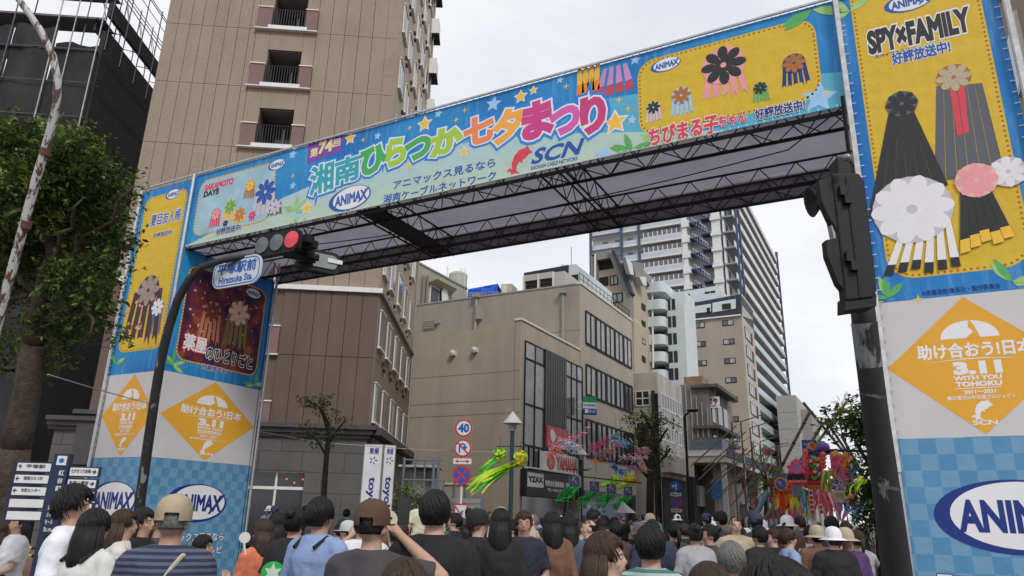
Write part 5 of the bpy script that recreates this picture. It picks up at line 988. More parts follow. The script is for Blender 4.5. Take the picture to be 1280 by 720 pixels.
SP2 = Plane((at(398, 326, SD+.8).x, at(398, 326, SD+.8).y), 60); b_ = pb(374, 316, 424, 336, SP2); zc2 = (b_[2]+b_[3])/2; mb = MB(); mb.prism(rrect(b_[0], b_[1], zc2-.2, zc2+.17, .1), -.08, .05, SP2.M); mb.build('rear_signal_head', M_SIGB, sg)
mb = MB(); mb.prism(rrect(b_[0]+.09, b_[1]-.05, zc2-.13, zc2+.11, .08), .05, .07, SP2.M); mb.build('backboard', mat('grey_backboard', (.22, .25, .26), .5), sg); SP2.bx('white_tag', b_[0]+.45, b_[0]+.7, zc2-.02, zc2+.05, .07, .09, M_WFRAME, sg)
# name plate
NPL = Plane((at(296, 339, SD-.05).x, at(296, 339, SD-.05).y), 0); b_ = pb(267, 322, 325, 357, NPL); 
mb = MB(); mb.prism(rrect(b_[0], b_[1], b_[2], b_[3], .17), -.03, 0, NPL.M); mb.build('name_plate', mat('plate_white', (.58, .66, .72), .4, .04, 3), sg)
o_ = rrect(b_[0]+.025, b_[1]-.025, b_[2]+.025, b_[3]-.025, .15); i_ = rrect(b_[0]+.04, b_[1]-.04, b_[2]+.04, b_[3]-.04, .135)
mb = MB(); n_ = len(o_); mb.add([NPL.M @ Vector((x, z, .004)) for x, z in o_+i_], [(k, (k+1) % n_, n_+(k+1) % n_, n_+k) for k in range(n_)]); mb.build('plate_border', M_BLUET, sg)
text(NPL, '平塚駅前', b_[0]+.1, b_[1]-.1, b_[2]+.22, b_[3]-.07, M_BLUET, sg, .006, .02); text(NPL, 'Hiratsuka Sta.', b_[0]+.16, b_[1]-.14, b_[2]+.07, b_[2]+.18, M_BLUET, sg, .006, .015)
for u in (.25, .75): strut('plate_hanger', NPL.W(b_[0]+(b_[1]-b_[0])*u, b_[3]-.05, -.05), at(267+58*u, 325-4*u, SD), .02, M_SIGB, sg)
# right pedestrian signal
PD = 4.25
ps_ = thing('pedestrian_signal', 'black pedestrian signal seen from the side on a dark peeling pole by the right pillar', 'pedestrian signal', (at(1120, 640, PD).x, at(1120, 640, PD).y, 0))
mb = MB(); pts = [at(1143, 860, PD), at(1122, 720, PD), at(1111, 637, PD), at(1095, 523, PD), at(1087, 460, PD), at(1080, 402, PD), at(1076, 365, PD)]; mb.tube(pts, [.086, .082, .078, .072, .070, .067, .066], 22); mb.build('pole', M_POLEC, ps_, True)
for (x, y) in ((1107.5, 606), (1091, 494)): p = at(x-.5, y+2, PD); q = at(x+.5, y-2, PD); strut('pole_band', q, p, .079 if y > 500 else .073, mat('band_grey', (.09, .095, .1)), ps_, 'cyl12')
strut('pole', at(1066, 235, PD+.1), at(1053, 120, PD+.1), .012, M_SIGB, ps_)
az = -8+28; PB = Plane((at(1068, 300, PD-.1).x, at(1068, 300, PD-.1).y), 28)
def ps_box(name, x0, x1, yt, yb, d0, d1, m, r_=.03):
    z1 = PB.P((x0+x1)/2, yt)[1]; z0 = PB.P((x0+x1)/2, yb)[1]; ym = (yt+yb)/2
    A_ = [PB.P(x0[0] if isinstance(x0, tuple) else x0, yt)]
    return None
def quadprism(pl, pix, d0, d1, m, name, par):
    q = [pl.P(*p) for p in pix]; ar = sum(q[i][0]*q[(i+1) % len(q)][1]-q[(i+1) % len(q)][0]*q[i][1] for i in range(len(q))); q = q if ar > 0 else q[::-1]
    mb = MB(); mb.prism(q, d0, d1, pl.M); o = mb.build(name, m, par); b_ = o.modifiers.new('bevel', 'BEVEL'); b_.width = .012 if name == 'signal_box' else .004; b_.segments = 3; b_.limit_method = 'ANGLE'; return o
quadprism(PB, [(1040, 216), (1074, 216), (1081, 226), (1097, 362), (1092, 372), (1058, 376)], -.09, 0, M_SIGB, 'signal_box', ps_)
quadprism(PB, [(1043, 222), (1047, 217), (1064, 374), (1060, 380)], -.085, -.01, mat('signal_front', (.035, .036, .038), .4), 'signal_front', ps_)
quadprism(PB, [(1024, 224), (1044, 219), (1050, 290), (1038, 272), (1028, 250)], -.07, -.012, M_SIGB, 'hood', ps_)
quadprism(PB, [(1033, 299), (1053, 295), (1060, 366), (1049, 353), (1035, 318)], -.07, -.012, M_SIGB, 'hood', ps_)
quadprism(PB, [(1040, 268), (1048, 272), (1052, 300), (1046, 296)], -.09, -.03, mat('lens_rim', (.5, .5, .5), .2, metal=.6), 'lens', ps_); strut('pole_patch', at(1086.9, 458, PD), at(1080.1, 403, PD), .0715, rustmat('peeled_patch', (.02, .02, .022), (.20, .215, .225), .49, .53, 5), ps_, 'cyl12')
for x, y in ((1052, 240), (1058, 250), (1060, 322), (1066, 333)): a_, z_ = PB.P(x, y); PB.bx('hinge', a_-.02, a_+.02, z_-.03, z_+.03, 0, .03, M_SIGB, ps_)
quadprism(PB, [(1056, 221), (1059, 221), (1077, 372), (1074, 372)], 0, .006, mat('seam_black', (.008, .008, .008)), 'seam', ps_)
quadprism(PB, [(1050, 192), (1067, 192), (1069, 215), (1052, 216)], -.16, -.04, M_SIGB, 'bracket', ps_); c = at(1059, 197, PD-.05); mb = MB(); mb.ball(c, .024); mb.build('bolt', mat('bolt_grey', (.25, .26, .27), .3, metal=.5), ps_, True)
quadprism(PB, [(1058, 370), (1097, 366), (1097, 382), (1058, 388)], -.12, -.01, M_SIGB, 'bracket', ps_)
mb = MB(); M_ = Matrix.Translation(at(1027, 250, PD+.2)) @ (-RT*.95-UP*.2).to_track_quat('Z', 'Y').to_matrix().to_4x4(); mb.lathe([(.02, 0), (.05, .02), (.095, .07), (.085, .07), (.02, .03)], M_, 18); mb.build('loudspeaker_horn', M_SIGB, ps_, True)
# round signs
def face_plane(x, y, d, az=28): c = at(x, y, d); return Plane((c.x, c.y), az), c
M_SRED = mat('sign_red_paint', (.55, .03, .05), .4, .05); M_SBLUE = mat('sign_blue_paint', (.01, .10, .45), .4, .05); M_SWH = mat('sign_white_paint', (.72, .72, .72), .4, .04)
def ring(pl, a, z, r0, r1, d, m, par, n=28, name='ring'):
    mb = MB(); mb.add([pl.M @ Vector((a+r*math.cos(2*math.pi*k/n), z+r*math.sin(2*math.pi*k/n), d)) for r in (r0, r1) for k in range(n)], [(k, n+k, n+(k+1) % n, (k+1) % n)[::-1] for k in range(n)]); return mb.build(name, m, par)
def roundsign(pl, a, z, r, base, border, par):
    mb = MB(); mb.lathe([(.01, -.03), (r, -.03), (r, 0), (.01, 0)], pl.M @ Matrix.Translation((a, z, 0)), 28); o = mb.build('round_sign', base, par)
    if border: ring(pl, a, z, r*.8, r*.99, .004, border, o)
    return o
def bar(pl, a, z, l, w_, rot, d, m, par): c, s_ = math.cos(R(rot)), math.sin(R(rot)); return poly(pl, [(a+x*c-y*s_, z+x*s_+y*c) for x, y in ((-l/2, -w_/2), (l/2, -w_/2), (l/2, w_/2), (-l/2, w_/2))], d, m, par, 'stroke')
pl, c = face_plane(579, 560, 24, 24); t = thing('road_sign_post', 'white post stacking a 40 limit sign, no turn sign and no stopping sign', 'road sign', (c.x, c.y, .12), 0)
pz = [pl.P(x, y) for x, y in ((580, 535), (577.5, 560), (577, 576.5), (575, 594))]; ac = pz[0][0]-.01
strut('post', pl.W(ac, .12, -.09), pl.W(ac, pz[0][1]+.3, -.09), .04, M_SWH, t, 'cyl12')
o = roundsign(pl, ac, pz[0][1], .3, M_SWH, M_SRED, t); text(pl, '40', ac-.17, ac+.17, pz[0][1]-.13, pz[0][1]+.13, M_SBLUE, o, .008, .04)
o = roundsign(pl, ac, pz[1][1], .3, M_SWH, M_SRED, t); arc = [(ac-.02+.09*math.cos(a_), pz[1][1]+.05+.09*math.sin(a_)) for a_ in [R(180-15*k) for k in range(13)]]
for i in range(12): x0, z0 = arc[i]; x1, z1 = arc[i+1]; bar(pl, (x0+x1)/2, (z0+z1)/2, .035, .045, math.degrees(math.atan2(z1-z0, x1-x0)), .006+.0004*i, M_SBLUE, o)
bar(pl, ac-.11, pz[1][1]-.05, .2, .045, 90, .012, M_SBLUE, o); poly(pl, [(ac, pz[1][1]+.05), (ac+.15, pz[1][1]+.05), (ac+.07, pz[1][1]-.08)], .012, M_SBLUE, o, 'arrow'); bar(pl, ac, pz[1][1], .5, .04, -45, .016, M_SRED, o)
mb = MB(); pl.ab(mb, ac-.3, ac+.3, pz[2][1]-.09, pz[2][1]+.09, -.03, 0); o = mb.build('arrow_plate', M_SWH, t); bar(pl, ac, pz[2][1], .36, .03, 0, .004, M_SRED, o); [poly(pl, [(ac+s_*.14, pz[2][1]+.06), (ac+s_*.24, pz[2][1]), (ac+s_*.14, pz[2][1]-.06)], .006, M_SRED, o, 'arrow') for s_ in (-1, 1)]
o = roundsign(pl, ac, pz[3][1], .31, M_SBLUE, M_SRED, t); bar(pl, ac, pz[3][1], .5, .06, 45, .006, M_SRED, o); bar(pl, ac, pz[3][1], .5, .06, -45, .008, M_SRED, o)
zq = pl.P(580, 643)[1]; mb = MB(); pl.ab(mb, ac-.2, ac+.23, zq-.33, zq+.33, -.03, 0); o = mb.build('crossing_plate', M_SRED, t); mb = MB(); pl.ab(mb, ac-.16, ac+.19, zq-.28, zq+.28, 0, .006); mb.build('plate_field', M_SWH, o)
for a_, l_, rt in ((0, .2, 80), (.06, .16, 50), (-.05, .16, 120), (.0, .14, 20)): bar(pl, ac+.02+a_*.5, zq+a_, l_, .04, rt, .010+.001*rt/50, M_SBLUE, o)
bar(pl, ac+.015, zq, .6, .035, -55, .02, M_SRED, o)
pl, c = face_plane(845, 620, 45, 28); t = thing('road_sign_post', 'post with blue turn arrow sign above a round no parking sign by the arcade', 'road sign', (c.x, c.y, .12)); z1 = pl.P(845, 608)[1]; z2 = pl.P(845, 628)[1]
strut('post', pl.W(0, .12, -.1), pl.W(0, z1+.3, -.1), .05, M_SWH, t, 'cyl12'); o = roundsign(pl, 0, z1, .34, M_SBLUE, None, t); bar(pl, .03, z1, .4, .06, 90, .006, M_SWH, o); bar(pl, -.06, z1+.02, .2, .06, 0, .008, M_SWH, o); poly(pl, [(-.12, z1+.13), (-.24, z1+.02), (-.12, z1-.09)], .01, M_SWH, o, 'arrow')
o = roundsign(pl, 0, z2, .34, M_SBLUE, M_SRED, t); bar(pl, 0, z2, .55, .06, -45, .006, M_SRED, o)
for z_ in (z1-.48, z2-.48): mb = MB(); pl.ab(mb, -.33, .33, z_-.1, z_+.1, -.03, 0); o = mb.build('text_plate', M_SWH, t); text(pl, '自転車を除く', -.28, .28, z_-.06, z_+.06, M_BLACKP, o, .005, .02)
# convenience shop sign
pl, c = face_plane(737, 507, 43.5, 40); b_ = pb(729, 496, 746, 518, pl); t = thing('hanging_sign', 'green white and blue shop sign jutting from the grey office building', 'sign', tuple(c)); h = b_[3]-b_[2]
for (u0, u1, mm) in ((.68, 1, mat('sign_green', (.02, .28, .09), .4)), (.33, .68, M_SWH), (0, .33, mat('sign_blue2', (.01, .08, .32), .4))): mb = MB(); pl.ab(mb, b_[0], b_[1], b_[2]+h*u0, b_[2]+h*u1, -.25, 0); mb.build('sign_band', mm, t)
text(pl, 'FamilyMart', b_[0]+.04, b_[1]-.04, b_[2]+h*.42, b_[2]+h*.6, M_BLUET, t, .006, .03); poly(pl, rrect(b_[0]+.1, b_[0]+.32, b_[2]+.08, b_[2]+.3, .02), .006, M_SWH, t, 'mark'); text(pl, '酒 たばこ', b_[0]+.38, b_[1]-.05, b_[2]+.1, b_[2]+.27, M_SWH, t, .006, .02)
strut('bracket', pl.W(b_[0]-.02, b_[2]+.3, -.12), pl.W(b_[0]-.5, b_[2]+.3, -.3), .03, M_SWH, t); strut('bracket', pl.W(b_[0]-.02, b_[3]-.3, -.12), pl.W(b_[0]-.5, b_[3]-.3, -.3), .03, M_SWH, t)
# lamp posts with cone shades
M_TEAL = mat('teal_pole', (.012, .055, .075), .45, .1, 6); M_CONE = mat('lamp_cone', (.50, .50, .50), .35, .08, 8)
def lamp_post(x, yt, yb, d, label):
    c = at(x, yt, d); zt = c.z; t = thing('street_lamp', label, 'street lamp', (c.x, c.y, .12), 0, 'cone shaded street lamps')
    strut('pole', (c.x, c.y, .12), (c.x, c.y, zt-.35), .075, M_TEAL, t, 'cyl12'); k = .36
    mb = MB(); mb.lathe([(k, zt-.36), (k*.96, zt-.33), (k*.5, zt-.12), (.09, zt-.02), (.02, zt+.08)], Matrix.Translation((c.x, c.y, 0)), 22); mb.build('lamp_shade', M_CONE, t, False)
    mb = MB(); mb.lathe([(.12, zt-.62), (.15, zt-.36)], Matrix.Translation((c.x, c.y, 0)), 12); mb.build('lamp_glass', mat('lamp_glass', (.35, .36, .36), .3), t)
    for s_ in (-1, 1): q = Vector((c.x, c.y, zt-1.15)); strut('arm', q, q+RT*.55*s_, .022, M_TEAL, t)
    return c
lc1 = lamp_post(641, 517, 640, 26, 'teal street lamp with grey cone shade and green ornaments, nearest of its kind')
lc2 = lamp_post(727, 561, 640, 42, 'farther teal street lamp with pale cone shade beside the pruned tree')
# dark utility poles
t = thing('utility_pole', 'slim dark pole beside the ribbon windowed building', 'pole', (at(824, 640, 44).x, at(824, 640, 44).y, .12)); c = at(820, 492, 44); strut('shaft', (c.x, c.y, .12), c, .11, M_SIGB, t, 'cyl12'); [strut('pole_step', c-Vector((0, 0, .8+k*.7)), c-Vector((0, 0, .8+k*.7))+RT*.25*(-1)**k, .02, M_SIGB, t) for k in range(9)]
t = thing('street_lamp', 'tall dark street lamp with short bent head in front of the arcade', 'street lamp', (at(858, 640, 50).x, at(858, 640, 50).y, .12)); c = at(856, 520, 50); strut('pole', (c.x, c.y, .12), c, .09, M_SIGB, t, 'cyl12'); strut('lamp_arm', c, at(861, 515, 50), .07, M_SIGB, t); q = at(866, 513, 50); mb = MB(); mb.ball(q, (.45, .3, .12)); mb.build('lamp_head', M_TRUSS, t, True)
# direction board
GD = 8.0; pl, c = face_plane(66, 600, GD, 34); t = thing('direction_board', 'navy direction post with white lettered boards on both sides', 'guide board', (c.x, c.y, .12)); M_GNV = mat('guide_navy', (.012, .025, .07), .5, .08)
q0 = pl.P(77, 567); zt = q0[1]; ax = pl.P(72, 600)[0]; mb = MB(); pl.ab(mb, ax-.085, ax+.085, .12, zt, -.08, 0); mb.build('post', M_GNV, t)
mb = MB(); pl.ab(mb, ax-.045, ax+.055, zt-.125, zt-.025, 0, .008); mb.build('emblem', M_SWH, t); poly(pl, star(ax+.005, zt-.075, .035, .6, 6), .012, M_SBLUE, t, 'emblem_mark')
for k, s_ in enumerate('紅谷町2'): text(pl, s_, ax-.0, ax+.055, zt-.235-k*.085, zt-.18-k*.085, M_SWH, t, .006, .02)
for k, s_ in enumerate(('湘南', 'スター', 'モール', 'St.m')): text(pl, s_, ax-.04, ax+.04, zt-.60-k*.075, zt-.555-k*.075, M_SWH, t, .006, .015)
NM = ['平塚駅', '湘南ひらつか', '市民センター', '', '', '七夕まつり会場', '平塚八幡宮', '市役所', '']
for k in range(5):
    z_ = zt-.155-k*.128; mb = MB(); pl.ab(mb, ax-.49, ax-.095, z_-.058, z_+.058, -.05, -.02); o = mb.build('board_frame', M_GNV, t); mb = MB(); pl.ab(mb, ax-.455, ax-.105, z_-.043, z_+.043, -.02, -.012); mb.build('board', M_SWH, o)
    if NM[k]: text(pl, ('↑', '←', '←')[k], ax-.44, ax-.405, z_-.015, z_+.025, M_BLACKP, o, -.006, .04); text(pl, NM[k], ax-.36, ax-.16, z_-.008, z_+.03, M_BLACKP, o, -.006, .02)
for k in range(4):
    z_ = zt-.19-k*.128; mb = MB(); pl.ab(mb, ax+.09, ax+.42, z_-.058, z_+.058, -.05, -.02); o = mb.build('board_frame', M_GNV, t); mb = MB(); pl.ab(mb, ax+.105, ax+.40, z_-.043, z_+.043, -.02, -.012); mb.build('board', M_SWH, o)
    if NM[5+k]: text(pl, NM[5+k], ax+.12, ax+.325, z_-.012, z_+.03, M_BLACKP, o, -.006, .02); text(pl, '→', ax+.34, ax+.385, z_-.018, z_+.025, M_BLACKP, o, -.006, .04)
# yellow and black rope barrier, white guide rope
t = thing('rope_barrier', 'yellow and black striped rope barrier at the lower left', 'barrier', tuple(at(10, 700, 9))); M_YB = mat('barrier_yellow', (.75, .5, .03))
for j, y in enumerate((685, 690)):
    for k in range(14): strut('rope_stripe', at(-20+k*5, y+.4*k*(1 if j else 0), 9), at(-15+k*5, y+.4*(k+1)*(1 if j else 0), 9), .02, M_YB if k % 2 else M_BLACKP, t)
for x in (-18, 48): q = at(x, 682, 9); strut('barrier_post', (q.x, q.y, 0), q, .03, M_SIGB, t)
t = thing('overhead_cable', 'thin pale cable sagging across the street behind the left pillar', 'cable', tuple(at(300, 535, 19))); cvp = [(60, 468, 12), (130, 489, 14), (300, 535, 19), (400, 553, 21), (520, 562, 24), (640, 566, 26)]; mb = MB(); mb.tube([at(*q) for q in cvp], .012, 5); mb.build('cable_line', mat('pale_cable', (.4, .4, .38)), t)

# ================= trees =================
def leafmat(name, c, var=.35):
    m = mat(name, c, .55, var, 2.2, trans=.3, spec=.4); return m
M_LF = leafmat('dark_leaf', (.085, .14, .035)); M_LFB = leafmat('bright_sunlit_leaf', (.21, .28, .06)); M_LFD = leafmat('deep_leaf', (.035, .06, .02)); M_BARK = mat('rough_bark', (.075, .058, .045), .95, .5, 9, 1.0, streak=.4, bscale=30)
def limbs(mb, base, tip, r0, r1, rr_, n=7, wob=.12):
    pts = []; 
    for i in range(n+1):
        t_ = i/n; p = Vector(base).lerp(Vector(tip), t_)
        if 0 < i < n: p += Vector((rr_.uniform(-wob, wob), rr_.uniform(-wob, wob), rr_.uniform(-wob, wob)*.5))
        pts.append(p)
    mb.tube(pts, [r0+(r1-r0)*i/n for i in range(n+1)], 9); return pts
def leafcloud(name, clusters, count, ls, mats, parent, rr_):
    """clusters: (centre, radius vec); small folded leaves in twig sprays"""
    vs = []; fs = []; mi = []; wsum = [c[1].x*c[1].y*c[1].z for c in clusters]; 
    for _ in range(count//7):
        c, r = rr_.choices(clusters, wsum)[0]
        u = Vector((rr_.gauss(0, 1), rr_.gauss(0, 1), rr_.gauss(0, 1))).normalized()*(rr_.random()**.45); p0 = c+Vector((u.x*r.x, u.y*r.y, u.z*r.z)); dr = Vector((u.x+rr_.gauss(0, .5), u.y+rr_.gauss(0, .5), u.z*.6+rr_.gauss(0, .4)+.1)).normalized()
        m_ = rr_.choices(range(len(mats)), [5, 3 if u.z > .1 else 1, 2])[0]  # more bright leaves near cluster tops: sunlight painted into the leaf mix
        for k in range(7):
            p = p0+dr*ls*k*.55; sd_ = Vector((rr_.gauss(0, 1), rr_.gauss(0, 1), rr_.gauss(0, .6))).normalized(); d_ = (dr*.5+sd_).normalized(); n_ = d_.cross(Vector((rr_.gauss(0, .5), rr_.gauss(0, .5), 1))).normalized(); l_ = ls*rr_.uniform(.55, 1.35); w_ = l_*.27; b_ = len(vs)
            dz = Vector((0, 0, -l_*.18)); vs += [p, p+d_*l_*.5+n_*w_, p+d_*l_+dz, p+d_*l_*.5-n_*w_]; fs += [(b_, b_+1, b_+2), (b_, b_+2, b_+3)]; mi += [m_, m_]
    inv = wm(parent).inverted(); me = bpy.data.meshes.new(name); me.from_pydata([inv @ v for v in vs], [], fs)
    for m in mats: me.materials.append(m)
    me.polygons.foreach_set('material_index', mi); o = bpy.data.objects.new(name, me); COL.objects.link(o); o.parent = parent; WM[o.name] = wm(parent).copy(); return o
r3 = random.Random(11)
TD = 12.5; b0 = at(22, 700, TD); tr = thing('street_tree', 'big dark evergreen tree with thick leaning trunk at the left edge', 'tree', (b0.x, b0.y, 0)); mb = MB()
tp = limbs(mb, (b0.x-.25, b0.y, 0), at(20, 560, TD), .28, .24, r3, 5, .03); limbs(mb, at(20, 560, TD), at(44, 430, TD), .24, .19, r3, 5, .04); limbs(mb, at(44, 430, TD), at(62, 300, TD), .18, .10, r3, 6, .08); limbs(mb, at(62, 300, TD), at(75, 190, TD), .12, .04, r3, 6, .1)
for x, y, dd in ((150, 205, .4), (175, 232, -.3), (150, 300, .5), (120, 420, -.6), (-30, 260, .3), (-40, 420, .5), (110, 250, -1.2), (30, 200, 1.0), (140, 395, 0), (172, 305, 0)): i = r3.uniform(430, 300); limbs(mb, at(48+14*(430-i)/130, i, TD), at(x-8, y, TD+dd), .055, .015, r3, 6, .14)
mb.build('trunk', M_BARK, tr, True)
CL = []
for x, y, rx, rz, dd in ((45, 185, 60, 30, 0), (100, 200, 50, 40, -.5), (145, 235, 35, 28, 0), (60, 250, 75, 45, -.3), (20, 230, 40, 40, .5), (120, 270, 45, 32, .4), (150, 300, 32, 30, .2), (60, 320, 80, 32, .8), (110, 350, 50, 32, -.2), (20, 360, 40, 40, .9), (125, 395, 38, 22, 0), (80, 415, 40, 20, .2), (60, 460, 28, 15, .4), (15, 440, 28, 30, 1.2), (165, 320, 20, 20, .3), (160, 345, 14, 12, 0), (8, 300, 30, 30, 0), (-20, 260, 40, 80, 0), (150, 420, 22, 12, .1), (85, 440, 22, 12, .2), (170, 250, 14, 10, 0)):
    c = at(x-10, y-4, TD+dd); k = TD/905*.76; CL.append((c, Vector((rx*k, rx*k*.9, rz*k))))
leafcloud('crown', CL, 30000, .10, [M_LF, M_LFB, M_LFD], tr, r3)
def small_tree(label, d, trunk, branches, cl, n, ls, r0, name='pruned_tree', mats=None):
    b0 = at(*trunk[0], d); t = thing(name, label, 'tree', (b0.x, b0.y, 0)); mb = MB(); pts = [(b0.x, b0.y, 0)]+[at(*p, d) for p in trunk[1:]]
    mb.tube(pts, [r0*(1-.5*i/len(pts)) for i in range(len(pts))], 9)
    for br in branches: q = [at(p[0], p[1], d+(p[2] if len(p) > 2 else 0)) for p in br]; mb.tube(q, [r0*.42*(1-.7*i/len(q)) for i in range(len(q))], 7)
    mb.build('trunk', M_BARK, t, True); k = d/905; leafcloud('crown', [(at(x, y, d+r3.uniform(-.3, .3)), Vector((rx*k, rx*k, rz*k))) for x, y, rx, rz in cl], n, ls, mats or [M_LF, M_LFB, M_LFD], t, r3); return t
small_tree('small pruned tree with few leafy twigs in front of the hotel', 19, [(404, 660), (406, 600), (408, 570), (411, 545), (411, 530)], [[(411, 545), (404, 520), (398, 508), (382, 500)], [(408, 570), (395, 548), (382, 538)], [(409, 558), (420, 540), (432, 524)], [(411, 530), (402, 512), (405, 503)]],
           [(395, 505, 14, 6), (412, 510, 8, 5), (384, 540, 9, 6), (425, 530, 9, 8), (432, 523, 5, 4), (415, 548, 6, 6), (400, 550, 6, 6)], 750, .09, .085)
small_tree('knobbly pruned street tree beside the slim dark pole', 38, [(811, 665), (813, 600), (815, 560), (816, 535)], [[(813, 590), (800, 560), (795, 535)], [(815, 570), (828, 545), (835, 535)], [(816, 540), (806, 520), (800, 512)], [(816, 540), (822, 524)], [(813, 600), (790, 575), (782, 560)], [(814, 585), (832, 570), (838, 560)]],
           [(797, 524, 14, 7), (815, 522, 14, 7), (832, 530, 12, 7), (792, 545, 12, 7), (820, 548, 12, 8), (838, 545, 8, 6), (832, 566, 10, 7), (785, 562, 9, 6), (824, 590, 8, 12), (808, 575, 8, 8)], 2000, .15, .22)
small_tree('leafy street tree partly hidden behind the dark signal pole', 17, [(1100, 700), (1098, 620), (1095, 560), (1090, 520)], [[(1097, 600), (1080, 570), (1070, 555)], [(1092, 540), (1070, 525), (1045, 525)], [(1097, 600), (1085, 610), (1072, 615)]],
           [(1086, 620, 10, 25), (1084, 600, 7, 12), (1092, 580, 8, 15), (1090, 540, 12, 16), (1062, 520, 14, 6), (1048, 528, 10, 6), (1072, 535, 8, 10), (1084, 650, 10, 12), (1100, 500, 10, 12)], 4200, .13, .13, 'street_tree')
small_tree('pale thin tree among the bamboo poles near the arcade end', 60, [(955, 660), (957, 610), (960, 580)], [[(958, 600), (945, 580), (940, 568)], [(958, 600), (968, 580), (975, 570)]], [(945, 575, 12, 8), (960, 590, 14, 10), (970, 602, 14, 12), (955, 610, 16, 8)], 1800, .2, .14, 'street_tree', [leafmat('pale_leaf', (.16, .22, .08)), M_LF, M_LFB])
t = thing('shrub', 'green shrub behind the banner signs', 'shrub', (at(508, 640, 25).x, at(508, 640, 25).y, .1)); mb = MB(); q = at(508, 640, 25); [mb.tube([(q.x, q.y, .1), (q.x+r3.uniform(-.4, .4), q.y, q.z+.2)], .02, 5) for _ in range(5)]; mb.build('stem', M_BARK, t); leafcloud('foliage', [(at(508, 628, 25), Vector((.45, .4, .55))), (at(590, 650, 25), Vector((.3, .3, .5)))][:1], 1600, .09, [M_LF, M_LFB, M_LFD], t, r3)
t = thing('shrub', 'low green hedge beside the road sign post', 'shrub', (at(590, 650, 23).x, at(590, 650, 23).y, .1)); mb = MB(); q = at(595, 650, 23); [mb.tube([(q.x, q.y, .1), (q.x+r3.uniform(-.4, .4), q.y, q.z)], .02, 5) for _ in range(5)]; mb.build('stem', M_BARK, t); leafcloud('foliage', [(at(548, 650, 24), Vector((.5, .4, .4))), (at(600, 655, 23), Vector((.5, .3, .4)))], 1800, .09, [M_LF, M_LFB, M_LFD], t, r3)

# ================= festival decorations =================
BR_ = {k: mat('paper_'+k, tuple(min(.95, c_*1.25+.02) for c_ in v), .5, .12, 8, trans=.35) for k, v in dict(neon=(.45, .85, .04), green=(.03, .5, .08), yellow=(.85, .75, .05), orange=(.85, .28, .03), red=(.7, .03, .04), pink=(.85, .12, .35), hot=(.9, .15, .12), blue=(.03, .25, .65), cyan=(.1, .45, .6), purple=(.22, .10, .45), white=(.75, .75, .78), gold=(.6, .42, .08), navy=(.02, .04, .2), lilac=(.5, .35, .55)).items()}
def ribbons(name, parent, p0, spread, dirv, length, n, w_, mats, rr_, wave=.12, sub=8, dev=.16):
    """n paper ribbons, each its own part"""
    for k in range(n):
        st = Vector(p0)+Vector((rr_.uniform(-spread, spread), rr_.uniform(-spread, spread), rr_.uniform(-spread, spread)*.4)); d0 = (Vector(dirv)+Vector((rr_.gauss(0, dev), rr_.gauss(0, dev), rr_.gauss(0, dev*.75)))).normalized(); L_ = length*rr_.uniform(.7, 1.1); ph = rr_.uniform(0, 6); sd_ = d0.cross(Vector((0, 0, 1)) if abs(d0.z) < .9 else RT).normalized(); up_ = sd_.cross(d0)
        mb = MB(); vs = []
        for i in range(sub+1):
            u = i/sub; c = st+d0*L_*u+up_*(wave*math.sin(ph+u*5)*u)*L_+Vector((0, 0, -.12*L_*u*u))+sd_*wave*.6*math.cos(ph*1.7+u*6)*u*L_; tw = ph+u*3; s2 = (sd_*math.cos(tw)+up_*math.sin(tw))*w_*(1-.6*u*u); vs += [c-s2, c+s2]
        mb.add(vs, [(2*i, 2*i+1, 2*i+3, 2*i+2) for i in range(sub)]); mb.build(name, rr_.choice(mats), parent, True)
def paperball(name, parent, c, r, mats, rr_, n=60):
    mb = MB(); mb.ball(c, r*.8, 10, 7)
    for k in range(n):
        u = Vector((rr_.gauss(0, 1), rr_.gauss(0, 1), rr_.gauss(0, 1))).normalized(); a_ = u.orthogonal().normalized(); b_ = u.cross(a_); p = Vector(c)+u*r*.95; s_ = r*.28; mb.cur = k % len(mats)
        mb.add([p+a_*s_, p+b_*s_+u*s_*.4, p-a_*s_, p-b_*s_+u*s_*.4, p+u*s_*.9], [(0, 1, 4), (1, 2, 4), (2, 3, 4), (3, 0, 4)])
    mb.cur = 0; o = mb.build(name, mats, parent); return o
def wind(dx, dz): return RT*dx+Vector((0, 0, dz))
def ornament(label, x, y, d, r, bm, rm, dirv, L_, n=12, w_=.04, rr_=r3, group=None):
    c = at(x, y, d); t = thing('paper_ornament', label, 'ornament', tuple(c), 0, group); paperball('paper_ball', t, c, r, bm, rr_); ribbons('ribbon', t, c-Vector((0, 0, r*.5)), r*.55, dirv, L_, n, w_, rm, rr_, .05, 8, .09); strut('hanging_cord', c, c+Vector((0, 0, r+.35)), .008, M_SIGB, t); return t
B = BR_
ornament('yellow and orange paper ball trailing long lime streamers beside the near street lamp', 650, 573, 25.6, .25, [B['yellow'], B['orange'], B['neon']], [B['neon'], B['neon'], B['yellow'], B['green']], wind(-1, -.42), 1.9, 30, .075)
ornament('green paper ball with yellow flowers left of the near street lamp', 625, 568, 25.8, .23, [B['green'], B['neon'], B['yellow']], [B['neon'], B['green']], wind(-.8, -.5), .9, 10, .05)
ornament('bright yellow and orange paper ball under the far street lamp', 787, 600, 40, .33, [B['yellow'], B['orange'], B['neon']], [B['yellow'], B['neon']], wind(-1, -.3), 1.3, 12, .07)
ornament('lime paper ball with thin streamers left of the lamp under the foil garlands', 770, 600, 40.5, .26, [B['neon'], B['green'], B['yellow']], [B['neon']], wind(-1, -.1), 1.2, 12, .06)
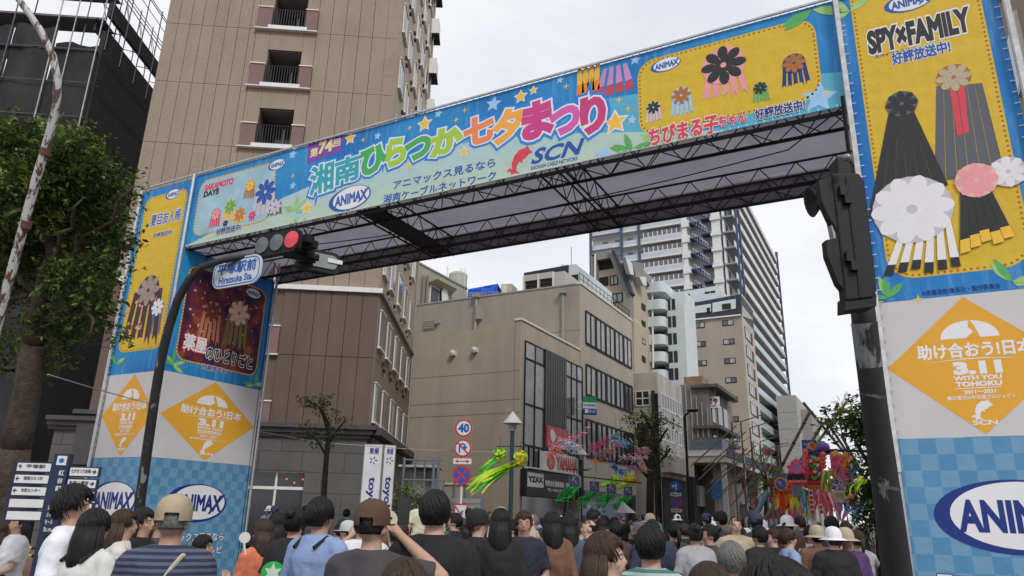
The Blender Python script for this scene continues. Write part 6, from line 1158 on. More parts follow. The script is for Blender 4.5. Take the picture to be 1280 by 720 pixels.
# printed box lanterns with green tinsel
lant = None
for k, (x, y) in enumerate(((718, 602), (743, 608), (764, 611), (785, 614))):
    d = 32+k*1.6; c = at(x, y, d); s_ = .24; t = thing('box_lantern', ['first', 'second', 'third', 'fourth'][k]+' from the left of four printed box lanterns over green tinsel', 'lantern', tuple(c), 0, 'printed box lanterns in a row'); pl = Plane((c.x, c.y), 15)
    mb = MB(); pl.ab(mb, -s_, s_, c.z-s_, c.z+s_, -2*s_, 0); mb.build('lantern_box', mat('lantern_side', (.5, .5, .53), .6, .05), t); mb = MB(); pl.ab(mb, -s_+.02, s_-.02, c.z-s_+.02, c.z+s_-.02, 0, .006); mb.build('printed_face', mat('lantern_print', (.06, .07, .20), .5, .5, 6), t)
    for j, (mm, u, v, r_) in enumerate(((B['orange'], .04, .02, .07), (B['pink'], .1, -.08, .06), (B['cyan'], -.09, .06, .07), (B['white'], -.03, .14, .05), (B['purple'], -.08, -.1, .08))): poly(pl, star(u, c.z+v, r_, .6, 6), .01+.002*j, mm, t, 'face_print')
    strut('hanging_cord', c+Vector((0, 0, s_)), c+Vector((0, 0, s_+.3)), .01, M_SIGB, t); ribbons('green_tinsel', t, c-Vector((.0, .0, s_+.05)), .2, wind(-.8, -.55), .85, 26, .035, [B['green'], B['green'], mat('paper_deepgreen', (.02, .3, .05), trans=.3)], r3, .25)
t = thing('ornament_rail', 'long dark rail on cords that carries the box lanterns', 'rail', tuple(at(750, 596, 33))); strut('rail', at(702, 586, 31), at(735, 588, 33), .025, M_SIGB, t); strut('rail', at(712, 594, 32), at(802, 604, 38), .03, M_SIGB, t); [strut('cord', at(x, 588+(x-712)*.1, 33), at(x+1, 560, 33), .008, M_SIGB, t) for x in (720, 745, 770, 795)]
# foil garlands
FC = [('pink and silver', 'pink', 'white', 'red', 685, 560, 735, 540, 30), ('blue and white', 'cyan', 'white', 'lilac', 692, 560, 715, 556, 30.5), ('orange red', 'orange', 'red', 'gold', 684, 570, 705, 560, 30), ('silver white', 'white', 'lilac', 'white', 710, 560, 726, 561, 31), ('magenta', 'pink', 'purple', 'red', 738, 562, 760, 550, 32), ('purple and gold', 'purple', 'gold', 'pink', 745, 568, 775, 556, 32),
      ('turquoise', 'cyan', 'blue', 'white', 765, 552, 785, 556, 33), ('blue', 'blue', 'cyan', 'navy', 762, 580, 780, 592, 34), ('gold and violet', 'gold', 'navy', 'orange', 742, 578, 765, 566, 32.5), ('pink and white', 'pink', 'white', 'lilac', 775, 572, 808, 574, 34), ('orange and blue', 'orange', 'blue', 'red', 785, 585, 808, 588, 35), ('cyan tipped', 'cyan', 'blue', 'gold', 768, 548, 772, 546, 33), ('red and teal', 'red', 'cyan', 'pink', 795, 565, 812, 566, 36)]
for nm, a1, a2, a3, x0, y0, x1, y1, d in FC:
    p0 = at(x0, y0, d); p1 = at(x1, y1, d); t = thing('foil_garland', nm+' twisted foil garland fluttering in front of the grey building', 'garland', tuple(p0), 0, 'foil garlands over the street'); L_ = (p1-p0).length; n_ = 30 if 'silver' in nm or nm == 'orange red' else 42; mb = MB()
    mb.tube([p0, p0.lerp(p1, .5)+Vector((0, 0, -.05)), p1], .006, 4)
    for k in range(n_*2):
        u = r3.random(); c = p0.lerp(p1, u)+Vector((r3.gauss(0, .07), r3.gauss(0, .07), r3.gauss(0, .09))); a_ = Vector((r3.gauss(0, 1), r3.gauss(0, 1), r3.gauss(0, .6))).normalized()*r3.uniform(.05, .15); b_ = a_.orthogonal().normalized()*.017; mb.cur = r3.randrange(3); mb.add([c-a_-b_, c-a_+b_, c+Vector((0, 0, .03))+b_, c+a_+b_, c+a_-b_, c+Vector((0, 0, .03))-b_], [(0, 1, 2, 5), (5, 2, 3, 4)])
    mb.cur = 0; o = mb.build('foil_twists', [B[a1], B[a2], B[a3]], t); o['kind'] = 'stuff'; strut('hanging_cord', p0.lerp(p1, .5), p0.lerp(p1, .5)+Vector((0, 0, 1.1)), .006, M_SIGB, t)
# bamboo and steel frames over the far street
M_BAM = mat('dark_bamboo', (.13, .11, .08), .8, .3, 2); DF = 60
for (x0, y0, x1, y1, lb) in ((950, 636, 1012, 515, 'long dark bamboo pole leaning right over the far decorations'), (1004, 503, 1075, 590, 'bamboo pole sloping down to the right behind the lanterns'), (1056, 505, 1016, 562, 'bamboo pole with flower tuft leaning right at its tip'), (1031, 523, 1075, 590, 'thin bamboo pole nearest the leafy tree'), (1029, 528, 1010, 560, 'short bamboo pole above the purple dome'), (1052, 545, 1082, 600, 'short thick bamboo stub pointing down right'), (980, 640, 1001, 590, 'low leaning bamboo pole beside the diamond ornament')):
    a_ = at(x0, y0, DF+4); b_ = at(x1, y1, DF+2); lo = a_ if a_.z < b_.z else b_; hi = b_ if lo is a_ else a_; dn = (lo-hi).normalized(); k_ = (lo.z-.1)/max(-dn.z, .1) if lo.z > .1 else 0
    t = thing('bamboo_pole', lb, 'pole', tuple(lo+dn*k_)); strut('shaft', lo+dn*k_, hi, .13, M_BAM, t); [strut('binding', hi+dn*(1+2*k), hi+dn*(1.15+2*k), .16, M_SIGB, t) for k in range(3)]
    if 'tuft' in lb: ribbons('dry_twig', t, hi, .3, wind(.3, .6), 1.4, 14, .05, [B['lilac'], M_BAM, B['gold']], r3)
M_STL = mat('rusty_steel', (.16, .12, .11), .6, .3, 3)
for k, (x, yt, d) in enumerate(((920, 527, 55), (932, 535, 58), (945, 552, 62), (958, 560, 66), (968, 560, 70))):
    c = at(x, yt, d); g0 = Vector((c.x, c.y, 0)); t = thing('steel_mast', ['tallest', 'second', 'third', 'fourth', 'farthest'][k]+' thin steel mast with raking braces along the arcade edge', 'mast', tuple(g0), 0, 'raking steel masts along the arcade'); e = RT*.35
    strut('upright', g0-e, c-e, .06, M_STL, t); strut('upright', g0+e, c+e, .06, M_STL, t)
    for j in range(7): z_ = c.z*(j+1)/8; strut('rung', Vector((g0.x, g0.y, z_))-e, Vector((g0.x, g0.y, z_+.4))+e, .025, M_STL, t)
    for j in range(3): q = c-Vector((0, 0, .3+j*1.3)); strut('raking_brace', q, q-RT*(3.6-j*.5)+Vector((0, 0, -3.0+j*.3)), .05, M_STL, t)
    strut('raking_brace', c+e, c+RT*2+Vector((0, 0, .5)), .04, M_STL, t)
for k, x in enumerate((929, 957, 963)):
    c = at(x, 560, 57+k*3); t = thing('striped_pole', ['nearest', 'middle', 'farthest'][k]+' red and white striped pole among the steel masts', 'pole', (c.x, c.y, 0), 0, 'red and white striped poles'); [strut('stripe', (c.x, c.y, c.z*j/12), (c.x, c.y, c.z*(j+1)/12), .08, M_SRED if j % 2 else M_SWH, t) for j in range(12)]
# tall decorations
def deco(label, x0, y0, x1, y1, d, m, dep=.8, name='festival_lantern', cat='lantern'):
    c = at((x0+x1)/2, (y0+y1)/2, d); pl = Plane((c.x, c.y), 20); b_ = pb(x0, y0, x1, y1, pl); t = thing(name, label, cat, (c.x, c.y, b_[2])); mb = MB(); pl.ab(mb, *b_, -dep, 0); mb.build('box', m, t); return t, pl, b_
def blobs(t, pl, b_, n, mats, r_, d=.02, name='paper_flower', seed=1):
    q = random.Random(seed)
    for k in range(n): a_, z_ = q.uniform(b_[0], b_[1]), q.uniform(b_[2], b_[3]); poly(pl, star(a_, z_, q.uniform(.6, 1.2)*r_, .6, q.choice([4, 5, 6, 8]), q.uniform(0, 60)), d+.004*k, q.choice(mats), t, name)
def fringe(t, pl, a0, a1, z, L_, n, mats, w_=.1):
    for k in range(n): ribbons('fringe', t, pl.W(a0+(a1-a0)*(k+.5)/n, z, -.2), .08, Vector((0, 0, -1)), L_, 1, w_, mats, r3, .06, 5)
def puffs(t, pts, d, r_, m):
    for x, y in pts: paperball('puff', t, at(x, y, d), r_, [m, m], r3, 14)
t, pl, b_ = deco('tall red tower lantern with pink puff edging and kana board', 1010, 565, 1027, 608, 58, mat('deco_dark', (.05, .06, .12)))
for k in range(3): zz = b_[2]+(b_[3]-b_[2])*k/3; h = (b_[3]-b_[2])/3; pl.bx('red_band', b_[0]-.02, b_[1]+.02, zz, zz+h*.45, 0, .05, B['red'], t)
blobs(t, pl, (b_[0]+.2, b_[1]-.2, b_[2]+.3, b_[3]-.3), 40, [B['gold'], B['red'], B['green'], B['white'], B['blue'], B['yellow']], .16, .06, seed=3); puffs(t, [(1007, 565+5.2*k) for k in range(9)]+[(1029, 568+5*k) for k in range(4)]+[(1032, 592), (1037, 612), (1030, 607)], 57.6, .26, B['hot'])
t2, pl, b_ = deco('kana board over two white strips of red dots under the red tower', 1011, 607, 1029, 612, 57.5, B['gold'], .3, 'kana_board', 'board'); text(pl, '七夕まつり', b_[0]+.05, b_[1]-.05, b_[2]+.05, b_[3]-.05, B['red'], t2, .01, .06)
for x0 in (1012, 1023): q = pb(x0, 612, x0+5, 642, pl); pl.bx('white_strip', q[0], q[1], q[2], q[3], -.1, 0, B['white'], t2); [circle(pl, (q[0]+q[1])/2, q[3]-.25-.36*k, .13, .008, B['red'], t2, 'red_dot', 12) for k in range(5)]
fringe(t2, pl, *[pb(1017, 612, 1023, 642, pl)[i] for i in (0, 1)], b_[2], 1.8, 5, [B['gold'], B['red'], B['pink']])
t, pl, b_ = deco('blue flag board with a red and gold emblem on top of the red tower', 1003, 550, 1021, 565, 58.3, mat('flag_blue', (.02, .08, .3)), .2, 'flag_board', 'board'); circle(pl, (b_[0]+b_[1])/2+.2, (b_[2]+b_[3])/2, .34, .01, B['orange'], t, 'emblem'); circle(pl, (b_[0]+b_[1])/2+.2, (b_[2]+b_[3])/2, .2, .016, B['red'], t, 'emblem'); blobs(t, pl, (b_[0]+.1, b_[0]+.6, b_[2]+.3, b_[3]-.3), 6, [B['white'], B['cyan']], .1, .02)
c = at(1029, 559, 58.5); t = thing('dome_lantern', 'purple dome lantern with green crest beside the flag board', 'lantern', tuple(c)); mb = MB(); mb.lathe([(.45, -.25), (.52, 0), (.42, .25), (.22, .38), (.02, .42)], Matrix.Translation(c), 16); mb.build('dome', B['purple'], t, True); mb = MB(); mb.tube([c+RT*(.5*math.cos(a_))+Vector((0, 0, .02+.42*math.sin(a_))) for a_ in [math.pi*k/10 for k in range(4, 11)]], .07, 6); mb.build('crest', B['green'], t)
t, pl, b_ = deco('black horizontal gantry sign behind the bamboo poles', 1023, 561, 1048, 568, 61, M_BLACKP, .5, 'gantry_sign', 'sign'); strut('gantry_beam', at(1020, 563, 61), at(1094, 564, 61), .12, M_SIGB, t)
t, pl, b_ = deco('pink diamond lantern with red puff border left of the tower', 987, 590, 1005, 594, 57, B['pink'], .3); a_ = (b_[0]+b_[1])/2; poly(pl, [(a_-.7, b_[3]+.3), (a_, b_[3]-.45), (a_+.7, b_[3]+.3), (a_, b_[3]+1.1)], .01, B['pink'], t, 'diamond'); poly(pl, [(a_-.5, b_[3]+.3), (a_, b_[3]-.25), (a_+.5, b_[3]+.3), (a_, b_[3]+.85)], .018, B['lilac'], t, 'diamond'); puffs(t, [(986, 583), (990, 578), (995, 575), (1001, 578), (1005, 583), (987, 590), (1004, 590)], 56.8, .17, B['pink'])
t, pl, b_ = deco('grey blue number board on a black frame with orange streamers', 991, 605, 1004, 620, 56.5, mat('deco_grey', (.3, .3, .38), .5, .4, 8), .4); puffs(t, [(988+4.5*k, 603) for k in range(5)]+[(986, 607), (987, 612)], 56.3, .2, B['hot']); pl.bx('black_frame', b_[0]-.3, b_[1]+.2, b_[3]+.3, b_[3]+.75, -.3, 0, M_BLACKP, t); fringe(t, pl, b_[0]-.1, b_[1]+.6, b_[2], 1.7, 12, [B['orange'], B['hot'], B['yellow'], B['lilac']], .09)
c = at(976, 605, 55.5); pl = Plane((c.x, c.y), 20); t = thing('round_lantern', 'round blue lantern with red rim over flame coloured streamers', 'lantern', tuple(c)); mb = MB(); mb.lathe([(.02, -.25), (.42, -.25), (.42, 0), (.02, .02)], pl.M @ Matrix.Translation((0, c.z, 0)), 20); mb.build('drum', mat('lantern_blue', (.06, .15, .4)), t); ring(pl, 0, c.z, .40, .50, .03, B['orange'], t); blobs(t, pl, (-.25, .25, c.z-.2, c.z+.2), 7, [B['white'], B['cyan'], B['pink']], .12, .03)
pl.bx('name_board', -.6, .6, c.z+.55, c.z+.8, -.1, 0, mat('board_slate', (.12, .16, .25)), t); fringe(t, pl, -.55, .65, c.z-.6, 1.55, 16, [B['orange'], B['orange'], B['yellow'], B['red']], .14); pl.bx('crossbar', -.6, .7, c.z-.62, c.z-.54, -.3, .0, B['red'], t)
t, pl, b_ = deco('glittering silver and violet box lantern under gold foil bunches', 1039, 598, 1057, 612, 57, mat('deco_violet', (.3, .25, .4), .4, .6, 12), .6); blobs(t, pl, b_, 36, [B['white'], B['navy'], B['lilac'], B['pink']], .11, .02, seed=8)
for x, y, a1, a2 in ((1044, 572, 'gold', 'pink'), (1056, 574, 'red', 'gold'), (1049, 582, 'pink', 'lilac'), (1060, 588, 'pink', 'purple'), (1040, 585, 'gold', 'orange'), (1064, 580, 'navy', 'blue')): ribbons('foil_bunch', t, at(x, y, 57.5), .25, Vector((0, 0, -1)), .95, 14, .08, [B[a1], B[a2]], r3, .2)
for x, y in ((1044, 568), (1056, 570)): paperball('foil_ball', t, at(x, y, 57.4), .3, [B['gold'], B['red']], r3, 20)
t, pl, b_ = deco('cream board with purple letters above violet streamers', 1040, 613, 1060, 628, 56, mat('cream_board', (.5, .42, .38)), .3, 'letter_board', 'board'); text(pl, '平塚', b_[0]+.3, b_[1]-.3, b_[2]+.3, b_[3]-.2, mat('board_olive', (.3, .3, .1)), t, .01, .04); fringe(t, pl, b_[0], b_[1], b_[2], 1.4, 12, [B['purple'], B['lilac'], B['pink'], B['navy']], .09)
t = thing('streamer_bundle', 'mustard and green streamer column right of the red tower', 'streamers', tuple(at(1034, 600, 57))); ribbons('ribbon', t, at(1033, 590, 57), .3, Vector((0, 0, -1)), 2.6, 14, .09, [B['gold'], B['yellow'], B['green']], r3, .05)
t = thing('streamer_bundle', 'red and pink streamers fanning under the tower decorations', 'streamers', tuple(at(1020, 640, 55))); ribbons('ribbon', t, at(1030, 615, 56), .5, wind(.3, -1), 1.8, 18, .09, [B['red'], B['pink'], B['hot'], B['white']], r3, .08); ribbons('ribbon', t, at(1006, 612, 56), .4, Vector((0, 0, -1)), 1.8, 10, .09, [B['blue'], B['lilac'], B['green']], r3, .06)
t = thing('streamer_bundle', 'neon green and sky blue streamers caught in the leafy tree', 'streamers', tuple(at(1075, 605, 30))); ribbons('ribbon', t, at(1078, 598, 16.4), .12, wind(-.6, -.5), .45, 8, .03, [B['neon'], B['neon'], B['yellow']], r3, .2); ribbons('ribbon', t, at(1075, 630, 16.6), .15, wind(-.5, -.3), .35, 6, .03, [B['blue'], B['cyan']], r3, .2)
for k, (x0, y0, x1, y1, lb, mm, cs) in enumerate(((1041, 566, 1053, 596, 'rosy pink flower covered lantern column right of the mustard streamers', 'pink', ('gold', 'white', 'hot')), (1055, 572, 1066, 606, 'crimson and gold lantern column nearest the leafy tree', 'red', ('gold', 'pink', 'orange')), (984, 612, 996, 626, 'lilac flower board behind the orange streamers', 'lilac', ('pink', 'white', 'red')), (1028, 606, 1040, 622, 'violet and white flower box below the mustard streamers', 'purple', ('white', 'pink', 'gold')), (1060, 608, 1072, 626, 'blue and pink flower box beside the cream board', 'blue', ('pink', 'white', 'cyan')))):
    t, pl, b_ = deco(lb, x0, y0, x1, y1, 58.5+.3*k, B[mm], .6); blobs(t, pl, b_, 30, [B[c_] for c_ in cs], .17, .02, seed=20+k); fringe(t, pl, b_[0]-.1, b_[1]+.1, b_[2], 1.9, 12, [B[c_] for c_ in cs]+[B[mm]], .13)
t = thing('rope_net', 'tangle of thin ropes and small flags strung over the far decorations', 'ropes', tuple(at(1000, 520, 58)))
for k in range(9): a_ = at(915+k*6, 530+k*5, 55); b_ = at(1015+k*8, 515+k*7, 60); mb = MB(); mb.tube([a_, a_.lerp(b_, .5)-Vector((0, 0, .6)), b_], .012, 4); mb.build('rope', M_PIPEW, t)
t = thing('pennant_pole', 'light blue banner pole leaning beside the striped poles', 'pole', tuple(at(938, 650, 40))); strut('shaft', at(934, 665, 40), at(960, 614, 40), .14, mat('pale_blue_wrap', (.16, .32, .42), .6, .5, 8), t)
t = thing('shop_awning', 'white awning and blue banners at street level under the box lanterns', 'awning', tuple(at(765, 640, 36))); pl, c = face_plane(765, 640, 37, 20); q = pb(728, 627, 775, 645, pl); pl.bx('banner_cloth', *q, -.05, 0, mat('pale_blue_cloth', (.35, .42, .55), .7, .1), t); blobs(t, pl, (q[0]+.1, q[1]-.1, q[2]+.2, q[3]-.2), 9, [B['navy'], B['white'], M_GREYP], .12, .01)
mb = MB(); a_ = at(780, 641, 36); mb.add([a_+Vector((-.4, 0, 0)), a_+Vector((.3, -.3, 0)), a_+Vector((.5, .4, 0)), a_+Vector((-.1, .1, .55))], [(0, 1, 3), (1, 2, 3), (2, 0, 3)]); mb.build('awning_top', M_WFRAME, t)
# ================= people =================
import numpy as np
def getco(me): a = np.empty(len(me.vertices)*3, dtype=np.float32); me.vertices.foreach_get('co', a); return a.reshape(-1, 3).copy()
def setco(me, c): me.vertices.foreach_set('co', np.ascontiguousarray(c, dtype=np.float32).ravel()); me.update()
def remesh(mb, vox, smooth=3):
    me = bpy.data.meshes.new('m'); me.from_pydata([tuple(v) for v in mb.v], [], mb.f); o = bpy.data.objects.new('m', me)
    r = o.modifiers.new('r', 'REMESH'); r.mode = 'VOXEL'; r.voxel_size = vox; s_ = o.modifiers.new('s', 'SMOOTH'); s_.iterations = smooth; s_.factor = .5
    e = evaluated(o); bpy.data.meshes.remove(me)
    e.materials.clear(); return e
def loft(mb, rings, n=14):
    """rings: (z, rx, ry, x, y)"""
    vs = []; fs = []
    for z, rx, ry, x, y in rings:
        for k in range(n): t_ = 2*math.pi*k/n; vs.append((x+rx*math.cos(t_), y+ry*math.sin(t_), z))
    for i in range(len(rings)-1):
        for k in range(n): fs.append((i*n+k, i*n+(k+1) % n, (i+1)*n+(k+1) % n, (i+1)*n+k))
    fs.append(tuple(range(n-1, -1, -1))); fs.append(tuple((len(rings)-1)*n+k for k in range(n))); mb.add(vs, fs)
V = Vector
def arms_of(pose, fem):
    sx = .165 if fem else .19
    A = {}
    for s_ in (-1, 1):
        sh = V((s_*sx, 0, 1.392))
        P_ = {'down': (V((s_*(sx+.06), -.02, 1.10)), V((s_*(sx+.07), .05, .86))), 'hold': (V((s_*(sx+.05), .02, 1.11)), V((s_*.10, .26, 1.18))),
              'belly': (V((s_*(sx+.07), .0, 1.12)), V((s_*.06, .20, 1.02))), 'photo': (V((s_*(sx+.12), .16, 1.27)), V((s_*.06, .34, 1.50))), 'sit': (V((s_*(sx+.05), .10, 1.12)), V((s_*.08, .33, 1.02))),
              'rightup': (V((s_*(sx+.20), .10, 1.35)), V((s_*.045, .30, 1.56))) if s_ > 0 else (V((-.24, .05, 1.12)), V((-.05, .27, 1.36))), 'hip': (V((s_*(sx+.15), -.06, 1.15)), V((s_*.17, .05, .98))), 'walk': (V((s_*(sx+.05), -.05*s_, 1.11)), V((s_*(sx+.05), .12*s_+.03, .89)))}
        A[s_] = (sh,)+P_[pose]
    return A
def legs_of(pose):
    L_ = {}
    for s_ in (-1, 1):
        if pose == 'sit': L_[s_] = (V((s_*.09, .0, .90)), V((s_*.12, .42, .92)), V((s_*.13, .40, .50)))
        elif pose == 'walk': L_[s_] = (V((s_*.09, 0, .88)), V((s_*.09, .10*s_+.04, .48)), V((s_*.09, .22*s_-.04, .09)))
        else: L_[s_] = (V((s_*.09, 0, .88)), V((s_*.10, .015, .48)), V((s_*.11, -.02, .09)))
    return L_
_pc = {}
def tor(f, k, fem):
    w_ = .90 if fem else 1.0
    R_ = [(.80, .150, .105), (.90, .168 if fem else .162, .118), (1.00, .150, .108), (1.10, .135 if fem else .148, .098), (1.22, .152*w_+.01, .112+(.012 if fem else 0)), (1.32, .172*w_, .112), (1.385, .160*w_, .092), (1.43, .118, .076), (1.465, .078, .062)]
    return [(z, rx+k, ry+k, 0, -.008*(z > 1.3)) for z, rx, ry in R_ if z >= f]
def body_mesh(pose, fem):
    key = ('body', pose, fem)
    if key in _pc: return _pc[key]
    mb = MB(); loft(mb, tor(.8, 0, fem)); loft(mb, [(1.38, .070, .066, 0, -.012), (1.45, .062, .060, 0, 0), (1.53, .056, .058, 0, .010)])
    # head: skull, jaw, brow, nose, lips, ears
    mb.ball((0, -.006, 1.612), (.074, .092, .098), 18, 12); mb.ball((0, .022, 1.562), (.056, .066, .062), 16, 10); mb.ball((0, .058, 1.522), (.026, .024, .020)); mb.ball((0, .072, 1.628), (.050, .018, .018))
    mb.tube([(0, .082, 1.622), (0, .100, 1.588)], [.009, .014], 8); mb.ball((0, .103, 1.584), (.017, .013, .011)); mb.ball((0, .088, 1.553), (.026, .009, .007)); mb.ball((0, .085, 1.543), (.021, .009, .007))
    for s_ in (-1, 1): mb.ball((s_*.077, -.004, 1.592), (.012, .022, .034)); mb.ball((s_*.040, .062, 1.575), (.02, .018, .018))
    A = arms_of(pose, fem); q = .88 if fem else 1
    for s_, (a, b, c) in A.items(): mb.ball(a, .054*q); mb.tube([a, a.lerp(b, .5), b], [.054*q, .050*q, .040*q], 12); mb.ball(b, .041*q); mb.tube([b, b.lerp(c, .3), b.lerp(c, .75), c], [.040*q, .043*q, .032*q, .026*q], 12); d = (c-b).normalized(); mb.tube([c-d*.01, c+d*.09], [.026*q, .036*q], 10)
    for s_, (h, k_, an) in legs_of(pose).items():
        mb.ball(h, .085); mb.tube([h, h.lerp(k_, .5), k_], [.088, .076, .054], 12); mb.ball(k_, .054); mb.tube([k_, k_.lerp(an, .3), k_.lerp(an, .7), an], [.052, .058, .042, .034], 12); mb.tube([an, an+V((0, .03, -.05)), an+V((0, .14, -.065))], [.036, .04, .03], 8)
    me = remesh(mb, .0135, 3); n0 = len(me.polygons)
    # hands: flattened palm, four unequal bent fingers, thumb from the palm's side
    hb = MB()
    for s_, (a, b, c) in A.items():
        d = (c-b).normalized(); side = d.cross(V((0, 0, 1))); side = side.normalized() if side.length > .2 else V((1, 0, 0)); 
        if pose in ('down', 'walk'): side = V((0, 1, 0))
        nrm = side.cross(d).normalized(); 
        if pose in ('down', 'walk') and nrm.x*s_ > 0: nrm = -nrm
        M_ = Matrix((side, d, nrm)).transposed().to_3x3(); hb.ball(c+d*.05, (.038*q, .052*q, .015*q), 10, 7, M_)
        for k, (u, l_) in enumerate(((-.028, .062), (-.010, .074), (.009, .070), (.027, .054))):
            p = c+d*.088+side*u*q; cu = .55 if pose in ('down', 'walk') else .85
            p1 = p+(d*math.cos(cu*.4)+nrm*math.sin(cu*.4))*l_*.45*q; p2 = p1+(d*math.cos(cu)+nrm*math.sin(cu))*l_*.32*q; p3 = p2+(d*math.cos(cu*1.6)+nrm*math.sin(cu*1.6))*l_*.25*q; hb.tube([p-d*.012, p, p1, p2, p3], [.0085, .0092, .0085, .0078, .0055], 7)
        th = c+d*.03-side*.030*q*1; hb.tube([th, th+(-side*.7+d*.6+nrm*.2)*.03, th+(-side*.45+d*.95+nrm*.45)*.055, th+(-side*.2+d*1.1+nrm*.6)*.072], [.012, .0115, .0095, .0065], 7)
    bm = bmesh.new(); bm.from_mesh(me); h2 = bpy.data.meshes.new('h'); h2.from_pydata([tuple(v) for v in hb.v], [], hb.f); bm.from_mesh(h2); bm.to_mesh(me); bm.free(); bpy.data.meshes.remove(h2)
    me.polygons.foreach_set('use_smooth', [True]*len(me.polygons)); me.name = 'body'; me.materials.append(M_SKIN[0]); _pc[key] = me; return me
def cloth(kind, pose, fem, opt=None):
    if kind in ('trousers', 'jeans', 'shorts', 'skirt', 'shoes'): pose = pose if pose in ('sit', 'walk') else 'down'
    key = (kind, pose, fem, opt)
    if key in _pc: return _pc[key]
    mb = MB(); A = arms_of(pose, fem); Lg = legs_of(pose); q = .9 if fem else 1; rw = random.Random(hash(kind) % 97 if False else len(kind))
    if kind in ('tee', 'longsleeve', 'dress'):
        loft(mb, [(z, rx, ry, x, y) for z, rx, ry, x, y in tor(.82, .030, fem)][:-2]+[(1.425, .155, .100, 0, -.01), (1.468, .104, .086, 0, -.008), (1.485, .082, .074, 0, -.006)])
        for s_, (a, b, c) in A.items():
            mb.ball(a+V((-a.x*.06, 0, -.004)), .076*q); mb.tube([V((a.x*.35, -.008, 1.425)), a+V((-a.x*.1, 0, .006))], [.07, .066], 12)
            if kind == 'longsleeve': mb.tube([a, a.lerp(b, .5), b], [.070*q, .064*q, .056*q], 12); mb.ball(b, .057*q); mb.tube([b, b.lerp(c, .92)], [.056*q, .040*q], 12)
            else: mb.tube([a, a.lerp(b, .45), a.lerp(b, .78)], [.072*q, .070*q, .074*q], 12)
        if kind == 'dress': loft(mb, [(.95, .17, .13, 0, 0), (.80, .20, .16, 0, 0), (.60, .235, .20, 0, 0), (.40, .27, .24, 0, 0)], 20)
        me = remesh(mb, .016, 2); sc_ = 1.0
        # folds: gentle displaced wrinkles
        c_ = getco(me); X, Y, Z = c_.T; amp = np.where(Z < 1.3, .008, .003); f = np.sin(Z*46+X*24+3*np.sin(Y*17+Z*9))*.5+np.sin(X*60+Z*15)*.3; r_ = np.hypot(X, Y)+1e-5; c_[:, 0] += X/r_*amp*f; c_[:, 1] += Y/r_*amp*f; setco(me, c_)
    elif kind in ('trousers', 'shorts', 'jeans'):
        loft(mb, [(.80, .150, .118, 0, 0), (.90, .182, .134, 0, 0), (1.0, .165, .124, 0, 0), (1.02, .16, .12, 0, 0)])
        for s_, (h, k_, an) in Lg.items():
            mb.ball(h, .1); e = 1.0 if kind != 'shorts' else 0
            mb.tube([h, h.lerp(k_, .5), k_ if e else h.lerp(k_, .9)], [.103, .092, .075 if e else .095], 12)
            if e: mb.ball(k_, .073); mb.tube([k_, k_.lerp(an, .5), k_.lerp(an, .97)], [.073, .068, .062], 12)
        me = remesh(mb, .02, 2)
        c_ = getco(me); X, Y, Z = c_.T.copy(); c_[:, 0] += .004*np.sin(Z*38+Y*20); c_[:, 1] += .004*np.cos(Z*33+X*22); setco(me, c_)
    elif kind == 'skirt':
        if pose == 'sit': loft(mb, [(.80, .18, .14, 0, .02), (.98, .17, .13, 0, 0), (1.02, .15, .12, 0, 0)]); mb.tube([V((0, .05, .90)), V((0, .46, .90))], [.19, .20], 14); mb.tube([V((0, .44, .92)), V((0, .44, .68))], [.18, .2], 14)
        else: loft(mb, [(1.03, .15, .115, 0, 0), (.9, .19, .14, 0, 0), (.7, .22, .17, 0, 0), (.45, .26, .22, 0, 0)], 20)
        me = remesh(mb, .016, 2)
        c_ = getco(me); X, Y, Z = c_.T.copy(); r_ = np.hypot(X, Y)+1e-5; k_ = .012*np.sin(np.arctan2(Y, X)*11)*np.clip((1-Z)*3, 0, 1); c_[:, 0] += X/r_*k_; c_[:, 1] += Y/r_*k_; setco(me, c_)
    elif kind == 'shoes':
        for s_, (h, k_, an) in Lg.items(): mb.tube([an+V((0, -.04, -.045)), an+V((0, .05, -.048)), an+V((0, .17, -.06))], [.042, .045, .034], 10); mb.box(tuple(an+V((-.042, -.08, -.09))), tuple(an+V((.042, .2, -.07))))
        me = remesh(mb, .016, 2)
    me.polygons.foreach_set('use_smooth', [True]*len(me.polygons)); me.name = kind; me.materials.append(M_SKIN[0]); _pc[key] = me; return me
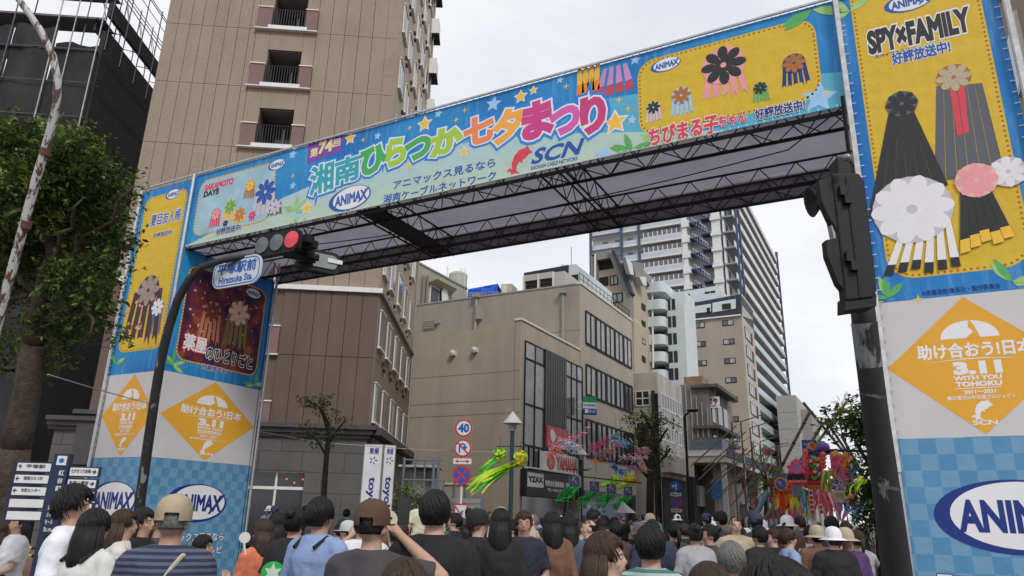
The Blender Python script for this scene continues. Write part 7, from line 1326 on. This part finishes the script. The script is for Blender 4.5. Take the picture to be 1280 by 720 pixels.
def hair_mesh(style, seed=0):
    key = ('hair', style, seed)
    if key in _pc: return _pc[key]
    mb = MB(); n, m = 36, 24; q = random.Random(seed); C_ = V((0, -.010, 1.618)); rad = V((.090, .108, .116)); 
    if style == 'fluffy': rad = V((.112, .125, .135))
    if style == 'bald': rad = V((.079, .096, .102))
    vs = []; idx = {}; fs = []
    for i in range(m+1):
        p = math.pi*i/m
        for k in range(n):
            t_ = 2*math.pi*k/n; u = V((math.sin(p)*math.cos(t_), math.sin(p)*math.sin(t_), math.cos(p))); f = 1+.018*math.sin(t_*9+seed)*math.sin(p*7)+q.uniform(-.012, .012)*(3 if style == 'fluffy' else 1)
            idx[(i, k)] = len(vs); vs.append(C_+V((u.x*rad.x*f, u.y*rad.y*f, u.z*rad.z*f)))
    def keep(i, k):
        p = math.pi*(i+.5)/m; t_ = 2*math.pi*(k+.5)/n; y = math.sin(p)*math.sin(t_); z = math.cos(p); x = abs(math.sin(p)*math.cos(t_))
        if style == 'bald': return z < .25 and z > -.45 and y < .2
        lim = .38 if y > .45 else (-.15 if y > .1 else (-.30 if y > -.25 else -.72 if style != 'long' else -.95)); 
        return z > lim-(.12*math.sin(t_*5+seed) if y > .3 else 0)
    for i in range(m):
        for k in range(n):
            if keep(i, k): fs.append((idx[(i, k)], idx[(i+1, k)], idx[(i+1, (k+1) % n)], idx[(i, (k+1) % n)]))
    mb.add(vs, fs); me = bpy.data.meshes.new('hair'); me.from_pydata([tuple(v) for v in mb.v], [], mb.f); o = bpy.data.objects.new('m', me); s_ = o.modifiers.new('s', 'SOLIDIFY'); s_.thickness = .02; s_.offset = -1
    e = evaluated(o)
    # locks: many thin tapered strands hugging the head give a broken outline
    bm = bmesh.new(); bm.from_mesh(e); sb_ = MB()
    for k in range(340 if style != 'bald' else 30):
        t_ = q.uniform(0, 2*math.pi); p0 = q.uniform(.05, 1.1); L_ = q.uniform(.4, .8)+(0 if math.sin(t_) > .3 else .45); pts = []
        for j in range(6):
            p = p0+L_*j/5; 
            if math.sin(t_) > .35 and math.cos(p) < .35: break
            if math.cos(p) < (-.72 if math.sin(t_) < -.2 else -.3): break
            u = V((math.sin(p)*math.cos(t_+.12*j), math.sin(p)*math.sin(t_+.12*j), math.cos(p))); g_ = 1.01+(.05 if style == 'fluffy' else .012)*q.random(); pts.append(C_+V((u.x*rad.x*g_, u.y*rad.y*g_, u.z*rad.z*g_)))
        if len(pts) > 2: sb_.tube(pts, [.0048*(1-.75*j/len(pts)) for j in range(len(pts))], 5)
    if style == 'long':
        for k in range(70):
            t_ = math.pi+q.uniform(-.05, 1.05)*math.pi; x = .082*math.cos(t_); y = -.012+.095*math.sin(t_); l_ = q.uniform(.24, .36); sb_.tube([(x, y, 1.62), (x*1.12, y*1.12-.005, 1.52), (x*1.25, y*1.05-.012, 1.42), (x*1.15+q.uniform(-.02, .02), y-.02, 1.62-l_)], [.014, .016, .015, .005], 6)
    if style == 'bun': sb_.ball((0, -.11, 1.68), .045)
    if style == 'tail': sb_.tube([(0, -.11, 1.64), (0, -.155, 1.6), (0, -.15, 1.5), (0, -.13, 1.40)], [.02, .032, .026, .008], 8)
    h2 = bpy.data.meshes.new('h'); h2.from_pydata([tuple(v) for v in sb_.v], [], sb_.f); bm.from_mesh(h2); bm.to_mesh(e); bm.free(); e.materials.clear()
    e.polygons.foreach_set('use_smooth', [True]*len(e.polygons)); e.materials.append(M_SKIN[0]); e.name = 'hair'; _pc[key] = e; return e
def cap_mesh(kind):
    key = ('cap', kind)
    if key in _pc: return _pc[key]
    mb = MB(); pr = [(.104, -.012), (.105, .03), (.098, .07), (.078, .105), (.045, .125), (.006, .132)]
    vs = []; n = 24
    for r, z in pr:
        for k in range(n): t_ = 2*math.pi*k/n; vs.append((r*.93*math.cos(t_), -.008+r*1.12*math.sin(t_), 1.625+z))
    fs = [(i*n+k, i*n+(k+1) % n, (i+1)*n+(k+1) % n, (i+1)*n+k) for i in range(len(pr)-1) for k in range(n) if not (i == 0 and kind == 'cap' and abs(k-18) < 2)]; fs.append(tuple((len(pr)-1)*n+k for k in range(n))); mb.add(vs, fs)
    mb.add([(.006*math.cos(a_), -.008+.006*math.sin(a_), 1.758) for a_ in [k*math.pi/3 for k in range(6)]]+[(.012*math.cos(a_), -.008+.012*math.sin(a_), 1.752) for a_ in [k*math.pi/3 for k in range(6)]], [(0, 1, 2, 3, 4, 5)]+[(k, 6+k, 6+(k+1) % 6, (k+1) % 6) for k in range(6)])
    if kind == 'cap': o_ = [(x, y) for x, y in ((-.085, .06), (-.088, .11), (-.062, .175), (0, .20), (.062, .175), (.088, .11), (.085, .06))]; mb.prism(o_[::-1], 1.612, 1.620, Matrix.Rotation(R(0), 4, 'X'))
    else:
        vs = []; 
        for r, z in ((.100, 1.625), (.165, 1.60), (.166, 1.596), (.098, 1.618)):
            for k in range(n): t_ = 2*math.pi*k/n; vs.append((r*math.cos(t_), r*1.1*math.sin(t_), z))
        mb.add(vs, [(i*n+k, i*n+(k+1) % n, (i+1)*n+(k+1) % n, (i+1)*n+k) for i in range(3) for k in range(n)])
    me = bpy.data.meshes.new('cap'); me.from_pydata(mb.v, [], mb.f); me.polygons.foreach_set('use_smooth', [True]*len(me.polygons)); me.materials.append(M_SKIN[0]); _pc[key] = me; return me
def face_mesh():
    if 'face' in _pc: return _pc['face']
    mb = MB()
    for s_ in (-1, 1):
        mb.cur = 0; mb.ball((s_*.030, .078, 1.606), (.0125, .006, .006), 10, 6); mb.cur = 1; mb.ball((s_*.030, .0835, 1.606), (.0055, .002, .0055), 8, 5); mb.tube([(s_*.016, .085, 1.623), (s_*.032, .084, 1.627), (s_*.047, .076, 1.622)], [.002, .003, .0015], 5)
    mb.cur = 2; mb.tube([(-.022, .091, 1.548), (0, .097, 1.550), (.022, .091, 1.548)], [.002, .005, .002], 6)
    me = bpy.data.meshes.new('face'); me.from_pydata([tuple(v) for v in mb.v], [], mb.f)
    for m in (mat('eye_white', (.6, .58, .56), .3), mat('eye_dark', (.02, .012, .01), .3), mat('lip', (.35, .13, .11), .5)): me.materials.append(m)
    me.polygons.foreach_set('material_index', mb.mi); _pc['face'] = me; return me
M_SKIN = [mat('skin_%d' % i, c, .55, .06, 9) for i, c in enumerate(((.48, .30, .215), (.40, .24, .17), (.55, .36, .27)))]
def hairmat(name, c):
    m = mat(name, c, .58, .35, 60, spec=.35); n = m.node_tree.nodes; l = m.node_tree.links; g = n.new('ShaderNodeNewGeometry'); mp_ = n.new('ShaderNodeMapping'); mp_.inputs['Scale'].default_value = (1, 1, .08); l.new(g.outputs['Position'], mp_.inputs[0]); t_ = n.new('ShaderNodeTexNoise'); t_.inputs['Scale'].default_value = 260; l.new(mp_.outputs[0], t_.inputs[0]); bp = n.new('ShaderNodeBump'); bp.inputs['Strength'].default_value = .6; bp.inputs['Distance'].default_value = .004; l.new(t_.outputs[0], bp.inputs['Height']); l.new(bp.outputs[0], n['Principled BSDF'].inputs['Normal']); return m
M_HB = hairmat('hair_black', (.010, .009, .009)); M_HBR = hairmat('hair_brown', (.045, .025, .016)); M_HG = hairmat('hair_grey', (.16, .155, .15))
_cl = {}
def cm(name, c, stripe=None):
    if stripe: name += '_striped'
    if name in _cl: return _cl[name]
    m = mat('cloth_'+name, c, .85, .2, 6, .4, bscale=20)
    if stripe:
        n = m.node_tree.nodes; l = m.node_tree.links; b = n['Principled BSDF']; tc_ = n.new('ShaderNodeTexCoord'); sp = n.new('ShaderNodeSeparateXYZ'); l.new(tc_.outputs['Object'], sp.inputs[0]); ma = n.new('ShaderNodeMath'); ma.operation = 'MULTIPLY'; ma.inputs[1].default_value = stripe[1]; l.new(sp.outputs[2], ma.inputs[0]); si = n.new('ShaderNodeMath'); si.operation = 'FRACT'; l.new(ma.outputs[0], si.inputs[0]); gt = n.new('ShaderNodeMath'); gt.operation = 'GREATER_THAN'; gt.inputs[1].default_value = .5; l.new(si.outputs[0], gt.inputs[0]); mx_ = n.new('ShaderNodeMixRGB'); l.new(gt.outputs[0], mx_.inputs[0]); l.new(b.inputs['Base Color'].links[0].from_socket, mx_.inputs[1]); mx_.inputs[2].default_value = (*stripe[0], 1); l.new(mx_.outputs[0], b.inputs['Base Color'])
    _cl[name] = m; return m
def part(name, me, m, par, loc=None):
    o = bpy.data.objects.new(name, me); COL.objects.link(o); o.parent = par; WM[o.name] = wm(par).copy()
    if m: o.material_slots[0].link = 'OBJECT'; o.material_slots[0].material = m
    return o
def person(label, x, yt, d, face=0, pose='down', fem=False, top=('black', (.02, .02, .022)), topk='tee', bot=('navy', (.03, .04, .08)), botk='trousers', hair=('short', M_HB), cap=None, skin=0, bag=None, group=None, ground=0.0, h=None, stripe=None, seed=0, near=False, dy=0):
    """x, yt: where the top of the head shows in the photograph; d: distance along the view; face: heading in degrees, 0 = same way as the camera, + turns left"""
    q = at(x, yt, d); h = h or (q.z-ground); k = h/1.735; t = bpy.data.objects.new('person', None); COL.objects.link(t); t.empty_display_size = .2
    rz = PSI+R(face); t.location = (q.x, q.y, q.z-h+dy); t.rotation_euler = (0, 0, rz); t.scale = (k, k, k); WM[t.name] = Matrix.Translation(t.location) @ Matrix.Rotation(rz, 4, 'Z') @ Matrix.Diagonal((k, k, k, 1)); tag(t, label, 'person', group)
    part('body', body_mesh(pose, fem), M_SKIN[skin], t); part('dress' if topk == 'dress' else 'shirt', cloth(topk, pose, fem), cm(*top, stripe), t)
    if topk != 'dress': part(botk, cloth(botk, pose, fem), cm(*bot), t)
    part('shoes', cloth('shoes', pose, fem), cm('shoe_dark', (.03, .03, .03)), t)
    if hair: part('hair', hair_mesh(hair[0], seed % 3), hair[1], t)
    if cap: part('hat', cap_mesh(cap[0]), cm(*cap[1]), t)
    part('face', face_mesh(), None, t)
    return t
def bagobj(label, host, kind, c, low=0):
    """a bag resting on the person's back or side, its own thing"""
    W_ = wm(host); loc = W_ @ V((0, -.2, 1.0)); t = bpy.data.objects.new('backpack' if kind == 'back' else 'shoulder_bag', None); COL.objects.link(t); WM[t.name] = W_.copy(); t.matrix_basis = W_.copy(); tag(t, label, 'bag'); m = cm(*c)
    if kind == 'back':
        mb = MB(); mb.prism(rrect(-.15, .15, .98-low, 1.42-low, .08), -.02, .16, Matrix.Translation((0, -.13, 0)) @ Matrix.Rotation(R(90), 4, 'X')); o = mb.build('bag_body', m, t, world=False); mo = o.modifiers.new('b', 'BEVEL'); mo.width = .03; mo.segments = 3; mb = MB(); mb.prism(rrect(-.11, .11, 1.0-low, 1.18-low, .04), .16, .2, Matrix.Translation((0, -.13, 0)) @ Matrix.Rotation(R(90), 4, 'X')); mb.build('pocket', m, t, world=False)
        for s_ in (-1, 1): mb = MB(); mb.tube([(s_*.09, -.13, 1.40), (s_*.11, -.03, 1.47), (s_*.12, .10, 1.40), (s_*.14, .13, 1.2), (s_*.15, -.05, 1.03)], .014, 6); mb.build('strap', m, t, world=False)
    else:
        s_ = 1 if kind == 'right' else -1; z = .92; mb = MB(); mb.prism(rrect(-.17, .17, z-.15, z+.14, .04), -.05, .05, Matrix.Translation((s_*.16, -.10, 0)) @ Matrix.Rotation(R(60*s_), 4, 'Z') @ Matrix.Rotation(R(90), 4, 'X')); o = mb.build('bag_body', m, t, world=False); mo = o.modifiers.new('b', 'BEVEL'); mo.width = .02; mo.segments = 3
        mb = MB(); mb.tube([(s_*.17, -.13, z+.12), (s_*.05, -.165, 1.22), (-s_*.09, -.10, 1.43), (-s_*.11, .02, 1.455), (-s_*.03, .15, 1.3), (s_*.12, .16, z+.15)], .013, 6); mb.build('strap', m, t, world=False)
    return t
WHT = ('white', (.72, .72, .75)); BLK = ('black', (.014, .014, .016)); GRY = ('dark_grey', (.055, .05, .055)); LBL = ('light_blue', (.24, .33, .55)); NVY = ('navy', (.02, .028, .06)); JNS = ('denim', (.05, .08, .16)); BEI = ('beige', (.42, .36, .26)); ORG = ('coral', (.62, .17, .09)); GRN = ('dark_green', (.03, .09, .03)); LAV = ('lavender', (.45, .38, .52)); BRN = ('brown', (.16, .08, .05)); TEA = ('teal', (.05, .16, .16)); RED = ('brick_red', (.35, .07, .05)); MIN = ('pale_green', (.3, .45, .36)); KHK = ('khaki', (.28, .24, .15)); LGY = ('light_grey', (.35, .35, .37))
# --- left group
p = person('tall young man in loose white t-shirt with fluffy black hair in profile', 97, 609, 4.9, -75, 'down', top=('bright_white', (.78, .79, .86)), bot=('black_pants', (.02, .02, .022)), hair=('fluffy', M_HB))
bagobj('thin black strap bag on the back of the man in loose white t-shirt', p, 'left', BLK)
p = person('person in white blouse and black bob carrying a big black bag', 123, 635, 4.5, -25, 'down', True, top=('cream_white', (.68, .69, .66)), bot=BLK, botk='skirt', hair=('long', M_HB)); bagobj('big black bag slung behind the person in white blouse', p, 'back', BLK, .12)
p = person('person in white t-shirt and blue jeans looking down beside the striped polo', 158, 636, 5.6, -65, 'hold', True, top=('offwhite', (.66, .63, .58)), bot=JNS, botk='jeans', hair=('long', M_HBR)); bagobj('black shoulder bag of the person in blue jeans', p, 'right', BLK)
person('dark haired person in black shirt behind the jeans wearer', 182, 634, 6.0, -95, 'hold', True, top=BLK, hair=('long', M_HB), seed=1)
p = person('older man in beige cap and navy striped polo with pale strap', 221, 622, 4.0, 12, 'hold', top=NVY, stripe=((.085, .10, .16), 30), hair=('bald', M_HG), cap=('cap', ('cap_beige', (.36, .30, .20))), skin=1, bot=KHK, h=1.70); bagobj('pale strapped bag of the man in the beige cap', p, 'left', ('strap_cream', (.5, .45, .33)))
person('small child with short black hair beside the left pillar', 256, 668, 6.4, -80, 'down', top=WHT, bot=NVY, botk='shorts', seed=1)
person('person in dark shirt partly behind the man in the beige cap', 200, 640, 6.8, -100, 'down', True, top=GRY, hair=('long', M_HB))
for k, (x, yt, tp, bt) in enumerate(((27, 640, WHT, ('navy_skirt', (.035, .035, .08))), (-2, 652, BEI, BLK))): person(['seated person in white top and navy skirt looking at a phone behind the rope barrier', 'seated person in beige top at the far left edge'][k], x, yt, 8.6, 150, 'sit', True, top=tp, bot=bt, botk='skirt', hair=('long', M_HBR if k else M_HB), h=1.735, dy=0)
t = thing('bench', 'low bench carrying the two seated people behind the rope barrier', 'bench', (at(12, 700, 8.8).x, at(12, 700, 8.8).y, 0)); q = at(12, 690, 8.75); bz = at(27, 640, 8.6).z-1.735+.80
for s_ in (-1, 1): mb = MB(); c = q+RT*.45*s_; mb.box((c.x-.05, c.y-.15, 0), (c.x+.05, c.y+.15, bz-.04)); mb.build('leg', M_CONC, t)
mb = MB(); mb.box((-.85, -.2, bz-.04), (.85, .2, bz+.01), Matrix.Translation((q.x, q.y, 0)) @ Matrix.Rotation(PSI, 4, 'Z')); mb.build('seat', mat('bench_wood', (.2, .15, .1)), t)
# --- centre left
p = person('woman in coral dress holding a white fan beside the blue pillar', 330, 648, 6.2, 60, 'hold', True, top=ORG, topk='dress', hair=('long', M_HBR)); fan = thing('hand_fan', 'white hand fan held up by the woman in the coral dress', 'fan', tuple(at(304, 672, 6.0))); fp, c = face_plane(306, 672, 6.0, 20); poly(fp, ell(0, c.z, .05, .045, 18), 0, M_SWH, fan, 'fan_blade'); strut('handle', fp.W(0, c.z-.04, 0), fp.W(.03, c.z-.16, 0), .008, M_SWH, fan)
person('person in black dress behind the coral dress', 347, 640, 7.0, 20, 'down', True, top=BLK, topk='dress', hair=('long', M_HB)); p = person('person in black t-shirt with wristband beside the light blue shirt', 371, 634, 5.9, -10, 'belly', True, top=BLK, bot=BLK, hair=('bun', M_HB), seed=1)
pin = thing('paper_fan', 'round green and white paper fan at the bottom below the coral dress', 'fan', tuple(at(341, 717, 5.6))); fp, c = face_plane(341, 717, 5.6, 20); poly(fp, ell(0, c.z, .10, .09, 20), 0, B['green'], pin, 'fan_blade'); poly(fp, star(0, c.z, .08, .5, 6), .005, B['white'], pin, 'fan_print'); strut('handle', fp.W(0, c.z-.09, 0), fp.W(0, c.z-.22, 0), .008, M_SWH, pin)
pin = thing('paper_fan', 'red paper fan with white flower held by the person in black', 'fan', tuple(at(365, 707, 5.5))); fp, c = face_plane(365, 707, 5.5, 20); poly(fp, ell(0, c.z, .075, .075, 20), 0, B['red'], pin, 'fan_blade'); poly(fp, star(0, c.z, .06, .5, 5), .005, B['white'], pin, 'fan_print'); strut('handle', fp.W(0, c.z-.07, 0), fp.W(0, c.z-.2, 0), .008, M_SWH, pin)
p = person('man in light blue long sleeved shirt with black bag at his back', 403, 621, 5.0, -30, 'down', top=LBL, topk='longsleeve', bot=NVY, skin=1); bagobj('black bag on the back of the man in the light blue shirt', p, 'back', BLK, .2)
person('person in white and grey mesh cap looking left', 435, 652, 8.6, 70, 'hold', True, top=LGY, hair=('short', M_HB), cap=('cap', ('cap_grey', (.5, .52, .52)))); person('small dark haired person left of the mesh cap', 424, 655, 11, 40, 'down', True, top=BLK)
p = person('heavy set man in brown and white cap photographing with raised phone', 468, 628, 4.0, -14, 'rightup', top=GRY, bot=KHK, hair=('bald', M_HB), cap=('cap', ('cap_brown', (.085, .045, .028))), skin=0, h=1.70)
W_ = wm(p); q = W_ @ V((.03, .37, 1.70)); ph = thing('smartphone', 'black smartphone raised by the man in the brown and white cap', 'phone', tuple(q)); pl = Plane((q.x, q.y), 34); c = q; mb = MB(); mb.prism(rrect(-.038, .038, c.z-.085, c.z+.075, .012), -.006, .005, pl.M); mb.build('phone_body', M_BLACKP, ph); mb = MB(); pl.ab(mb, -.031, .031, c.z-.075, c.z+.065, .005, .0065); mb.build('screen', mat('phone_screen', (.02, .022, .025), .15), ph)
q = W_ @ V((-.045, .33, 1.64)); ph = thing('paper_fan', 'cream round fan with small face print just right of the brown cap', 'fan', tuple(q)); pl = Plane((q.x, q.y), 35); poly(pl, ell(0, q.z, .052, .055, 24), 0, mat('cream_case', (.6, .55, .42), .5), ph, 'fan_blade'); [poly(pl, ell(u, q.z+v, .006, .008, 8), .003, M_BLACKP, ph, 'face_dot') for u, v in ((-.016, .01), (.016, .01), (0, -.015))]; strut('handle', pl.W(0, q.z-.05), pl.W(.02, q.z-.15), .006, M_SWH, ph)
person('man in plain black t-shirt with short black hair seen from behind', 545, 612, 4.3, -6, 'down', top=('black_tee', (.012, .012, .014)), bot=BLK, hair=('short', M_HB), skin=2, h=1.75)
person('person in white t-shirt between the cap man and the black shirt', 455, 640, 6.5, 20, 'photo', top=WHT, hair=('short', M_HB), seed=2); person('grey haired person in pale lilac top left of the raised phone', 500, 650, 6.2, -20, 'photo', True, top=LAV, hair=('bun', M_HBR))
person('child in yellow white shirt lifted above the crowd behind the phone', 526, 622, 12, 30, 'down', top=('pale_yellow', (.6, .57, .42)), bot=BLK, botk='shorts', h=1.25, seed=1); person('man carrying a child on his shoulders behind the phone', 524, 640, 12.2, 20, 'hold', top=BLK); person('child in mint shirt beside the lifted child', 547, 634, 12, -30, 'down', True, top=MIN, bot=NVY, h=1.2)
person('man in black shirt in profile left of the red bordered sign', 569, 641, 10, 80, 'hold', top=BLK, bot=BLK); 
person('dark brown haired head at the bottom edge below the raised phone', 507, 697, 2.3, 5, 'down', True, top=BLK, hair=('long', M_HBR)); 
# --- foreground heads at the bottom right
person('large black haired head in the foreground at the bottom edge', 966, 696, 1.35, 8, 'down', top=BLK, hair=('short', M_HB), seed=1); person('dark haired head at the bottom edge left of the largest head', 884, 702, 2.6, 15, 'down', True, top=BLK, hair=('short', M_HBR), seed=2)
person('grey haired person low behind the largest head', 913, 676, 4.2, -10, 'down', True, top=LGY, hair=('short', M_HG)); person('dark haired person in profile facing right at the bottom edge', 757, 664, 3.4, -100, 'down', True, top=TEA, hair=('long', M_HBR), skin=2); person('person in teal striped shirt at the bottom centre right', 812, 655, 4.0, -15, 'down', True, top=TEA, stripe=((.35, .45, .42), 26), hair=('short', M_HB), near=True)
person('man in lavender shirt with grey hair facing the arcade', 908, 656, 11, 10, 'down', top=LAV, hair=('short', M_HG), bot=GRY); p = person('person in white t-shirt with black backpack beside the lavender shirt', 924, 659, 10.5, 40, 'down', top=WHT, bot=NVY); bagobj('black backpack worn over the white t-shirt', p, 'back', BLK); person('person in white cap beyond the black backpack', 933, 661, 12.5, 0, 'down', True, top=BLK, cap=('bucket', WHT))
# --- dense crowd between: colours read from the picture
rc = random.Random(21)
CW = [(598, 627, 5.3, BLK, 'black'), (626, 624, 5.0, BLK, 'black'), (655, 627, 5.4, ('ink', (.016, .018, .04)), 'ink blue'), (672, 634, 6.2, GRN, 'dark green'), (690, 628, 5.6, BRN, 'brown'), (712, 632, 5.8, ('slate', (.06, .08, .12)), 'slate'), (736, 642, 6.6, ('dark_teal', (.02, .07, .075)), 'dark teal'), (770, 646, 6.8, ('plum', (.09, .045, .05)), 'plum'), (790, 640, 7.2, RED, 'brick red'), (815, 644, 6.4, NVY, 'navy'), (842, 646, 6.6, GRY, 'dark grey'), (868, 649, 6.0, LGY, 'light grey'), (886, 650, 6.3, GRY, 'charcoal'), (612, 640, 7.5, GRY, 'charcoal'), (640, 638, 7.8, RED, 'brick red'), (700, 640, 8.2, NVY, 'navy'), (725, 641, 8.6, LBL, 'light blue'), (752, 642, 9.0, BLK, 'black'), (830, 648, 9.4, GRN, 'dark green'), (855, 649, 9.8, BLK, 'black'),
      (948, 652, 6.3, BLK, 'black'), (966, 655, 6.8, BLK, 'black'), (984, 655, 7.2, LBL, 'light blue'), (1002, 652, 6.0, GRY, 'dark grey'), (1020, 653, 6.7, BRN, 'brown'), (1040, 655, 6.1, BLK, 'black'), (1056, 656, 7.0, ('violet', (.08, .035, .13)), 'violet'), (1070, 657, 7.5, LGY, 'light grey'), (975, 653, 8.8, WHT, 'white'), (1012, 654, 9.0, WHT, 'white'), (1048, 655, 9.2, NVY, 'navy')]
def where(x):
    for lim, s_ in ((600, 'by the road signs'), (660, 'below the near lamp'), (715, 'before the black shop sign'), (770, 'below the box lanterns'), (830, 'below the knobbly tree'), (900, 'before the arcade'), (960, 'below the steel masts'), (1015, 'below the orange streamers'), (1045, 'below the red tower'), (2000, 'beside the signal pole')):
        if x < lim: return s_
used = {}
def hairword(h): return {'short': 'short hair', 'long': 'long hair', 'bun': 'a hair bun', 'tail': 'a ponytail', 'bald': 'thinning hair', 'fluffy': 'fluffy hair'}[h]
def crowd(x, yt, d, c, cn, ground=0):
    fem = rc.random() < .5; hs = rc.choice(['long', 'bun', 'tail', 'short'] if fem else ['short', 'short', 'short', 'bald']); hm = rc.choices([M_HB, M_HBR, M_HG], [6, 3, 1])[0]; cap = rc.choice([None]*7+[('cap', BLK), ('bucket', WHT), ('bucket', BEI), ('cap', NVY)]); kk = rc.choice(['tee', 'tee', 'tee', 'longsleeve', 'dress'] if fem else ['tee', 'tee', 'longsleeve'])
    if cap and cap[0] == 'bucket' and d < 7: cap = None
    cw = '' if not cap else ', %s %s' % (cap[1][0].replace('_', ' '), 'cap' if cap[0] == 'cap' else 'hat'); dist = 'near person,' if d < 7 else 'midway person,' if d < 12 else 'distant person,' if d < 25 else 'tiny person,'
    lab = '%s %s %s, %s%s, %s' % (dist, cn, {'tee': 't-shirt', 'longsleeve': 'sleeves', 'dress': 'dress'}[kk], hairword(hs), cw, where(x))
    n_ = used.get(lab, 0); used[lab] = n_+1; lab += ['', ', farther', ', hidden', ', farthest', ', rearmost'][min(n_, 4)]
    person(lab, x, yt, d, rc.choice([0, 0, 10, -15, 30, -40, 90, -90, 180]) if d > 5.6 else rc.uniform(-15, 15), rc.choice(['down', 'down', 'hold', 'belly', 'walk', 'photo', 'hip']) if d < 12 else rc.choice(['down', 'hold', 'walk']), fem, top=c, topk=kk, bot=rc.choice([BLK, NVY, JNS, KHK, GRY]), botk=rc.choice(['trousers', 'jeans', 'skirt']) if fem else rc.choice(['trousers', 'jeans', 'shorts']), hair=(hs, hm), cap=cap, skin=rc.randrange(3), seed=rc.randrange(3), group='people in the festival crowd')
for i_, c_ in enumerate(CW):
    if i_ % 5 == 3: continue
    crowd(c_[0], c_[1]+(11 if c_[0] < 730 else 5), c_[2]*(1.3 if c_[2] < 7 else 1.15), *c_[3:])
CC = [(BLK, 'black'), (BLK, 'black'), (NVY, 'navy'), (GRY, 'charcoal'), (WHT, 'white'), (WHT, 'white'), (LGY, 'light grey'), (LBL, 'light blue'), (RED, 'brick red'), (BEI, 'beige'), (TEA, 'teal'), (LAV, 'lavender'), (BRN, 'brown')]
for k in range(92):
    u = rc.random(); d = 9.5+34*u**1.4; x = rc.uniform(575, 1092) if k % 5 else rc.uniform(300, 575); hz = 643+.024*(x-545); hh = rc.uniform(1.52, 1.78); yt = hz-(hh-1.6)/d*905/math.cos(PITCH)**2*.98; c, cn = rc.choice(CC); q = at(x, yt, d)
    if q.y < 11 and q.x < -13: continue
    crowd(x, yt, d, c, cn)

bpy.data.scenes.remove(TMP)
